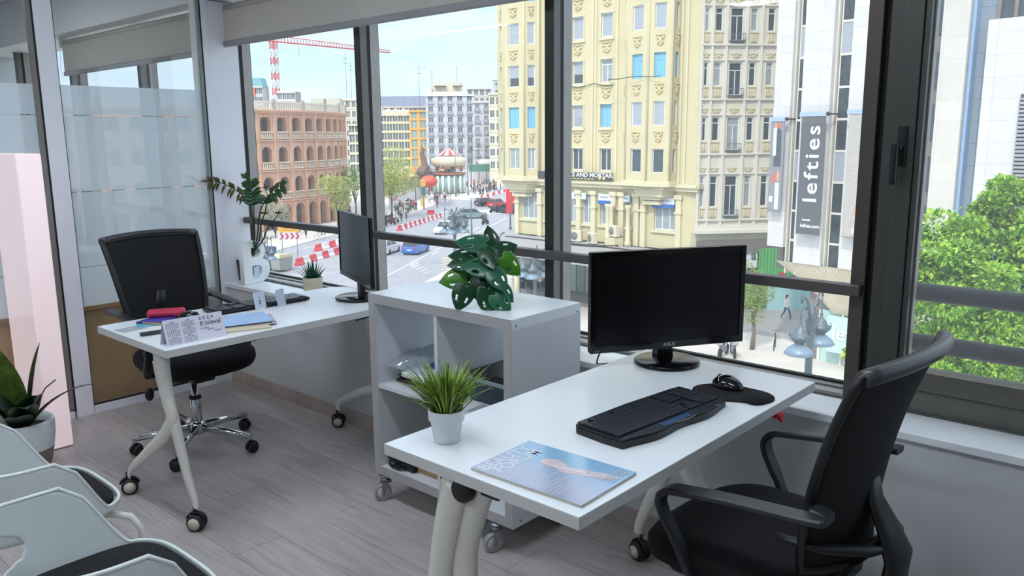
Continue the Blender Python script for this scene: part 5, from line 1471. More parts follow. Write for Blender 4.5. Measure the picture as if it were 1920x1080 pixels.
# ---- cars
M_tyr = mat('tyre', (26, 26, 28), 0.8); M_rim = mat('alloy', (170, 172, 176), 0.3, 0.8)
M_cgl = mat('car_glass', (30, 38, 46), 0.08, var=0.05, spec=0.8)
M_red = mat('tail_red', (190, 20, 24), 0.3); M_lamp = mat('head_lamp', (226, 230, 234), 0.15)
def car(label, p, heading, col, L_=4.2, W_=1.78, H_=1.55, suv=False, roofc=None):
    """local +x forward"""
    t = thing('car', label, 'car', p, heading)
    mp_ = mat('car_paint', col, 0.28, var=0.02, coat=0.6)
    h = L_/2; z0 = 0.22
    side = [(-h, 0.42), (-h+0.06, z0), (h-0.10, z0), (h, 0.45), (h-0.04, 0.66), (h-0.5, 0.80), (h-1.15, 0.92), (-h+0.35, 0.98), (-h+0.03, 0.94), (-h-0.02, 0.66)]
    def body_sec(prof, w0, inset):
        b = MB(); ys = [(-w0, 0.90), (-w0*0.96, 1.0), (w0*0.96, 1.0), (w0, 0.90)]
        rows = []
        for y, s in ys:
            rows.append([b.bm.verts.new((x*(0.985 if s < 1 else 1), y, 0.5+(z-0.5)*(s if s == 1 else 0.94))) for x, z in prof])
        n = len(prof); fs = []
        for i in range(3):
            for k in range(n): fs.append(b.bm.faces.new((rows[i][k], rows[i][(k+1) % n], rows[i+1][(k+1) % n], rows[i+1][k])))
        fs.append(b.bm.faces.new(rows[0])); fs.append(b.bm.faces.new(rows[-1][::-1]))
        return b
    body_sec(side, W_/2, 0).build('body', mp_, t)
    # glasshouse tapers upward
    r0, r1 = (-h+0.12, h-1.25); t0, t1 = (-h+0.45 if not suv else -h+0.30, h-1.95)
    b = MB()
    lo = [(r0, 0.94), (r1, 0.90)]
    v = [(r0, -W_/2+0.06, 0.94), (r1, -W_/2+0.08, 0.90), (r1, W_/2-0.08, 0.90), (r0, W_/2-0.06, 0.94), (t0, -W_/2+0.24, H_-0.03), (t1, -W_/2+0.24, H_-0.03), (t1, W_/2-0.24, H_-0.03), (t0, W_/2-0.24, H_-0.03)]
    b.faces(v, [(0, 1, 5, 4), (1, 2, 6, 5), (2, 3, 7, 6), (3, 0, 4, 7), (4, 5, 6, 7), (0, 3, 2, 1)]); b.build('windows', M_cgl, t)
    rf = MB().box(t0-0.02, t1+0.02, -W_/2+0.22, W_/2-0.22, H_-0.045, H_, bev=0.02)
    for s in (-1, 1):
        for (x0_, x1_) in ((r0, t0), (r1, t1), ((r0+r1)/2-0.1, (t0+t1)/2-0.05)):
            rf.tube([(x0_, s*(W_/2-0.07), 0.93), (x1_, s*(W_/2-0.235), H_-0.03)], 0.035, 6)
    rf.build('roof', mp_ if roofc is None else mat('car_roof', roofc, 0.3), t)
    for sx in (-h+0.75, h-0.80):
        for s in (-1, 1):
            o = MB().lathe([(0.20, -0.10), (0.30, -0.10), (0.325, -0.07), (0.325, 0.07), (0.30, 0.10), (0.20, 0.10)], 22, (sx, s*(W_/2-0.10), 0.325), axis='Y').build('wheel', M_tyr, t)
            MB().lathe([(0.0, 0.06), (0.21, 0.09), (0.21, 0.0), (0, 0)] if s > 0 else [(0.0, -0.06), (0.21, -0.09), (0.21, 0.0), (0, 0)], 16, (sx, s*(W_/2-0.10), 0.325), axis='Y').build('rim', M_rim, o)
    for s in (-1, 1):
        MB().box(-h-0.03, -h+0.08, s*0.52, s*0.84, 0.72, 0.88, bev=0.01).build('tail_light', M_red, t)
        MB().box(h-0.20, h-0.02, s*0.52, s*0.82, 0.60, 0.72, bev=0.01).build('head_light', M_lamp, t)
    MB().box(-h-0.035, -h+0.02, -0.26, 0.26, 0.52, 0.63).build('number_plate', M_lamp, t)
    return t
def heading(p0, p1):
    a, c = gp(*p0), gp(*p1); d_ = c-a; return math.atan2(d_.y, d_.x)
ZR = GZ-0.02
def rp(px, py): return onz(px, py, ZR)
hd = R(118)
car('bright blue small SUV driving away on the road', rp(780, 474), hd, (34, 104, 190), 4.1, 1.8, 1.6, True)
car('white hatchback half hidden by the left mullion beside the blue car', rp(726, 474), hd, (222, 224, 226))
car('white car with dark windows on the road just above the window rail', rp(834, 437), hd+PI, (224, 226, 228), 4.3)
car('dark grey car in front of the white car beyond the lamp post', rp(858, 423), R(114), (96, 108, 112), 4.3)
car('grey-green taxi turning left of the tall lamp post', rp(886, 409), R(60), (120, 140, 138), 4.5)
car('black car before the red car at the far crossing', rp(912, 386), R(80), (48, 50, 54), 4.4)
car('red car at the far crossing', rp(932, 388), R(100), (196, 30, 40), 4.2)
car('black saloon left of the red banner', rp(950, 399), R(175), (52, 60, 70), 4.5)
# ---- motorbikes
def motorbike(label, p, rz, col=(40, 42, 48), group=None, rider=None):
    t = thing('motorbike', label, 'motorbike', p, rz, group)
    mc_ = cm(col, 0.4)
    for x in (-0.62, 0.62):
        MB().lathe([(0.22, -0.05), (0.29, -0.05), (0.31, 0), (0.29, 0.05), (0.22, 0.05)], 20, (x, 0, 0.31), cap0=False, cap1=False, axis='Y').lathe([(0.0, -0.02), (0.23, -0.02), (0.23, 0.02), (0.0, 0.02)], 12, (x, 0, 0.31), axis='Y').build('wheel', M_tyr, t)
    MB().tube([(-0.55, 0, 0.62), (-0.15, 0, 0.62), (0.1, 0, 0.5), (0.3, 0, 0.55), (0.45, 0, 0.8)], [0.10, 0.14, 0.10, 0.09, 0.08], 8).box(-0.25, 0.25, -0.12, 0.12, 0.28, 0.5, bev=0.03).build('body', mc_, t)
    MB().box(-0.65, 0.0, -0.11, 0.11, 0.72, 0.80, bev=0.03).build('seat', M_pad, t)
    MB().tube([(0.62, 0.0, 0.31), (0.42, 0, 0.98)], 0.03, 8).tube([(0.40, -0.33, 1.02), (0.44, 0, 0.98), (0.40, 0.33, 1.02)], 0.016, 6).build('handlebar', M_black, t)
    MB().box(-0.85, -0.55, -0.17, 0.17, 0.80, 1.06, bev=0.05).build('top_box', mc_, t)
    return t
for k, (px, py) in enumerate(((724, 424), (730, 420), (737, 421), (742, 417), (716, 416), (729, 412))):
    motorbike('dark motorbike parked at the left kerb, '+ordinal((1, 3, 4, 5, 0, 2)[k])+' from the left', onp(px, py), R(150+k*7), CLOTH[k % 6], 'motorbikes parked at the left kerb')
for k, (px, py) in enumerate(((993, 540), (1000, 536), (1006, 541))):
    motorbike('motorbike parked in the shade before the canopy shops, '+ordinal(k)+' from the left', onp(px, py), R(70+12*k), CLOTH[k], 'motorbikes before the canopy shops')
for k, (px, py) in enumerate(((1356, 668), (1374, 667))):
    motorbike('motorbike parked on the plaza just below the big monitor, '+('left' if k == 0 else 'right')+' one', onp(px, py), R(100+25*k), (150, 150, 154), 'motorbikes on the plaza below the monitor')
for px, py, rz, lab in ((910, 421, 100, 'scooter with its rider heading away in the middle of the road'), (926, 399, 80, 'scooter with its rider on the far crossing')):
    motorbike(lab, rp(px, py), R(rz), (56, 58, 62))
    q = rp(px, py); person('rider in grey helmet on the '+('middle scooter' if px == 910 else 'farther scooter'), q+Vector((0, 0, 0.02)), R(rz), 0, (92, 96, 100), (50, 52, 58), (60, 62, 66))
def bicycle(label, p, rz, group=None):
    t = thing('bicycle', label, 'bicycle', p, rz, group)
    for x in (-0.5, 0.5):
        ring = [(x+0.33*math.cos(2*PI*k/22), 0, 0.34+0.33*math.sin(2*PI*k/22)) for k in range(24)]
        b = MB().tube(ring, 0.016, 5, cap=False)
        for k in range(6): b.tube([(x, 0, 0.34), (x+0.33*math.cos(k), 0, 0.34+0.33*math.sin(k))], 0.003, 4)
        b.build('wheel', M_tyr, t)
    b = MB()
    for a, c in (((-0.5, 0, .34), (-0.15, 0, .85)), ((-0.5, 0, .34), (-0.05, 0, .32)), ((-0.05, 0, .32), (-0.18, 0, .92)), ((-0.15, 0, .8), (0.34, 0, .84)), ((-0.05, 0, .32), (0.36, 0, .78)), ((0.5, 0, .34), (0.33, 0, 1.0))): b.tube([a, c], 0.016, 6)
    b.build('frame', cm((70, 72, 76), 0.4), t)
    MB().tube([(0.3, -0.28, 1.04), (0.33, 0, 1.0), (0.3, 0.28, 1.04)], 0.014, 6).build('handlebar', M_black, t)
    MB().box(-0.30, -0.06, -0.06, 0.06, 0.92, 0.97, bev=0.02).build('saddle', M_black, t)
    return t
bicycle('bicycle standing alone on the sunny plaza left of the ornate lamp', onp(1452, 654), R(110))
for k, (px, py) in enumerate(((600, 449), (846, 386), (838, 388), (829, 387), (821, 386))):
    bicycle('bicycle leaning at the roadside beyond the barriers' if k == 0 else 'bicycle in the hire rack before the kiosk, '+ordinal(4-k)+' from the left', onp(px, py), R(20+10*k), None if k == 0 else 'hire bicycles before the kiosk')

# ---- plastic road barriers, red and white alternately
M_bred = mat('barrier_red', (214, 44, 56), 0.45, var=0.08); M_bwhite = mat('barrier_white', (224, 222, 220), 0.45, var=0.05)
protos = {}
def barrier(p, rz, red, group, label):
    key = red
    if key not in protos:
        b = MB(); prof = [(-0.26, 0), (0.26, 0), (0.24, 0.16), (0.12, 0.34), (0.09, 0.72), (-0.09, 0.72), (-0.12, 0.34), (-0.24, 0.16)]
        n = len(prof); a = [b.bm.verts.new((-0.58, y, z)) for y, z in prof]; c = [b.bm.verts.new((0.58, y, z)) for y, z in prof]
        b.bm.faces.new(a); b.bm.faces.new(c[::-1])
        for k in range(n): b.bm.faces.new((a[k], a[(k+1) % n], c[(k+1) % n], c[k]))
        o = b.build('road_barrier', M_bred if red else M_bwhite, None, p, rz); protos[key] = o
    else:
        o = protos[key].copy(); COL.objects.link(o); o.location = p; o.rotation_euler = (0, 0, rz)
    tag(o, label, 'barrier', group)
    return o
def barrier_row(pa, pb, n, gname, where, start=True):
    a, c = rp(*pa), rp(*pb); rz = math.atan2((c-a).y, (c-a).x)
    for k in range(n):
        red = (k % 2 == 0) == start
        barrier(a.lerp(c, k/(n-1)), rz, red, gname+(' red' if red else ' white'), ('red' if red else 'white')+' road barrier, '+ordinal(k//2)+' '+('red' if red else 'white')+' from the left, '+where)
barrier_row((562, 497), (641, 474), 8, 'near barriers', 'in the near row by the small monitor')
barrier_row((597, 470), (648, 456), 5, 'second barriers', 'in the short second row')
barrier_row((750, 432), (828, 407), 20, 'far barriers', 'in the long row across the road')
barrier_row((903, 373), (960, 356), 12, 'distant barriers', 'in the row before the far crowd')
barrier(rp(808, 402)+Vector((0, 0, 0.0)), 1.0, True, None, 'red barrier block standing alone behind the long barrier row')

# ---- street furniture
def tall_lamp(label, p, h_, arms=1, group=None, z=0.0):
    t = thing('street_lamp', label, 'street lamp', p, 0, group)
    MB().tube([(0, 0, 0), (0, 0, h_)], [0.11, 0.06], 8).lathe([(0.2, 0), (0.2, 0.3), (0.12, 0.5)], 12).build('pole', cm((90, 96, 100), 0.5), t)
    MB().tube([(0, 0, h_), (0.4, -0.3, h_+0.3), (1.2, -0.9, h_+0.35)], 0.04, 6).box(1.0, 1.7, -1.3, -0.8, h_+0.28, h_+0.40, bev=0.03).build('arm', cm((150, 156, 160), 0.5), t)
    return t
tall_lamp('slim grey lamp post right of the taxi, rising above the shelf plant', rp(885, 470), 5.6)
tall_lamp('slim grey lamp post at the kerb beside the yellow building', onp(957, 430), 6.2)
tall_lamp('slim dark lamp post left of the traffic light', onp(780, 384), 8.5)
tall_lamp('slim lamp post before the carousel fence', onp(855, 368), 10)
tall_lamp('slim lamp post by the far crowd', onp(878, 366), 9.5)
M_iron = mat('verdigris_iron', (96, 108, 114), 0.5, 0.4, var=0.25, scale=12)
def ornate_lamp(label, p, top, s=1.0, heads=2, rz=0.0):
    """cast-iron candelabrum; heads hang from scrolled arms; top = height of arm root"""
    t = thing('ornate_lamp', label, 'street lamp', p, rz)
    H_ = top
    b = MB().lathe([(0.42, 0), (0.42, 0.3), (0.26, 0.6), (0.22, 1.6), (0.30, 1.7), (0.16, 2.0), (0.13, H_-2.6), (0.20, H_-2.5), (0.22, H_-2.42), (0.12, H_-2.3), (0.10, H_-1.2), (0.13, H_-1.1), (0.09, H_-1.0), (0.14, H_-0.1), (0.17, H_), (0.10, H_+0.15), (0.05, H_+0.35), (0.0, H_+0.45)], 20, cap1=False)
    b.build('column', M_iron, t)
    for k in range(heads):
        a = 2*PI*k/heads; c_, s_ = math.cos(a), math.sin(a); r_ = 0.86*s
        arm = [(0.08, H_-0.25), (0.18, H_+0.15), (0.40, H_+0.52), (0.66, H_+0.66), (0.84, H_+0.60), (0.86, H_+0.5)]
        am = MB().tube([(x*c_*s, x*s_*s, z) for x, z in arm], 0.035, 8)
        sc_ = [(0.14, H_-0.5), (0.34, H_-0.3), (0.42, H_-0.05), (0.34, H_+0.12), (0.22, H_+0.06), (0.26, H_-0.06)]
        am.tube([(x*c_*s, x*s_*s, z) for x, z in sc_], 0.025, 6)
        sc2 = [(0.3, H_+0.45), (0.42, H_+0.25), (0.52, H_+0.28), (0.5, H_+0.4)]
        am.tube([(x*c_*s, x*s_*s, z) for x, z in sc2], 0.02, 6)
        am.lathe([(0.0, 0.2), (0.05, 0.12), (0.03, 0.04), (0.06, 0)], 10, (r_*c_, r_*s_, H_+0.6)); am.build('arm', M_iron, t)
        hd_ = MB(); cx, cy = r_*c_, r_*s_
        hd_.tube([(cx, cy, H_+0.6), (cx, cy, H_-0.1)], 0.022, 8)
        hd_.lathe([(0.02, 0.0), (0.05, -0.05), (0.03, -0.12), (0.09, -0.20), (0.16, -0.29), (0.19, -0.38), (0.30, -0.42), (0.29, -0.48), (0.20, -0.58), (0.10, -0.68)], 18, (cx, cy, H_), cap0=False, cap1=False)
        for q in range(6):
            aa = q*PI/3
            hd_.tube([(cx+0.2*math.cos(aa), cy+0.2*math.sin(aa), H_-0.52), (cx+0.3*math.cos(aa), cy+0.3*math.sin(aa), H_-0.42), (cx+0.26*math.cos(aa), cy+0.26*math.sin(aa), H_-0.3)], 0.014, 5)
        o = hd_.build('lantern', M_iron, t)
        MB().lathe([(0.10, -0.66), (0.20, -0.71), (0.34, -0.82), (0.42, -0.95), (0.40, -0.97), (0.25, -0.93), (0.0, -0.92)], 22, (cx, cy, H_), cap0=False, cap1=False).build('shade', mat('shade_blue_grey', (120, 140, 156), 0.4, 0.2) if 'shade_blue_grey' not in bpy.data.materials else bpy.data.materials['shade_blue_grey'], o)
    return t
p = atd(1520, 620, 23.5); q = Vector((p.x, p.y, GZ+0.1))
ornate_lamp('ornate cast-iron street lamp with two hanging lanterns, close outside on the right', q, p.z-q.z+0.42, 0.88, 2, R(90))
for (px, py, dd, lab, nh) in ((852, 418, 56, 'ornate multi-armed street lamp in front of the white car', 4), (1003, 497, 46, 'ornate multi-armed street lamp standing before the canopy shops', 4), (494, 470, 62, 'ornate multi-armed street lamp behind the sill plants by the waste bins', 4)):
    p = atd(px, py, dd); q = Vector((p.x, p.y, GZ+0.1)); ornate_lamp(lab, q, p.z-q.z+0.3, 0.8, nh, R(30))
# traffic light
t = thing('traffic_light', 'yellow and green traffic light post before the waiting crowd', 'traffic light', onp(795, 392))
MB().tube([(0, 0, 0), (0, 0, 5.2)], 0.13, 8).build('pole', cm((190, 150, 60), 0.5), t)
MB().box(-0.3, 0.3, -0.25, 0.25, 2.4, 3.9, bev=0.04).build('signal_head', cm((50, 120, 110), 0.5), t)
MB().box(-0.8, 0.5, -0.1, 0.1, 4.0, 5.1, bev=0.04).build('sign_plate', cm((216, 172, 90), 0.6), t)
MB().box(-0.75, -0.1, -0.15, 0.15, 0.5, 1.8, bev=0.04).build('yellow_box', cm((216, 196, 120), 0.6), t)
# road works sign
t = thing('road_sign', 'yellow roadworks board over a red and white chevron board on two posts', 'sign', onp(545, 488), R(52))
for x in (-0.75, 0.75): MB().tube([(x, 0, 0), (x, 0, 3.6)], 0.05, 8).build('post', cm((160, 164, 160), 0.5), t)
MB().box(-1.0, 1.0, -0.08, -0.03, 2.95, 3.95).build('yellow_board', cm((236, 176, 40), 0.6), t)
g = MB()
for k in range(4): g.box(-0.8, 0.8-0.3*(k % 2), -0.095, -0.08, 3.12+k*0.2, 3.18+k*0.2)
g.build('printed_lines', cm((150, 100, 30), 0.6), t)
cbd = MB().box(-1.15, 1.15, -0.08, -0.03, 2.2, 2.85).build('chevron_board', cm((226, 196, 204), 0.6), t)
for k in range(4):
    x = -0.95+k*0.52
    MB().vprism([(x, 2.22), (x+0.2, 2.22), (x+0.42, 2.52), (x+0.2, 2.83), (x, 2.83), (x+0.22, 2.52)], -0.10, -0.08).build('chevron', cm((150, 44, 80), 0.6), cbd)
# waste containers
def container(label, p, rz, body, lid):
    t = thing('waste_container', label, 'waste container', p, rz)
    MB().vprism([(-0.75, 0.1), (0.75, 0.1), (0.85, 1.25), (-0.85, 1.25)], -0.6, 0.6).build('body', cm(body, 0.6), t)
    MB().vprism([(-0.9, 1.25), (0.9, 1.25), (0.75, 1.5), (-0.75, 1.62)], -0.65, 0.65).build('lid', cm(lid, 0.5), t)
    for x in (-0.6, 0.6): MB().lathe([(0.0, -0.5), (0.1, -0.5), (0.1, 0.5), (0, 0.5)], 12, (x, 0, 0.1), axis='Y').build('wheel', M_tyr, t)
container('grey waste container with a bright blue lid, beside the letter B', onp(510, 503), R(100), (120, 134, 140), (70, 140, 206))
container('grey-green waste container with a beige lid, right of the blue-lidded one', onp(529, 506), R(100), (140, 146, 138), (200, 190, 150))
container('dark blue waste container behind the blue-lidded one', onp(500, 490), R(100), (70, 90, 110), (80, 110, 140))
b = MB()
for k in range(14):
    p = onp(603+k*6.4, 440-k*1.1)
    o = MB().lathe([(0.12, 0), (0.12, 0.85), (0.06, 0.95)], 10).build('bollard', cm((150, 160, 156), 0.5), None, p); tag(o, 'grey-green roadside bollard before the bullring, '+ordinal(k)+' from the left', 'bollard', 'bollards before the bullring')
# road-side hoarding with red marks
a, c = onp(730, 392), onp(800, 368)
t = thing('hoarding', 'pale grey site hoarding with red marks behind the waiting crowd', 'hoarding', a, math.atan2((c-a).y, (c-a).x))
L_ = (c-a).length
MB().box(0, L_, -0.05, 0.05, 0, 2.4).build('panel', cm((196, 190, 190), 0.7), t)
g = MB(); rg2 = random.Random(2)
for k in range(7): g.box(2.0+k*0.6, 2.3+k*0.6, -0.08, -0.05, 1.1+0.1*(k % 3), 1.9-0.15*((k*5) % 3))
g.box(9, 12.5, -0.08, -0.05, 1.8, 2.2); g.build('red_marks', cm((206, 70, 76), 0.6), t)
# red banner and kiosk near the corner
t = thing('banner', 'bright red vertical banner at the corner beyond the lamp post', 'banner', onp(955, 402), R(60))
MB().box(-0.5, 0.5, -0.05, 0.05, 0.2, 4.4).build('cloth', cm((226, 30, 44), 0.6), t)
t = thing('kiosk', 'red kiosk with white roof at the far corner left of the yellow building', 'kiosk', onp(969, 391), R(60))
MB().box(-1.4, 1.4, -1.2, 1.2, 0, 2.4, bev=0.05).build('body', cm((214, 36, 52), 0.6), t); MB().box(-1.7, 1.7, -1.5, 1.5, 2.4, 3.2, bev=0.2).build('roof', cm((206, 206, 220), 0.6), t)

# ---- trees
def leaf_cloud(b, centers, n, size, rgen, mats_=3, hang=0.0):
    """leaf quads folded along the midrib, scattered in ellipsoid shells"""
    bm = b.bm
    for _ in range(n):
        c, r = rgen.choice(centers)
        d_ = Vector((rgen.gauss(0, 1), rgen.gauss(0, 1), rgen.gauss(0, 1))).normalized()
        rr = rgen.uniform(0.55, 1.0)**0.5
        p = Vector(c)+Vector((d_.x*r[0], d_.y*r[1], d_.z*r[2]))*rr
        ax = (d_+Vector((rgen.gauss(0, .6), rgen.gauss(0, .6), rgen.gauss(0, .6)-hang))).normalized()
        up_ = Vector((rgen.gauss(0, .6), rgen.gauss(0, .6), 1.0)).normalized()
        s = ax.cross(up_)
        if s.length < 1e-3: continue
        s.normalize(); nn = s.cross(ax)
        L2 = size*rgen.uniform(0.7, 1.25); w = L2*0.27
        v0 = bm.verts.new(p); v1 = bm.verts.new(p+ax*L2*0.5-s*w+nn*w*0.35); v2 = bm.verts.new(p+ax*L2); v3 = bm.verts.new(p+ax*L2*0.5+s*w+nn*w*0.35)
        m_ = rgen.randrange(mats_)
        f = bm.faces.new((v0, v1, v2)); f.material_index = m_; f2 = bm.faces.new((v0, v2, v3)); f2.material_index = m_
def leaf_mat(name, col, tr=0.35, var=0.2):
    m = bpy.data.materials.new(name); m.use_nodes = True; nt = m.node_tree; nt.nodes.clear()
    o = nt.nodes.new('ShaderNodeOutputMaterial'); c = srgb(col)
    tcn = nt.nodes.new('ShaderNodeTexCoord'); nz = nt.nodes.new('ShaderNodeTexNoise'); nz.inputs['Scale'].default_value = 1.5
    nt.links.new(tcn.outputs['Object'], nz.inputs['Vector'])
    rp_ = nt.nodes.new('ShaderNodeValToRGB'); rp_.color_ramp.elements[0].position = 0.35; rp_.color_ramp.elements[1].position = 0.65
    rp_.color_ramp.elements[0].color = tuple(v*(1-var) for v in c[:3])+(1,); rp_.color_ramp.elements[1].color = tuple(min(1, v*(1+var)) for v in c[:3])+(1,)
    nt.links.new(nz.outputs['Fac'], rp_.inputs[0])
    d_ = nt.nodes.new('ShaderNodeBsdfPrincipled'); d_.inputs['Roughness'].default_value = 0.4
    nt.links.new(rp_.outputs[0], d_.inputs['Base Color'])
    t_ = nt.nodes.new('ShaderNodeBsdfTranslucent'); nt.links.new(rp_.outputs[0], t_.inputs[0])
    mx_ = nt.nodes.new('ShaderNodeMixShader'); mx_.inputs[0].default_value = tr
    nt.links.new(d_.outputs[0], mx_.inputs[1]); nt.links.new(t_.outputs[0], mx_.inputs[2]); nt.links.new(mx_.outputs[0], o.inputs[0])
    return m
def tree(label, base, trunk_h, crown, n, size, mats_, trunk_col=(96, 80, 66), seed=1, tr=0.12, name='tree', group=None, branches=6, hang=0.0):
    rgen = random.Random(seed)
    t = thing(name, label, 'tree', base, 0, group)
    b = MB(); b.tube([(0, 0, 0), (tr*0.5, 0, trunk_h*0.5), (0, tr*0.4, trunk_h)], [tr*1.2, tr, tr*0.8], 8)
    for k in range(branches):
        c, r = crown[k % len(crown)]
        e_ = Vector(c)+Vector((rgen.uniform(-.6, .6)*r[0], rgen.uniform(-.6, .6)*r[1], rgen.uniform(-.2, .6)*r[2]))
        s_ = Vector((0, 0, trunk_h*rgen.uniform(0.75, 1.0)))
        b.tube([s_, s_.lerp(e_, 0.5)+Vector((0, 0, 0.1*trunk_h*rgen.random())), e_], [tr*0.5, tr*0.3, tr*0.1], 6)
    b.build('trunk', cm(trunk_col), t)
    b = MB(); leaf_cloud(b, crown, n, size, rgen, len(mats_), hang)
    b.build('crown', mats_, t, nrm=False)
    return t
ML = [leaf_mat('leaf_bright', (192, 222, 88)), leaf_mat('leaf_green', (146, 190, 68)), leaf_mat('leaf_deep', (90, 140, 52))]
# big tree right outside
c0 = atd(1850, 600, 13.5); base = Vector((c0.x, c0.y+0.5, GZ+0.1)); 
rg3 = random.Random(8); cr_ = []
for (px, py, dd, r_) in ((1790, 490, 12.6, 0.72), (1860, 462, 13.2, 0.70), (1920, 400, 12.8, 0.62), (1765, 425, 13.6, 0.34), (1735, 500, 13.0, 0.45), (1800, 560, 12.2, 0.85), (1900, 540, 12.3, 0.9), (1730, 590, 12.6, 0.7), (1850, 640, 12.0, 0.85), (1760, 680, 12.2, 0.8), (1920, 680, 12.0, 0.9), (1960, 580, 12.6, 1.0), (1980, 480, 13.0, 0.9), (1820, 760, 12.2, 0.9), (1700, 700, 12.8, 0.8), (1840, 520, 14.2, 1.6), (1800, 650, 14.2, 1.6), (2060, 640, 13.4, 1.6), (2100, 500, 14.0, 1.3), (1900, 372, 13.4, 0.33), (1900, 800, 13.5, 1.6)):
    p = atd(px, py, dd)-base; cr_.append(((p.x, p.y, p.z), (r_*0.93, r_*0.93, r_*0.8)))
    for _ in range(5):
        v_ = Vector((rg3.gauss(0, 1), rg3.gauss(0, 1)-0.8, rg3.gauss(0, 1)+0.2)).normalized()*r_*0.95; s_ = r_*rg3.uniform(0.28, 0.42)
        cr_.append(((p.x+v_.x, p.y+v_.y, p.z+v_.z*0.85), (s_, s_, s_*0.7)))
tree('big bright green leafy tree filling the right window', base, 7.0, cr_, 60000, 0.095, ML, seed=4, tr=0.22, branches=20)
MY = [leaf_mat('leaf_spring', (186, 196, 100)), leaf_mat('leaf_spring_light', (204, 206, 130)), leaf_mat('leaf_spring_dull', (150, 164, 84))]
def street_tree(label, px, py, hpx, hw, seed, mats_=MY, n=2600, size=0.28, name='tree', trh=None):
    base = onp(px, py); d_ = (base-C0).dot(CF)
    H_ = hpx*d_/F_PX/math.cos(PITCH); w = hw*d_/F_PX
    rr = random.Random(seed); cr2 = []
    for k in range(9):
        a = rr.uniform(0, 2*PI); q = rr.uniform(0.1, 0.62)
        cr2.append(((math.cos(a)*w*q, math.sin(a)*w*q, H_*rr.uniform(0.45, 0.86)), (w*0.45, w*0.45, H_*0.17)))
    tree(label, base, H_*0.34, cr2, n, size, mats_, (110, 96, 84), seed, tr=0.13, branches=9)
street_tree('yellow-green tree right of the second mullion, above the motorbikes', 735, 409, 130, 62, 31, n=6500, size=0.30)
street_tree('pale yellow-green tree in front of the bullring', 634, 426, 95, 42, 32, n=3600, size=0.28)
street_tree('small green tree behind the second mullion by the bullring', 668, 408, 92, 26, 33, [leaf_mat('leaf_fresh', (140, 176, 96))], n=1800)
MWB = [leaf_mat('blossom', (206, 200, 184)), leaf_mat('blossom_green', (176, 178, 140))]
street_tree('whitish blossoming tree at the left edge of the bullring', 497, 448, 92, 30, 34, MWB, n=2600, size=0.26)
street_tree('whitish bush-like tree at the bullring foot', 528, 442, 60, 20, 36, MWB, n=1300, size=0.24)
MG = [leaf_mat('leaf_city', (122, 156, 70)), leaf_mat('leaf_city_l', (168, 184, 100))]
street_tree('small round street tree on the plaza right of the big monitor', 1410, 655, 158, 40, 37, MG, n=4200, size=0.13)
# ================================================================ CITY: buildings
def bmat(n, c, **k): return mat(n, c, 0.85, var=k.pop('var', 0.05), scale=k.pop('scale', 0.5), **k)
M_ylw = bmat('cream_yellow_render', (198, 188, 152)); M_ylwt = bmat('yellow_trim', (206, 198, 166)); M_ylwo = bmat('ornament_ochre', (196, 180, 138), var=0.15, scale=3)
M_frw = mat('window_frame_white', (214, 220, 224), 0.5); M_frb = mat('window_frame_blue', (110, 180, 214), 0.5)
M_pdk = mat('pane_dark', (66, 74, 80), 0.12, var=0.15, scale=2, spec=0.7); M_pcl = mat('pane_curtain', (148, 156, 160), 0.35, var=0.12, scale=3); M_pbl = mat('pane_blue', (120, 176, 200), 0.2, var=0.1)
M_shut = mat('roller_shutter', (158, 164, 174), 0.6, var=0.03); M_shutd = mat('roller_shutter_dark', (104, 100, 108), 0.6)
def rib_mat(name, col, period=0.06):
    m = mat(name, col, 0.6, var=0.05)
    return m
# ---- generic holed facade: wall plane at y=0 facing -y, local x along, z up
def holed_wall(b, x0, x1, z0, z1, holes, depth, P0=None, back=True):
    """P0: function mapping (x, y, z) -> Vector"""
    f = P0 or (lambda x, y, z: Vector((x, y, z)))
    X = sorted({x0, x1} | {h[0] for h in holes} | {h[1] for h in holes}); Z = sorted({z0, z1} | {h[2] for h in holes} | {h[3] for h in holes})
    X = [x for x in X if x0-1e-6 <= x <= x1+1e-6]; Z = [z for z in Z if z0-1e-6 <= z <= z1+1e-6]
    vs = []; fs = []
    def quad(a, c, d_, e_):
        i = len(vs); vs.extend((a, c, d_, e_)); fs.append((i, i+1, i+2, i+3))
    for i in range(len(X)-1):
        for j in range(len(Z)-1):
            cx, cz = (X[i]+X[i+1])/2, (Z[j]+Z[j+1])/2
            if any(h[0] < cx < h[1] and h[2] < cz < h[3] for h in holes): continue
            quad(f(X[i], 0, Z[j]), f(X[i+1], 0, Z[j]), f(X[i+1], 0, Z[j+1]), f(X[i], 0, Z[j+1]))
    for h in holes:
        a, c, d_, e_ = h
        quad(f(a, 0, d_), f(c, 0, d_), f(c, depth, d_), f(a, depth, d_)); quad(f(a, 0, e_), f(a, depth, e_), f(c, depth, e_), f(c, 0, e_))
        quad(f(a, 0, d_), f(a, depth, d_), f(a, depth, e_), f(a, 0, e_)); quad(f(c, 0, d_), f(c, 0, e_), f(c, depth, e_), f(c, depth, d_))
    b.faces([tuple(v) for v in vs], fs)
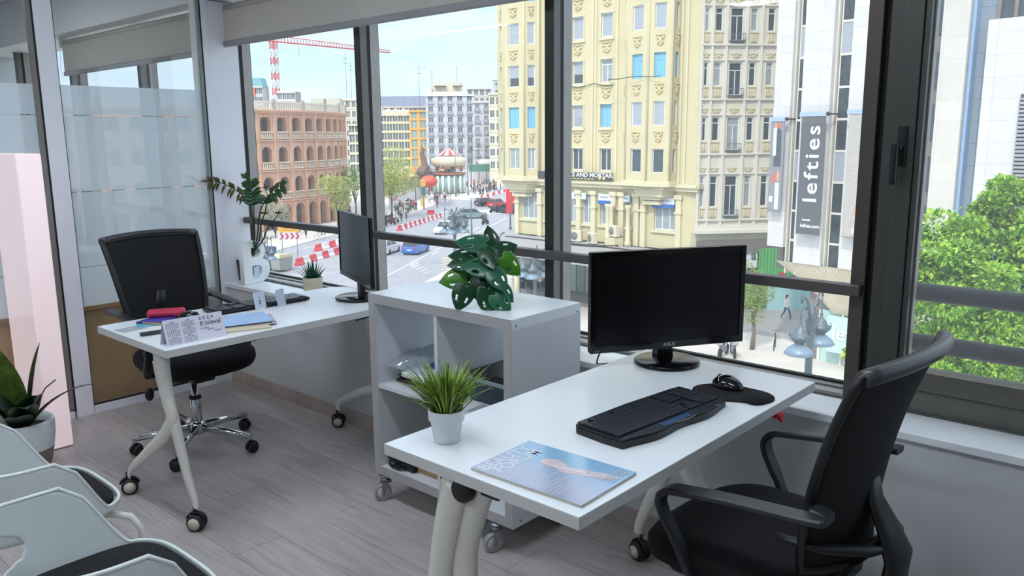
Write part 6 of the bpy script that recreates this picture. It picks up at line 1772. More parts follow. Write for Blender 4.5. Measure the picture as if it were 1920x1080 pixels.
def win(parent, x0, x1, z0, z1, y, frame=M_frw, pane=M_pdk, style='two', f=None, ft=0.07):
    """one window: frame with its pane(s) as a sub-part; f maps local"""
    F = f or (lambda x, y_, z: Vector((x, y_, z)))
    def obox(b, a0, a1, y0, y1, c0, c1):
        v = [F(a0, y0, c0), F(a1, y0, c0), F(a1, y1, c0), F(a0, y1, c0), F(a0, y0, c1), F(a1, y0, c1), F(a1, y1, c1), F(a0, y1, c1)]
        b.faces([tuple(q) for q in v], [(0, 1, 5, 4), (1, 2, 6, 5), (2, 3, 7, 6), (3, 0, 4, 7), (4, 5, 6, 7), (0, 3, 2, 1)])
    b = MB()
    obox(b, x0, x0+ft, y, y+0.08, z0, z1); obox(b, x1-ft, x1, y, y+0.08, z0, z1); obox(b, x0+ft, x1-ft, y, y+0.08, z0, z0+ft); obox(b, x0+ft, x1-ft, y, y+0.08, z1-ft, z1)
    m_ = (x0+x1)/2; zt = z1-(z1-z0)*0.24
    if style in ('two', 'three', 'transom'):
        if style == 'three':
            for q in (1/3, 2/3): obox(b, x0+(x1-x0)*q-ft/2, x0+(x1-x0)*q+ft/2, y+0.01, y+0.07, z0+ft, z1-ft)
        else:
            obox(b, m_-ft*0.5, m_+ft*0.5, y+0.01, y+0.07, z0+ft, (zt if style == 'transom' else z1-ft))
    if style in ('transom', 'door', 'one_t'):
        obox(b, x0+ft, x1-ft, y+0.01, y+0.07, zt-ft/2, zt+ft/2)
    w_ = b.build('window', frame, parent)
    b = MB(); obox(b, x0+ft*0.5, x1-ft*0.5, y+0.03, y+0.05, z0+ft*0.5, z1-ft*0.5); b.build('pane', pane, w_)
    if style == 'half':
        b = MB(); obox(b, x0+ft*0.5, x1-ft*0.5, y+0.01, y+0.028, z0+(z1-z0)*0.42, z1-ft*0.5); b.build('shutter', M_shut, w_)
    if style == 'transom_dark' or style == 'transom':
        pass
    return w_
def relief(parent, x, z, y, w, h, m, f=None, seed=0, name='relief'):
    F = f or (lambda a, b_, c: Vector((a, b_, c)))
    b = MB(); r_ = random.Random(seed)
    for (dx, dz, s1, s2) in ((0, 0, .22, .26), (-.28, .18, .16, .12), (.28, .18, .16, .12), (-.25, -.15, .12, .16), (.25, -.15, .12, .16), (0, -.3, .2, .1), (0, .38, .30, .07), (-.42, .38, .1, .06), (.42, .38, .1, .06), (-.12, .1, .07, .07), (.12, .1, .07, .07)):
        c = F(x+dx*w, y-0.02, z+dz*h); b.ball(c, 1.0, 8, (s1*w, 0.07, s2*h))
    return b.build(name, m, parent)

# ================= yellow corner building
t = thing('corner_building', 'tall cream-yellow ornate building with projecting bays across the square', 'building', (-38.6, 51.03, GZ), R(-2.86))
H0 = 11.0
def pan(p0, p1):
    """facet mapping: x from 0..len along p0->p1 (local xy), y outward negative"""
    a, c = Vector((p0[0], p0[1], 0)), Vector((p1[0], p1[1], 0)); d_ = (c-a); L_ = d_.length; d_.normalize(); n = Vector((-d_.y, d_.x, 0))
    return (lambda x, y, z: a+d_*x+n*y+Vector((0, 0, z))), L_
fl = [H0+0.56+3.27*k for k in range(-0, 8)]      # window tops above the cornice
rows = []
for k in range(8): rows.append((H0-1.10+3.27*k, H0+0.58+3.27*k))
TOPZ = 36.0
BZ = H0-1.95
wall = MB()
# main recessed wall with two window columns
holes = []
for z0, z1 in rows:
    for xc in (-0.45, 2.33): holes.append((xc-0.55, xc+0.55, z0, z1))
    holes.append((-3.3, -2.3, z0, z1))
holed_wall(wall, -4.4, 4.2, BZ, TOPZ, holes, 0.25)
bays = []
LB = [(-9.2, 1.6), (-8.75, -0.45), (-7.47, -1.1), (-5.16, -1.1), (-4.37, -0.25), (-4.37, 0.3)]
RB = [(3.9, 0.2), (4.85, -0.9), (6.95, -1.25), (8.6, -0.8), (8.75, 0.2)]
bw = {}
def bay(pts, wins, key):
    for i in range(len(pts)-1):
        F, L_ = pan(pts[i], pts[i+1]); hs = []
        if wins[i]:
            for z0, z1 in rows: hs.append((L_/2-wins[i]/2, L_/2+wins[i]/2, z0, z1))
        holed_wall(wall, 0, L_, BZ+0.1, TOPZ, hs, 0.22, F)
        bw[(key, i)] = (F, L_, wins[i])
bay(LB, [0.0, 0.55, 1.2, 0.62, 0], 'L'); bay(RB, [0.36, 1.05, 0.85, 0.34], 'R')
# plain chamfer to the right, side wall
for p0, p1 in (((8.72, 0.0), (9.4, 0.0)), ((9.4, 0.0), (10.43, 0.25)), ((10.43, 0.25), (10.5, 6)), ((-9.35, 1.6), (-9.35, 14))):
    F, L_ = pan(p0, p1); holed_wall(wall, 0, L_, BZ-4.5 if p0[0] > 0 else BZ, TOPZ, [], 0.1, F)
wall.box(-9.3, 10.4, 14, 14.2, BZ, TOPZ).box(-7.3, 10.4, 14, 14.2, BZ-9, BZ)
wall.box(-9.3, 10.4, 1.7, 14, TOPZ-0.3, TOPZ)
wall.build('wall', M_ylw, t)
core = MB().box(-9.0, 10.2, 1.75, 13.8, BZ-0.2, TOPZ-0.4).box(-7.1, 10.2, 1.75, 13.8, 0, BZ-0.2).box(-4.4, 4.0, 0.3, 1.7, BZ, TOPZ-0.4).prism([(-9.0, 1.7), (-8.45, -0.1), (-7.35, -0.7), (-5.4, -0.7), (-4.75, 0.0), (-4.75, 1.7)], BZ+0.2, TOPZ-0.4).prism([(4.3, 1.6), (5.05, -0.5), (6.95, -0.85), (8.3, -0.4), (8.45, 1.6)], BZ+0.2, TOPZ-0.4)
core.build('interior_core', M_shutd, t)
# windows of the main wall
stA = [('two', M_pdk, M_frw), ('half', M_pcl, M_frw), ('half', M_pdk, M_frw), ('shut', M_shut, M_frw), ('two', M_pcl, M_frw), ('shut', M_shut, M_frw), ('two', M_pdk, M_frw), ('shut', M_shut, M_frw)]
stB = [('two', M_pdk, M_frw), ('two', M_pbl, M_frb), ('transom', M_pcl, M_frw), ('shut', M_shut, M_frw), ('two', M_pcl, M_frw), ('two', M_pdk, M_frw), ('shut', M_shut, M_frw), ('two', M_pcl, M_frw)]
stL = [('two', M_pcl, M_frw), ('two', M_pbl, M_frb), ('half', M_pdk, M_frw), ('shut', M_shut, M_frw), ('transom', M_pbl, M_frb), ('two', M_pcl, M_frw), ('shut', M_shut, M_frw), ('two', M_pdk, M_frw)]
stR = [('one', M_pdk, M_frw), ('shut', M_shut, M_frw), ('transom', M_pbl, M_frb), ('shut', M_shut, M_frw), ('two', M_pcl, M_frw), ('shut', M_shut, M_frw), ('two', M_pdk, M_frw), ('two', M_pcl, M_frw)]
def put(st, x0, x1, z0, z1, F=None):
    s_, pn, fr = st
    if s_ == 'shut':
        w_ = win(t, x0, x1, z0, z1, 0.10, M_frw, M_shut, 'one', F)
    else: win(t, x0, x1, z0, z1, 0.13, fr, pn, s_, F)
for k in range(6):
    z0, z1 = rows[k]
    put(stA[k], -1.0, 0.10, z0, z1); put(stB[k], 1.78, 2.88, z0, z1)
    for (key, i), (F, L_, w_) in bw.items():
        if not w_: continue
        st = (stL if key == 'L' else stR)[k]
        if w_ < 0.6: st = ('one', st[1], st[2])
        put(st, L_/2-w_/2, L_/2+w_/2, z0, z1, F)
# trims: pilasters, sills, hoods
tr_ = MB()
for x in (1.05, 1.35, -1.55, 3.35): tr_.box(x-0.06, x+0.06, -0.10, 0, BZ, TOPZ)
for z0, z1 in rows:
    for xc in (-0.45, 2.33):
        tr_.box(xc-0.72, xc+0.72, -0.12, 0, z0-0.22, z0-0.06); tr_.box(xc-0.64, xc-0.55, -0.06, 0, z0, z1); tr_.box(xc+0.55, xc+0.64, -0.06, 0, z0, z1); tr_.box(xc-0.66, xc+0.66, -0.09, 0, z1, z1+0.09)
for pts in (LB, RB):
    for q in pts[1:-1]:
        tr_.lathe([(0.10, BZ), (0.10, TOPZ)], 8, (q[0], q[1]+0.03, 0))
tr_.box(8.85, 9.0, -0.12, 0.0, BZ, TOPZ); tr_.box(9.25, 9.42, -0.1, 0.1, BZ, TOPZ)
tr_.build('pilaster_trim', M_ylwt, t)
for k in range(6):
    z0 = rows[k][0]; zr = z0-0.80+0.02
    if k > 0:
        for xc in (-0.45, 2.33): relief(t, xc, zr, -0.02, 0.95, 0.95, M_ylwo, None, k)
        for (key, i), (F, L_, w_) in bw.items():
            if w_ > 0.3: relief(t, L_/2, zr, -0.02, max(0.45, w_*0.8), 0.9, M_ylwo, F, k)
# cornice and corbels below bays
cn_ = MB()
def ring(pts, z0, z1, out):
    n = len(pts)
    for i in range(n-1):
        F, L_ = pan(pts[i], pts[i+1]); v = [F(-out*0.4, -out, z0), F(L_+out*0.4, -out, z0), F(L_+out*0.4, 0.05, z0), F(-out*0.4, 0.05, z0), F(-out*0.4, -out, z1), F(L_+out*0.4, -out, z1), F(L_+out*0.4, 0.05, z1), F(-out*0.4, 0.05, z1)]
        cn_.faces([tuple(q) for q in v], [(0, 1, 5, 4), (1, 2, 6, 5), (2, 3, 7, 6), (3, 0, 4, 7), (4, 5, 6, 7), (0, 3, 2, 1)])
ring(LB[1:], BZ-0.10, BZ+0.15, 0.28); ring(RB, BZ-0.10, BZ+0.15, 0.28); ring(LB[1:], BZ+0.15, BZ+0.28, 0.14); ring(RB, BZ+0.15, BZ+0.28, 0.14)
cn_.box(-4.7, 10.6, -0.42, 0.1, BZ-0.16, BZ+0.06); cn_.box(-4.7, 10.6, -0.25, 0.1, BZ-0.42, BZ-0.16); cn_.box(8.4, 10.7, -0.3, 0.3, BZ-0.2, BZ+0.05)
for cx, hw in ((-6.5, 2.2), (6.85, 2.0)):
    for i_, (sc, z_) in enumerate(((1.0, BZ-0.1), (0.86, BZ-0.35), (0.80, BZ-0.6), (0.62, BZ-0.85), (0.5, BZ-1.2))):
        cn_.prism([(cx-hw*sc, 0.1), (cx-hw*sc*0.7, -1.05*sc+0.1), (cx+hw*sc*0.7, -1.05*sc+0.1), (cx+hw*sc, 0.1)], z_-0.26, z_)
cn_.build('cornice', M_ylwt, t)
# lower storey behind the canopy
lz0, lz1 = H0-6.6, BZ-0.4
lw = MB()
low = [(-6.75, -4.75), (-4.0, -2.75), (-1.55, -0.55), (-0.05, 0.95), (1.75, 2.85), (4.15, 4.75), (6.75, 8.65)]
holed_wall(lw, -7.3, 10.43, lz0, lz1, [(a, c, H0-5.25, H0-2.95) for a, c in low], 0.3, lambda x, y, z: Vector((x, y+0.15, z)))
lw.box(-7.2, 10.3, 1.4, 1.7, lz0, lz1).box(-7.3, -7.1, 0.16, 14, lz0-4.3, lz1)
lw.build('lower_wall', M_ylw, t)
for i, (a, c) in enumerate(low):
    w_ = win(t, a, c, H0-5.25, H0-2.95, 0.32, M_frw, M_pcl, 'three' if c-a > 1.4 else 'two')
lp = MB()
for x in (-2.35, -0.25, 1.25, 3.2, 3.95, 5.35, 5.95, 9.0, -4.45, -7.05):
    lp.box(x-0.22, x+0.22, -0.15, 0.15, lz0, H0-2.75); lp.box(x-0.32, x+0.32, -0.25, 0.15, H0-2.95, H0-2.65); lp.box(x-0.30, x+0.30, -0.22, 0.15, H0-4.0, H0-3.85)
for a, c in low: lp.box(a-0.15, c+0.15, -0.02, 0.2, H0-5.45, H0-5.27)
lp.build('pier_trim', M_ylwt, t)
lc = MB()
for x in (3.05, 3.4, 4.95): lc.lathe([(0.26, lz0), (0.26, lz0+0.3), (0.18, lz0+0.4), (0.16, H0-3.9), (0.24, H0-3.7), (0.24, H0-3.55)], 14, (x, -0.55, 0))
lc.build('column', M_ylwt, t)
for x0, x1, blue in ((-0.95, -0.0+0.5, False), (1.75, 2.95, True), (6.75, 8.65, True), (4.1, 4.7, False)):
    w_ = MB().box(x0, x1, -0.10, -0.04, H0-3.35, H0-2.85).build('sign_panel', mat('sign_white_%d' % int(x0*10), (206, 210, 216), 0.5), t)
    if blue: MB().box(x0, x1, -0.16, -0.05, H0-3.62, H0-3.35).build('blue_valance', mat('awning_blue_%d' % int(x0*10), (44, 98, 170), 0.6), w_)
    g = MB()
    for k in range(6): g.box(x0+(x1-x0)*(0.18+0.1*k), x0+(x1-x0)*(0.24+0.1*k), -0.115, -0.10, H0-3.14, H0-3.05)
    g.build('sign_print', cm((110, 120, 140)), w_)
sg = MB().box(-4.2, 3.35, -0.52, -0.44, BZ+0.12, BZ+0.70).build('sign_board', mat('sign_dark', (60, 62, 60), 0.6), t)
text('sign_lettering', 'KS AND MORTAR', 0.44, mat('sign_letters', (214, 216, 212), 0.6), sg, (-0.86, -0.54, BZ+0.50), (R(90), 0, 0), 0.02, bold=0.008, xscale=1.22)
g = MB()
for k in range(9): g.box(-1.5+k*0.36, -1.25+k*0.36, -0.54, -0.52, BZ+0.19, BZ+0.26)
g.box(2.1, 2.32, -0.55, -0.52, BZ+0.2, BZ+0.42); g.box(2.5, 2.72, -0.55, -0.52, BZ+0.2, BZ+0.42); g.build('sign_small_print', cm((206, 190, 120)), sg)
cb_ = MB()
pp = [(-1.6+k*0.35, -0.12, rows[2][0]-0.05-0.18*math.sin((k % 8)/8*PI)) for k in range(14)] + [(3.6+k*0.5, -1.4, rows[2][0]+0.1-0.05*math.sin(k)) for k in range(10)]
cb_.tube(pp, 0.025, 4); cb_.build('wall_cable', M_black, t)
# canopy with flat roof over the arcade, air conditioners standing on it
M_cano = bmat('canopy_grey', (158, 156, 158), var=0.08, scale=1.5)
tc_ = thing('canopy', 'grey flat canopy roof along the foot of the cream-yellow building', 'canopy', (-38.6, 51.03, GZ), R(-2.86))
MB().prism([(-8.4, -0.3), (-7.6, -1.6), (-3.0, -6.6), (-1.6, -7.0), (13.0, -7.0), (13.0, -0.3)], H0-7.0, H0-6.62).prism([(-8.5, -0.3), (-7.7, -1.7), (-3.1, -6.7), (-1.6, -7.12), (13.1, -7.12), (13.1, -7.0), (-1.6, -6.98), (-3.0, -6.58), (-7.5, -1.6), (-8.35, -0.3)], H0-7.15, H0-6.5).build('roof_slab', M_cano, tc_)
for x in (-1.0, 3.0, 7.5, 12.0): MB().lathe([(0.22, 0.1), (0.22, 3.85)], 12, (x, -6.3, 0)).build('column', M_ylwt, tc_)
MB().box(-6.4, 12.8, -2.2, -1.9, H0-6.61, H0-6.56).tube([(-1.6, -2.0, H0-6.55), (-0.8, -2.6, H0-6.55), (0.4, -2.1, H0-6.55), (1.6, -2.8, H0-6.55), (3.2, -2.5, H0-6.55), (4.6, -1.2, H0-6.5)], 0.05, 5).build('cables', M_black, tc_)
def local(x, y, z, ang=R(-2.86), o=(-38.6, 51.03, GZ)):
    return Vector((o[0]+x*math.cos(ang)-y*math.sin(ang), o[1]+x*math.sin(ang)+y*math.cos(ang), o[2]+z))
for k, (x, y, z, rz) in enumerate(((0.35, -1.0, 0, 12), (2.25, -1.4, 0, -22), (3.95, -0.9, 0.62, -18), (-1.0, -0.9, 0, 25))):
    a = thing('air_conditioner', ['cream air conditioner on the canopy, the left of the two big ones', 'cream air conditioner on the canopy, the middle one turned left', 'cream air conditioner raised on a plinth at the right of the others', 'old grey air conditioner at the left end beside the mullion'][k], 'air conditioner', local(x, y, H0-6.62+z), R(rz-3), None)
    col_ = cm((206, 200, 178) if k < 3 else (120, 124, 126), 0.6)
    MB().box(-0.48, 0.48, -0.18, 0.18, 0.08, 0.92 if k != 3 else 0.7, bev=0.03).build('casing', col_, a)
    MB().lathe([(0.0, -0.20), (0.30, -0.20), (0.32, -0.185), (0.32, -0.17), (0, -0.17)], 20, (-0.12, 0, 0.5), axis='Y').build('fan_grille', cm((120, 116, 110), 0.6), a)
    MB().box(-0.4, -0.3, -0.15, 0.15, 0, 0.08).box(0.3, 0.4, -0.15, 0.15, 0, 0.08).build('feet', M_black, a)
    if z:
        p_ = local(x, y, H0-6.62); MB().box(-0.6, 0.6, -0.4, 0.4, 0, 0.62).build('plinth', M_ylwt, a, (0, 0, -0.62))
# shops below the canopy
ts = thing('shop_row', 'row of shop fronts in the shade under the grey canopy', 'shop', (-38.6, 51.03, GZ), R(-2.86))
MB().box(-7.0, 13, 0.2, 0.5, 0, 4.3).build('back_wall', cm((120, 124, 124), 0.8), ts)
xx = -7.0
for k, (w_, c) in enumerate(((1.0, (70, 76, 80)), (2.2, (64, 70, 72)), (2.2, (88, 92, 92)), (1.1, (156, 178, 174)), (0.9, (120, 146, 136)), (1.3, (176, 146, 128)), (2.6, (196, 60, 70)), (2.2, (210, 120, 110)), (3, (90, 100, 100)), (3, (120, 126, 128)))):
    o = MB().box(xx+0.05, xx+w_-0.05, 0.0, 0.18, 0.2, 3.4).build('shop_window', cm(c, 0.4), ts); MB().box(xx+0.05, xx+w_-0.05, -0.08, 0.1, 3.4, 3.9).build('fascia', cm(tuple(int(v*0.8) for v in c), 0.6), o)
    xx += w_
g = MB(); rg4 = random.Random(6)
for k in range(26): g.ball((2.2+rg4.random()*2.6, -0.5-rg4.random()*0.3, 1.0+rg4.random()*1.1), 0.16, 6)
o = g.box(1.9, 5.0, -0.7, -0.2, 0.6, 0.95).build('fruit_display', cm((206, 60, 56), 0.5), None, ts.location, ts.rotation_euler.z); tag(o, 'red merchandise display before the shops, left of the big monitor', 'display')
# small tent roofs & curved railing by the shop corner
for k, (px, py) in enumerate(((962, 522), (986, 527))):
    p = onp(px, py+14); o = MB().lathe([(1.0, 2.1), (0.1, 3.0)], 4, cap0=True).tube([(0, 0, 0), (0, 0, 2.6)], 0.04, 6).build('market_tent', cm((196, 204, 208), 0.7), None, p); tag(o, 'pale pointed market tent behind the shelf plant, '+('left' if k == 0 else 'right')+' one', 'tent', 'market tents')

# ================= cream building to the right
M_crm = bmat('cream_stone', (208, 203, 188)); M_crmt = bmat('cream_trim', (212, 208, 198)); M_crmb = bmat('balustrade_cream', (206, 196, 162))
az = R(48)
t = thing('apartment_building', 'pale cream apartment building with balustrades, right of the cream-yellow one', 'building', (-28.21, 50.49, GZ), az)
wall = MB(); rws = [(H0+1.11-3.55*1.28+3.63*0+0.0, 0)]
wz = [(-3.43, -1.29), (1.11, 2.69), (4.78, 6.32), (8.36, 9.86), (12.1, 13.6), (15.8, 17.3), (19.5, 21.0)]
cols = [(0.22, 0.50, 'one_t'), (0.92, 1.42, 'one_t'), (1.98, 2.86, 'transom'), (3.38, 3.84, 'one_t'), (4.58, 5.06, 'one_t'), (5.9, 6.4, 'one_t')]
hs = []
for k, (z0, z1) in enumerate(wz):
    for i, (a, c, s_) in enumerate(cols):
        zb_ = z0-0.62 if s_ == 'transom' else z0
        hs.append((a, c, H0+zb_, H0+z1))
holed_wall(wall, 0, 9, H0-5.1, 34, hs, 0.25)
wall.box(0, 9, 0.8, 1.5, H0-5.1, 33.8); wall.build('wall', M_crm, t)
MB().box(0.02, 8.9, 0.35, 0.7, H0-5, 33.7).build('interior_core', M_shutd, t)
tr_ = MB()
for x in (0.02, 0.72, 1.7, 3.1, 4.15, 5.45, 6.6): tr_.box(x-0.08, x+0.08, -0.14, 0, H0-5.0, 34)
for z0, z1 in wz:
    tr_.box(0, 7, -0.18, 0, H0+z0-0.95, H0+z0-0.83); tr_.box(0, 7, -0.10, 0, H0+z1+0.12, H0+z1+0.2)
tr_.box(-0.1, 7, -0.45, 0, H0-5.25, H0-5.0); tr_.box(-0.05, 7, -0.3, 0, H0-5.0, H0-4.75)
tr_.build('pilaster_trim', M_crmt, t)
for k, (z0, z1) in enumerate(wz[:5]):
    for i, (a, c, s_) in enumerate(cols):
        zb_ = z0-0.62 if s_ == 'transom' else z0
        win(t, a, c, H0+zb_, H0+z1, 0.10, M_frw, M_pdk if (i+k) % 3 else M_pcl, s_, ft=0.06)
        if s_ == 'transom':
            bb = MB(); bb.box(a-0.08, c+0.08, -0.30, 0.0, H0+zb_-0.08, H0+zb_)
            for q in range(8): bb.tube([(a-0.05+q*(c-a+0.1)/7, -0.28, H0+zb_), (a-0.05+q*(c-a+0.1)/7, -0.28, H0+zb_+0.42)], 0.014, 4)
            bb.tube([(a-0.08, -0.28, H0+zb_+0.42), (c+0.08, -0.28, H0+zb_+0.42)], 0.022, 5); bb.build('iron_balcony', M_iron, t)
        else:
            bb = MB(); bb.box(a-0.05, c+0.05, -0.10, 0, H0+z0-0.12, H0+z0-0.04)
            nb = 5 if c-a > 0.35 else 3
            for q in range(nb): bb.lathe([(0.03, 0), (0.055, 0.15), (0.03, 0.35), (0.035, 0.6)], 6, (a+0.03+q*(c-a-0.06)/(nb-1), -0.05, H0+z0-0.78))
            bb.build('balustrade', M_crmb, t)
        relief(t, (a+c)/2, H0+z1+0.42, -0.0, min(0.7, c-a+0.2), 0.35, M_crmb, None, k)
MB().box(-0.2, 9, 0.1, 0.4, 4.6, H0-5.25).build('fascia_band', cm((196, 190, 168), 0.8), t)
MB().box(0.1, 9, -0.05, 0.1, 4.3, 5.2).build('dark_fascia', cm((118, 110, 104), 0.7), t)
MB().box(0.1, 9, 0.5, 0.8, 0.0, 4.4).build('shop_glass', cm((92, 104, 104), 0.3), t)
gs = thing('green_shutter_shop', 'shop with bright green ribbed shutters beside the monitor', 'shop', (-28.21+5.2*math.cos(az), 50.49+5.2*math.sin(az), GZ), az)
MB().box(-0.6, 3.0, -0.35, -0.2, 2.6, 4.6).build('shutter', cm((92, 170, 96), 0.5), gs)
g = MB()
for k in range(14): g.box(-0.55+k*0.25, -0.50+k*0.25, -0.39, -0.35, 2.6, 4.6)
g.build('shutter_rib', cm((66, 140, 76), 0.5), gs)
MB().box(0.2, 3.4, -0.2, 0.0, 0.1, 2.4).build('teal_glass', cm((150, 190, 190), 0.25), gs)
MB().box(0.9, 1.3, -0.45, -0.35, 2.2, 2.9).build('red_box', cm((180, 40, 50), 0.5), gs)
p = onz(1413, 480, GZ+4.0)
t = thing('sign_board', 'white sign board with dark green characters just right of the monitor top', 'sign', (p.x, p.y-0.2, GZ+4.0), YAW)
MB().box(-1.2, 0.35, -0.08, 0, -0.8, 1.0).build('board', cm((206, 212, 210), 0.5), t)
text('sign_lettering', 'a', 0.9, cm((30, 90, 84), 0.5), t, (-0.12, -0.10, 0.05), (R(90), 0, 0), 0.01, bold=0.02)
MB().tube([(0, 0.1, -4.0), (0, 0.1, 0)], 0.06, 8).build('post', M_iron, t)

# ================= modern stone-clad building with banners
def tile_mat(name, col, gap, w=1.2, h=0.93):
    m = bpy.data.materials.new(name); m.use_nodes = True; nt = m.node_tree; b_ = nt.nodes['Principled BSDF']
    t_ = nt.nodes.new('ShaderNodeTexCoord'); mpn = nt.nodes.new('ShaderNodeMapping'); mpn.inputs['Rotation'].default_value = (R(90), 0, 0)
    nt.links.new(t_.outputs['Object'], mpn.inputs[0])
    br = nt.nodes.new('ShaderNodeTexBrick'); br.offset = 0; br.inputs['Scale'].default_value = 1; br.inputs['Brick Width'].default_value = w; br.inputs['Row Height'].default_value = h
    br.inputs['Mortar Size'].default_value = 0.012; c = srgb(col)
    br.inputs['Color1'].default_value = c; br.inputs['Color2'].default_value = tuple(v*0.94 for v in c[:3])+(1,); br.inputs['Mortar'].default_value = srgb(gap)
    nt.links.new(mpn.outputs[0], br.inputs['Vector'])
    nz = nt.nodes.new('ShaderNodeTexNoise'); nz.inputs['Scale'].default_value = 1.2; nz.inputs['Detail'].default_value = 6; nt.links.new(t_.outputs['Object'], nz.inputs['Vector'])
    mm = nt.nodes.new('ShaderNodeMixRGB'); mm.blend_type = 'MULTIPLY'; mm.inputs[0].default_value = 0.18; nt.links.new(br.outputs[0], mm.inputs[1]); nt.links.new(nz.outputs[0], mm.inputs[2])
    nt.links.new(mm.outputs[0], b_.inputs['Base Color']); b_.inputs['Roughness'].default_value = 0.6
    return m
M_st = tile_mat('stone_cladding', (210, 207, 206), (186, 184, 184)); M_stb = tile_mat('stone_beige', (206, 202, 194), (190, 186, 180)); M_blu = tile_mat('blue_grey_cladding', (134, 148, 160), (90, 104, 120), 2.4, 1.0)
M_rec = mat('bronze_recess', (120, 112, 106), 0.6, var=0.15, scale=2)
MO = Vector((-14.51, 42.65, GZ)); MA = R(-9)
t = thing('department_store', 'modern pale stone-clad store with vertical window slots and hanging banners', 'building', MO, MA)
ca_, sa_ = math.cos(MA), math.sin(MA)
def mloc(px, py=210, y=0.0):
    """local x on the facade plane (offset y) seen at pixel column px at row py"""
    r_ = ray(px, py); o_ = C0-MO
    nx, ny = -sa_, ca_
    tt = (y-(o_.x*nx+o_.y*ny))/(r_.x*nx+r_.y*ny); q = o_+r_*tt
    return q.x*ca_+q.y*sa_, q.z
def mx(px, py=210, y=0.0): return mloc(px, py, y)[0]
b = MB()
def pier(px0, px1, z0=5.0, z1=40, m=M_st, y0=0.0, y1=1.0, py=210, nm='stone_pier'):
    x0, x1 = mx(px0, py), mx(px1, py)
    return MB().box(x0, x1, y0, y1, z0, z1, bev=0.02).build(nm, m, t)
zpa, zpb = mloc(1465, 462)[1], mloc(1535, 497)[1]
pier(1455, 1486, zpa, y0=-0.25); pier(1508, 1561, zpb, y0=-0.35); pier(1596, 1640, zpb, y0=-0.35)
x_l, x_r = mx(1450), mx(1925, 120)
MB().box(x_l+0.1, x_r+5, 0.95, 1.3, 5.0, 40).box(x_l+0.1, x_l+0.5, 0.9, 12, 5.0, 40).box(x_l+2.3, x_r+5, 0.95, 1.3, 0.1, 5.0).build('rear_wall', M_rec, t)
# slots
for px0, px1, key in ((1487, 1507, 0), (1562, 1595, 1)):
    x0, x1 = mx(px0), mx(px1)
    for s_, xe in ((0, x0), (1, x1)): MB().box(xe-0.03, xe+0.03, 0.0, 0.30, 4.9, 40).build('slot_jamb', M_crmt, t)
    n_ = 0
    for k in range(14):
        z0 = 5.2+k*1.62
        w_ = MB().box(x0+0.12, x1-0.05, 0.12, 0.2, z0+1.50, z0+1.62).box(x0+0.12, x0+0.18, 0.12, 0.2, z0, z0+1.5).box(x1-0.11, x1-0.05, 0.12, 0.2, z0, z0+1.5).build('window', M_crmt, t)
        MB().box(x0+0.18, x1-0.11, 0.15, 0.18, z0, z0+1.5).build('pane', (mat('slot_pane', (58, 66, 70), 0.15, var=0.5, scale=5) if key == 0 and k == 0 else bpy.data.materials['slot_pane']) if (k % 4) != 3 else M_shut, w_)
# flared slatted soffit under the piers
xs0, xs1 = mx(1462, 470), mx(1640, 560)+0.6
fl_ = MB(); n = 34
for k in range(n):
    x = xs0+(xs1-xs0)*k/n; w_ = (xs1-xs0)/n*0.86; sx_ = 1.5*(1-k/n)+0.2; zl_ = 2.9+1.1*max(0, 1-k/9)
    fl_.faces([(x, -0.30, zpb), (x+w_, -0.30, zpb), (x+w_*0.9+sx_, 0.75, zl_), (x+sx_, 0.75, zl_), (x, -0.20, zpb), (x+w_, -0.20, zpb), (x+w_*0.9+sx_, 0.85, zl_), (x+sx_, 0.85, zl_)], [(0, 1, 2, 3), (4, 7, 6, 5), (0, 4, 5, 1), (1, 5, 6, 2), (2, 6, 7, 3), (3, 7, 4, 0)])
fl_.build('slatted_soffit', mat('soffit_beige', (196, 186, 164), 0.7, var=0.1, scale=2), t)
MB().box(xs0+2.1, xs1+8, 0.87, 0.94, 0.1, 3.0).build('shop_glass', mat('storefront_glass', (166, 196, 190), 0.15, var=0.12, scale=0.8), t)
for k in range(9): MB().box(xs0+2.2+k*1.3, xs0+2.32+k*1.3, 0.75, 0.87, 0.1, 2.9).build('mullion', M_crmt, t)
MB().box(xs0+3.0, xs0+7.6, 0.2, 0.3, 0.9, 2.9).build('glass_canopy', mat('canopy_glass', (178, 206, 202), 0.12, var=0.05), t)
text('glass_lettering', 'lefties', 1.15, mat('letters_white', (226, 230, 230), 0.5), t, (xs0+3.3, 0.16, 2.0), (R(90), 0, 0), 0.01, bold=0.02)
# right-hand part past the casement post
def pier2(px0, px1, z0, z1, m, y0, y1, nm): return MB().box(mx(px0, 120), mx(px1, 120), y0, y1, z0, z1, bev=0.01).build(nm, m, t)
pier2(1742, 1757, 3, 40, M_rec, 0.2, 0.9, 'recess_strip')
for k in range(8): MB().box(mx(1744, 120), mx(1766, 120), 0.12, 0.2, 5+k*2.4, 6.6+k*2.4).build('slot_window', M_pdk, t)
pier2(1766, 1816, 2.5, 40, M_stb, -0.3, 0.9, 'stone_pier')
pier2(1817, 1824, 2.5, 40, mat('blue_steel', (150, 176, 206), 0.3, 0.4), -0.1, 0.4, 'steel_edge')
pier2(1824, 1858, 2.5, 40, M_blu, 0.3, 0.9, 'clad_strip')
zt_ = mloc(1860, 40)[1]
pier2(1857, 1990, 2.5, zt_, M_st, -0.6, 0.9, 'stone_wing')
xq0, xq1 = mx(1868, 20), mx(1990, 20)
w_ = MB().box(xq0, xq1, 0.2, 0.3, zt_, 40).build('window', M_pdk, t)
for px in (1868, 1900, 1935): MB().box(mx(px, 20), mx(px+7, 20), 0.1, 0.2, zt_, 40).build('window_bar', M_rec, w_)
b = MB(); x0_, x1_ = mx(1914, 280), mx(2010, 280)
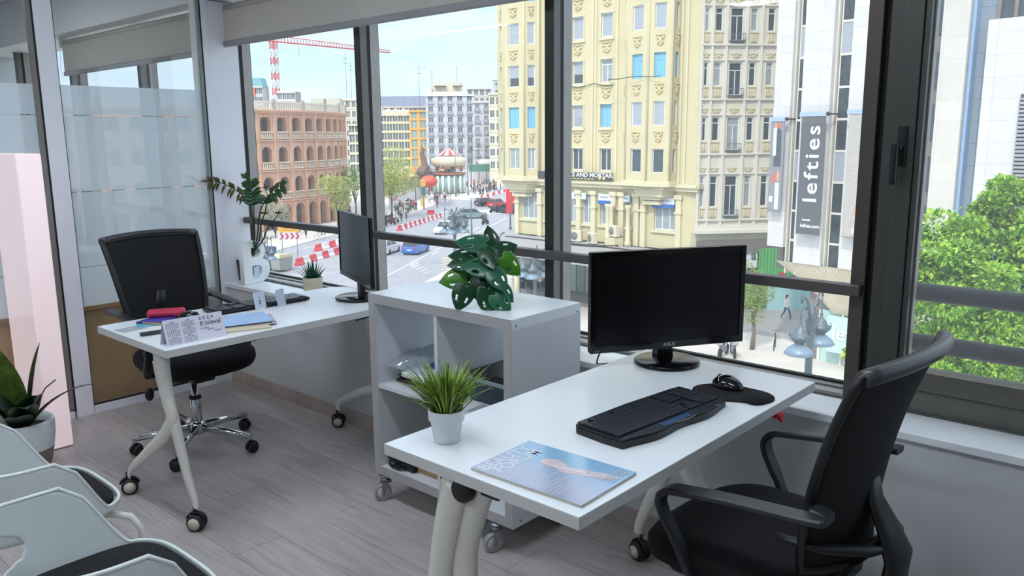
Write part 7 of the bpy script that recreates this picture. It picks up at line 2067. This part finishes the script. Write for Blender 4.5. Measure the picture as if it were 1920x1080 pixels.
for k in range(46): b.box(x0_, x1_, -0.72, -0.62, 6.2+k*0.17, 6.2+k*0.17+0.10)
b.build('louvre', cm((150, 152, 158), 0.5), t); MB().box(x0_, x1_, -0.63, -0.605, 6.1, 14.1).build('louvre_back', cm((70, 72, 78), 0.6), t)
# banners on bracket arms
def banner(label, px0, px1, pyt, pyb, y, cloth, content):
    x0, zt = mloc(px0, pyt, y); x1, _ = mloc(px1, pyt, y); zb_ = mloc((px0+px1)/2, pyb, y)[1]
    o = MO+Vector((ca_*x0-sa_*y, sa_*x0+ca_*y, zb_))
    bt = thing('hanging_banner', label, 'banner', o, MA, None)
    W_ = x1-x0; H_ = zt-zb_
    MB().box(0, W_, -0.015, 0.015, 0, H_).build('cloth', cloth, bt)
    MB().box(-0.12, W_+0.12, -0.06, 0.06, H_, H_+0.24, bev=0.02).build('top_bar', mat('banner_bar', (164, 184, 204), 0.4, 0.3), bt)
    MB().tube([(W_+0.05, 0.05, H_+0.12), (W_+0.05, -y+0.3, H_+0.12)], 0.04, 6).tube([(0.0, 0.05, 0), (0.0, -y+0.3, 0.0)], 0.02, 6).ball((W_+0.1, 0, H_+0.12), 0.11, 8).build('bracket', M_black, bt)
    MB().box(0, W_, -0.04, 0.04, -0.05, 0.0).build('bottom_bar', cm((120, 120, 124), 0.5), bt)
    content(bt, W_, H_)
def c_left(bt, W_, H_):
    g = MB()
    g.box(W_*0.08, W_*0.35, -0.022, -0.016, H_*0.10, H_*0.17); g.box(W_*0.5, W_*0.8, -0.022, -0.016, H_*0.02, H_*0.32); g.box(W_*0.2, W_*0.45, -0.022, -0.016, H_*0.62, H_*0.93); g.build('pale_figures', cm((196, 206, 208), 0.6), bt)
    g = MB(); g.ball((W_*0.33, -0.017, H_*0.37), 1, 10, (W_*0.12, 0.006, H_*0.065)).ball((W_*0.62, -0.017, H_*0.95), 1, 10, (W_*0.14, 0.006, H_*0.04)); g.build('red_figures', cm((206, 96, 66), 0.6), bt)
    g = MB(); g.ball((W_*0.68, -0.017, H_*0.39), 1, 10, (W_*0.12, 0.006, H_*0.065)).ball((W_*0.35, -0.017, H_*0.95), 1, 10, (W_*0.10, 0.006, H_*0.035)); g.build('skin_figures', cm((196, 146, 116), 0.6), bt)
    MB().vprism([(W_*0.3, H_*0.5), (W_*0.85, H_*0.5), (W_*0.8, H_*0.9), (W_*0.55, H_*0.93), (W_*0.3, H_*0.85)], -0.021, -0.016).build('dark_coat', cm((70, 76, 84), 0.6), bt)
def c_mid(bt, W_, H_):
    text('brand_lettering', 'lefties', 1.12, mat('banner_white', (226, 228, 228), 0.6), bt, (W_*0.55, -0.03, H_*0.27), (R(90), R(-90), 0), 0.008, bold=0.012, xscale=1.18, space=1.22)
    text('small_lettering', 'lefties.com', 0.26, bpy.data.materials['banner_white'], bt, (W_*0.18, -0.03, H_*0.07), (R(90), 0, 0), 0.004, bold=0.005)
    MB().box(W_*0.25, W_*0.6, -0.022, -0.016, H_*0.115, H_*0.128).build('small_print', cm((200, 202, 202), 0.6), bt)
    MB().box(0, W_, -0.021, -0.016, H_*0.94, H_).build('top_hem', cm((90, 90, 92), 0.6), bt)
def c_right(bt, W_, H_):
    MB().ball((W_*0.65, -0.017, H_*0.22), 1, 12, (W_*0.22, 0.006, H_*0.05)).build('skin_figure', cm((216, 150, 116), 0.6), bt)
    MB().box(W_*0.4, W_*0.65, -0.022, -0.016, H_*0.03, H_*0.07).build('pale_label', cm((200, 206, 214), 0.6), bt)
banner('left banner with photographed figures on the stone-clad store', 1447, 1472, 228, 396, -0.7, cm((128, 130, 136), 0.7), c_left)
banner('dark grey banner with white vertical lefties lettering on the stone-clad store', 1504, 1549, 219, 440, -0.9, cm((84, 86, 92), 0.7), c_mid)
banner('right banner beside the window post, grey-beige with a hand', 1593, 1640, 214, 446, -0.9, cm((168, 164, 158), 0.7), c_right)

# ================= bullring
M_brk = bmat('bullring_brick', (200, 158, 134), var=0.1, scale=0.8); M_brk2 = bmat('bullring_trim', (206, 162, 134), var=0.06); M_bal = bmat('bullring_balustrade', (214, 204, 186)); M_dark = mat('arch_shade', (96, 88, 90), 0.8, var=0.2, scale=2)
BC = Vector((-128.7, 58.2, GZ)); BR = 30.0; DA = R(5.2); PF = 3.85
t = thing('bullring', 'round brick bullring with three rows of arches and white balustrades', 'building', BC)
zb0 = []
tang = math.atan2(-(BC.y), -(BC.x))    # direction from the centre to us
# silhouette direction: perpendicular to sight
base_a = tang+R(77)
wall = MB(); trm = MB()
zrow = [0.15, 4.1, 8.2, 12.3]      # storey floors above ground
fh = [3.95, 4.1, 4.1, 4.1]
def cyl(a, r, z): return Vector((r*math.cos(a), r*math.sin(a), z))
arch_w = 0.32*DA*BR*1.0
NB = 29
def arch_panel(b, a0, a1, z0, z1, hw, zs, zh, R_, dep, off=0.0):
    """panel between angles a0,a1 with round-headed opening centred; hw half width (m), zs sill, zh springing"""
    am = (a0+a1)/2; ha = hw/R_
    n = 8
    arc = [(am+ha*math.cos(PI*k/n), zh+hw*math.sin(PI*k/n)) for k in range(n+1)]   # right to left (a+ to a-)
    P = lambda a, z, r=R_: tuple(cyl(a, r, z))
    q = []
    def quad(*v): b.faces([v[0], v[1], v[2], v[3]], [(0, 1, 2, 3)])
    quad(P(a0, z0), P(am-ha, z0), P(am-ha, z1), P(a0, z1)); quad(P(am+ha, z0), P(a1, z0), P(a1, z1), P(am+ha, z1))
    quad(P(am-ha, z0), P(am+ha, z0), P(am+ha, zs), P(am-ha, zs))
    for k in range(n):
        (aa, za), (ab, zb_) = arc[k], arc[k+1]
        quad(P(aa, za), P(ab, zb_), P(ab, z1), P(aa, z1)); quad(P(aa, za), P(aa, za, R_-dep), P(ab, zb_, R_-dep), P(ab, zb_))
    for s in (-1, 1): quad(P(am+s*ha, zs), P(am+s*ha, zh), P(am+s*ha, zh, R_-dep), P(am+s*ha, zs, R_-dep))
    quad(P(am-ha, zs), P(am+ha, zs), P(am+ha, zs, R_-dep), P(am-ha, zs, R_-dep))
for k in range(NB):
    a1 = base_a+R(6)-k*DA; a0 = a1-DA; am = (a0+a1)/2
    for r_ in range(4):
        z0 = zrow[r_]; z1 = z0+fh[r_]
        hw = 0.82 if r_ else 0.95
        zs = z0+(1.05 if r_ else 0.0); zh = z0+(2.45 if r_ else 2.5)
        arch_panel(wall, a0, a1, z0, z1, hw, zs, zh, BR, 0.9)
        if r_ and 1 <= k <= 17:
            bb = MB(); w_ = 0.95/BR
            for q in range(6): 
                aa = am-w_*0.8+w_*1.6*q/5; c = cyl(aa, BR+0.06, 0); bb.lathe([(0.05, 0), (0.09, 0.2), (0.05, 0.5), (0.06, 0.72)], 6, (c.x, c.y, z0+0.35))
            for zz, hh in ((0.22, 0.14), (1.05, 0.14)):
                v = [tuple(cyl(aa, rr_, z0+zz+dz)) for dz in (0, hh) for rr_ in (BR, BR+0.22) for aa in (am-w_, am+w_)]
                bb.faces(v, [(0, 1, 3, 2), (4, 6, 7, 5), (0, 4, 5, 1), (2, 3, 7, 6), (0, 2, 6, 4), (1, 5, 7, 3)])
            bb.build('balustrade', M_bal, t)
    for aa in (a0,):
        for r_ in range(4):
            v = [tuple(cyl(aa+da, rr_, z)) for z in (zrow[r_]+0.1, zrow[r_]+fh[r_]) for rr_ in (BR-0.02, BR+0.16) for da in (-0.007, 0.007)]
            trm.faces(v, [(0, 1, 3, 2), (4, 6, 7, 5), (0, 4, 5, 1), (2, 3, 7, 6), (0, 2, 6, 4), (1, 5, 7, 3)])
def ringband(b, r0, r1, z0, z1, n=64, a_from=None, a_to=None):
    A0 = base_a+R(12) if a_from is None else a_from; A1 = base_a-R(160) if a_to is None else a_to
    rows_ = []
    for k in range(n+1):
        a = A0+(A1-A0)*k/n
        rows_.append([b.bm.verts.new(cyl(a, r, z)) for r, z in ((r0, z0), (r1, z0), (r1, z1), (r0, z1))])
    for k in range(n):
        for j in range(4): b.bm.faces.new((rows_[k][j], rows_[k][(j+1) % 4], rows_[k+1][(j+1) % 4], rows_[k+1][j]))
for z in (4.0, 8.1, 12.2): ringband(trm, BR-0.05, BR+0.25, z, z+0.16)
ringband(trm, BR-0.05, BR+0.5, 16.15, 16.4); ringband(trm, BR-0.05, BR+0.32, 15.9, 16.15)
for k in range(NB*6):
    a = base_a+R(6)-k*DA/6; v = [tuple(cyl(a+da, rr_, z)) for z in (15.35, 15.95) for rr_ in (BR-0.02, BR+(0.10 if True else 0)) for da in (-0.006, 0.006)]
    trm.faces(v, [(0, 1, 3, 2), (4, 6, 7, 5), (0, 4, 5, 1), (2, 3, 7, 6), (0, 2, 6, 4), (1, 5, 7, 3)])
wall.build('wall', M_brk, t); trm.build('brick_trim', M_brk2, t)
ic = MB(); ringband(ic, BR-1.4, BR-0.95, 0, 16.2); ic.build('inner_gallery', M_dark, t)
# parapet balustrade with piers
pa = MB(); ringband(pa, BR+0.1, BR+0.3, 16.4, 16.6); ringband(pa, BR+0.1, BR+0.3, 17.3, 17.5)
for k in range(NB*7):
    a = base_a+R(6)-k*DA/7; c = cyl(a, BR+0.2, 0); pa.box(c.x-0.08, c.x+0.08, c.y-0.08, c.y+0.08, 16.6, 17.3)
pa.build('parapet', M_bal, t)
pp_ = MB()
for k in range(NB//2):
    c = cyl(base_a+R(6)-2*k*DA, BR+0.2, 0); pp_.box(c.x-0.2, c.x+0.2, c.y-0.2, c.y+0.2, 16.4, 17.75)
pp_.build('parapet_pier', bmat('parapet_pier_grey', (176, 160, 140)), t)
MB().lathe([(0.0, 16.2), (BR-0.9, 16.2)], 48, cap0=False, cap1=False).build('roof', bmat('roof_tan', (170, 150, 130)), t)

# ================= far buildings, each facade with its own windows
def block(label, px0, px1, pyt, d, rows_, cols_, wallc, roof=None, az_=None, wcol=(104, 110, 116), wsize=(1.1, 1.7), zlow=None, dep=7, name='apartment_building', balc=False, frame=(214, 214, 214), group=None, skip=0):
    """building whose face spans two pixel columns at distance d"""
    a, c = atd(px0, 300, d), atd(px1, 300, d)
    W_ = (c-a).length
    top = atd((px0+px1)/2, pyt, d).z-GZ
    rz = math.atan2((c-a).y, (c-a).x) if az_ is None else az_
    bt = thing(name, label, 'building', (a.x, a.y, GZ), rz, group)
    wm = bmat('wall_%s_%d' % (label[:12].replace(' ', '_'), px0), wallc)
    fh_ = (top-4.0-skip)/rows_
    hs_ = []
    for r_ in range(rows_):
        for k in range(cols_):
            xc = W_*(k+0.5)/cols_; z0 = 4.4+r_*fh_
            hs_.append((xc-wsize[0]/2, xc+wsize[0]/2, z0, z0+wsize[1]))
    b = MB(); holed_wall(b, 0, W_, 0, top, hs_, 0.3); b.box(0, W_, 0.6, dep, 0, top-0.2)
    b.faces([(0, 0, 0), (0, dep, 0), (0, dep, top), (0, 0, top), (W_, 0, 0), (W_, dep, 0), (W_, dep, top), (W_, 0, top)], [(0, 1, 2, 3), (4, 7, 6, 5), (3, 2, 6, 7)])
    b.build('wall', wm, bt)
    for (x0, x1, z0, z1) in hs_:
        w2 = MB().box(x0, x1, 0.18, 0.26, z0, z1).build('window', cm(wcol, 0.3), bt)
        MB().box((x0+x1)/2-0.05, (x0+x1)/2+0.05, 0.14, 0.18, z0, z1).build('window_bar', cm(frame, 0.6), w2)
        if balc:
            MB().box(x0-0.25, x1+0.25, -0.6, 0, z0-0.15, z0-0.05).box(x0-0.25, x1+0.25, -0.6, -0.55, z0-0.05, z0+0.75).build('balcony', cm((150, 158, 168), 0.6), bt)
    cor = MB().box(-0.2, W_+0.2, -0.4, 0, top-0.5, top-0.1)
    for r_ in range(rows_): cor.box(-0.05, W_+0.05, -0.12, 0, 4.4+r_*fh_-0.55, 4.4+r_*fh_-0.40)
    cor.build('cornice', cm(tuple(min(255, int(v*1.05)) for v in wallc), 0.8), bt)
    if roof: MB().vprism([(-0.3, top-0.1), (W_+0.3, top-0.1), (W_-0.4, top+roof[1]), (0.4, top+roof[1])], 0, dep*0.8).build('roof', cm(roof[0], 0.8), bt)
    return bt, W_, top
block('long pinkish building with grey slate roof behind the ornate and orange ones', 700, 803, 200, 300, 8, 12, (196, 180, 170), ((138, 146, 164), 3.6), wsize=(1.3, 1.6))
bt, W_, top = block('ornate cream building with crowned roofline at the left of the orange one', 706, 770, 214, 236, 6, 6, (206, 198, 166), None, wsize=(1.4, 1.8), balc=False)
g = MB()
for k in range(9): g.ball((W_*(k+0.5)/9, 0.2, top+0.3), 0.9, 10, (1, 0.4, 1.0+0.4*(k % 2)))
g.box(0, W_*0.22, -0.2, 3, top, top+2.2); g.build('roof_ornament', cm((206, 190, 176), 0.8), bt)
block('bright orange building with blue windows between the ornate and grey ones', 770, 803, 207, 235, 6, 2, (226, 164, 84), None, wcol=(130, 160, 158), wsize=(1.6, 2.3))
bt, W_, top = block('tall pale grey apartment block in the middle distance, behind the carousel', 801, 891, 178, 232, 7, 5, (196, 196, 200), None, balc=True, wcol=(110, 112, 122), wsize=(1.3, 2.1))
MB().box(W_*0.14, W_*0.72, 2, 9, top, top+3.4).box(W_*0.02, W_*0.13, 0.1, 3, top, top+1.6).box(W_*0.13, W_*0.76, 0.3, 1.5, top, top+0.8).build('penthouse', cm((206, 198, 184), 0.8), bt)
MB().box(W_*0.18, W_*0.42, 0.5, 2.4, top+2.2, top+2.45).box(W_*0.56, W_*0.76, 0.5, 2.4, top+2.2, top+2.45).build('awning', cm((130, 110, 100), 0.8), bt)
block('pale building behind and right of the tall grey block', 878, 922, 166, 268, 9, 4, (190, 184, 178), None)
block('pale lilac-grey building at the right of the tall grey block', 888, 938, 190, 222, 6, 3, (196, 192, 198), None, balc=True, wcol=(130, 140, 150))
bt, W_, top = block('small cream tower with three arched windows left of the corner bay', 918, 942, 175, 214, 6, 2, (206, 200, 180), None)
block('pale distant building between the bullring and the second mullion', 640, 706, 186, 250, 7, 6, (200, 192, 176), None)
block('ornate cream building right behind the bullring edge', 656, 702, 232, 196, 5, 4, (206, 198, 172), None, wsize=(1.2, 2.0))
bt, W_, top = block('white and teal stepped building above the bullring at the left', 462, 500, 163, 260, 9, 5, (196, 196, 196), ((120, 170, 178), 2.5))
MB().box(W_*0.30, W_*0.66, -0.3, 0, top-3.2, top-0.6).build('red_panel', cm((206, 110, 90), 0.7), bt)
block('low pale building above the bullring parapet', 528, 560, 172, 250, 8, 4, (206, 204, 200), None)
for px, lab in ((598, 'small rooftop structure with palms above the bullring, the left one'), (627, 'small rooftop structure above the bullring, the right one')):
    a = atd(px, 185, 200); o = MB().box(-1.6, 1.6, -2, 2, 0, a.z-GZ).build('rooftop_house', cm((190, 188, 170), 0.8), None, (a.x, a.y, GZ), YAW); tag(o, lab, 'building')
block('pale building far away filling the skyline behind the yellow building', 925, 1040, 150, 420, 10, 8, (186, 184, 184), None)

# ---- crane
a = atd(519, 190, 330)
t = thing('tower_crane', 'red and white lattice tower crane rising behind the bullring', 'crane', (a.x, a.y, GZ), R(92))
topz = atd(520, 80, 330).z-GZ
M_cr = cm((206, 90, 84), 0.6); M_cw = cm((206, 206, 206), 0.6)
for part_, m_, par in (('tower_red', M_cr, 0), ('tower_white', M_cw, 1)):
    b = MB(); n = int(topz/3.0)
    for k in range(n):
        if k % 2 != par: continue
        z0, z1 = k*3.0, k*3.0+3.0
        for x, y in ((-1, -1), (1, -1), (1, 1), (-1, 1)): b.box(x-0.15, x+0.15, y-0.15, y+0.15, z0, z1)
        for (x0, y0, x1, y1) in ((-1, -1, 1, -1), (1, -1, 1, 1), (1, 1, -1, 1), (-1, 1, -1, -1)):
            b.tube([(x0, y0, z0), (x1, y1, z1)], 0.09, 4); b.tube([(x1, y1, z0), (x0, y0, z1)], 0.09, 4)
    b.build('mast', m_, t)
b = MB(); L_ = 62
for y in (-0.8, 0.8): b.tube([(-18, y, topz), (L_, y, topz)], 0.16, 4)
b.tube([(0, 0, topz+2.4), (L_, 0, topz+1.0)], 0.16, 4)
k = 0
while k < 40:
    x = k*1.55; b.tube([(x, -0.8, topz), (x+0.8, 0, topz+2.3-x*0.02), (x+1.5, 0.8, topz), (x+1.5, -0.8, topz)], 0.08, 4); k += 1
b.build('jib', M_cr, t)
b = MB(); b.tube([(0, 0, topz), (0, 0, topz+7)], 0.3, 5).tube([(0, 0, topz+7), (-16, 0, topz+0.4)], 0.08, 4).tube([(0, 0, topz+7), (35, 0, topz+1.6)], 0.08, 4).box(-18, -13, -1, 1, topz-3, topz); b.build('apex', M_cw, t)
b = MB(); b.tube([(12, 0, topz), (12, 0, topz-5)], 0.1, 4); b.build('hoist_cable', M_cr, t)
# rooftop antennas
for px, py, d, h_, al in ((787, 200, 262, 13, 'tall thin rooftop antenna between orange and grey blocks'), (651, 195, 250, 15, 'tallest thin antenna left of the second mullion'), (660, 192, 250, 12, 'shorter thin antenna just left of the second mullion'), (810, 158, 232, 4, 'small antenna at the left end of the tall grey block roof'), (857, 158, 232, 5, 'small antenna at the middle of the tall grey block roof')):
    a = atd(px, py, d)
    o = MB().tube([(0, 0, 0), (0, 0, h_)], 0.06, 5).box(-0.7, 0.7, -0.05, 0.05, h_*0.8, h_*0.81).box(-0.5, 0.5, -0.05, 0.05, h_*0.9, h_*0.91).tube([(0, 0, -((a.z-GZ) if px == 787 else 1.2)), (0, 0, 0)], 0.06, 4).build('antenna', cm((120, 130, 146), 0.6), None, a, YAW)
    tag(o, al, 'antenna', 'rooftop antennas')

# ---- carousel, kiosk, sculpture, pergola
p = onp(843, 362)
t = thing('carousel', 'carousel with red and white pointed canopy before the grey block', 'carousel', p)
s_ = 1.0
apex = atd(843, 277, (p-C0).dot(CF)).z-p.z; eave = atd(843, 293, (p-C0).dot(CF)).z-p.z
Rr = 4.0
for par, m_ in ((0, cm((206, 60, 62), 0.6)), (1, cm((222, 214, 206), 0.6))):
    b = MB()
    for k in range(16):
        if k % 2 != par: continue
        a0, a1 = 2*PI*k/16, 2*PI*(k+1)/16
        v = [(0, 0, apex)]+[(2.7*math.cos(a), 2.7*math.sin(a), eave+0.3) for a in (a0, a1)]
        b.faces(v, [(0, 1, 2)])
    b.build('canopy_stripes', m_, t, nrm=False)
MB().lathe([(2.4, eave+0.1), (Rr, eave-0.5), (Rr, eave-1.3), (Rr-0.4, eave-2.1), (0.2, eave-1.6)], 24, cap0=False, cap1=False).build('rounding_board', cm((206, 196, 168), 0.6), t)
MB().lathe([(0.5, 0), (1.3, 0.2), (1.3, eave-1.0), (0.5, eave)], 14).build('centre_column', cm((120, 150, 140), 0.5), t)
fb_ = MB().lathe([(0.0, 4.2), (Rr-0.2, 4.2), (Rr-0.2, 4.6), (0, 4.6)], 24); fb_.build('platform', cm((156, 96, 76), 0.7), t)
MB().lathe([(Rr-0.6, 0), (Rr-0.6, 4.2)], 24).build('green_base', cm((120, 158, 148), 0.6), t)
b = MB()
for k in range(16): b.box(-0.25, 0.25, -0.1, 0.1, 0.3, 3.9, rot=Matrix.Rotation(2*PI*k/16+PI/2, 3, 'Z'), piv=Vector((0, 0, 0))) if False else b.tube([((Rr-0.5)*math.cos(2*PI*k/16), (Rr-0.5)*math.sin(2*PI*k/16), 0.3), ((Rr-0.5)*math.cos(2*PI*k/16), (Rr-0.5)*math.sin(2*PI*k/16), 4.0)], 0.35, 6)
b.build('white_panel', cm((206, 214, 212), 0.6), t)
b = MB(); rg5 = random.Random(4)
for k in range(14):
    a = 2*PI*k/14; q = (Rr-1.2); c = (q*math.cos(a), q*math.sin(a), 5.8+0.6*math.sin(k*2.1))
    b.tube([(c[0], c[1], 4.5), (c[0], c[1], eave-1.6)], 0.06, 5)
    b.tube([(c[0]-0.7*math.sin(a), c[1]+0.7*math.cos(a), c[2]), (c[0]+0.5*math.sin(a), c[1]-0.5*math.cos(a), c[2]), (c[0]+0.9*math.sin(a), c[1]-0.9*math.cos(a), c[2]+0.8)], [0.35, 0.35, 0.18], 7)
b.build('horses', cm((196, 160, 130), 0.5), t)
p = onp(799, 364)
t = thing('sculpture', 'dark wavy flame-like sculpture beside the carousel', 'sculpture', p)
dd = (p-C0).dot(CF)
pts = [Vector((0, 0, (atd(806, y_, dd).z-p.z)))+CR*((x_-806)*dd/F_PX) for x_, y_ in ((800, 330), (803, 318), (805, 308), (803, 298), (800, 288), (802, 280), (799, 272))]
MB().tube(pts, [1.7, 1.5, 0.7, 0.7, 0.5, 0.5, 0.15], 10).tube([(0, 0, 0), pts[0]], 0.4, 8).build('figure', cm((110, 90, 84), 0.6), t)
t = thing('round_sign', 'red-orange round bowl-shaped sign hanging over the crowd left of the kiosk', 'sign', onp(805, 372))
dd = (t.location-C0).dot(CF); zz = atd(805, 340, dd).z-GZ-0.1
MB().ball((0, 0, zz), 1.6, 16, (1.15, 1.15, 0.8)).build('bowl', cm((206, 84, 60), 0.5), t)
MB().tube([(0, 0, 0), (0, 0, zz-1.2)], 0.14, 6).tube([(-1.8, 0, zz+0.9), (0.2, 0, zz+3.2), (1.8, 0, zz+0.9)], 0.14, 6).build('frame', cm((90, 80, 76), 0.5), t)
t = thing('kiosk', 'blue-grey kiosk with orange pillars below the carousel', 'kiosk', onp(824, 358), YAW)
MB().box(-2.2, 2.2, -1.5, 1.5, 0, 4.6).build('body', cm((86, 104, 140), 0.6), t); MB().box(-2.6, 2.6, -1.9, 1.9, 4.6, 5.6).build('roof', cm((170, 176, 186), 0.6), t)
for x in (-2.1, 2.1): MB().box(x-0.25, x+0.25, -1.75, -1.5, 0, 4.6).build('pillar', cm((206, 140, 110), 0.6), t)
t = thing('green_pergola', 'long dark green iron pergola with lamps above the far crowd', 'pergola', onp(880, 345), YAW+R(14))
MB().box(0, 17, -3, 0, 3.4, 5.2).build('hedge_roof', cm((74, 120, 106), 0.8), t)
MB().box(2, 15, -3.2, -1.0, 5.2, 6.6, bev=0.4).build('white_awning', cm((206, 214, 214), 0.7), t)
for k in range(9): MB().tube([(k*2.1, -2.8, 0), (k*2.1, -2.8, 9.5+(k % 2))], 0.12, 6).ball((k*2.1, -2.8, 9.6+(k % 2)), 0.35, 8).build('lamp_mast', cm((60, 92, 96), 0.5), t)
MB().tube([(0, -2.8, 9), (17, -2.8, 9)], 0.1, 5).build('beam', cm((60, 92, 96), 0.5), t)
t = thing('tan_promenade', 'low tan building roof behind the yellow-green tree', 'building', onp(735, 372), math.atan2((onp(812, 352)-onp(735, 372)).y, (onp(812, 352)-onp(735, 372)).x))
MB().box(0, 30, 0, 6, 0, 3.4).build('wall', cm((196, 180, 156), 0.8), t); MB().box(-0.5, 30.5, -0.8, 6, 3.4, 3.9).build('roof', cm((206, 168, 120), 0.8), t)
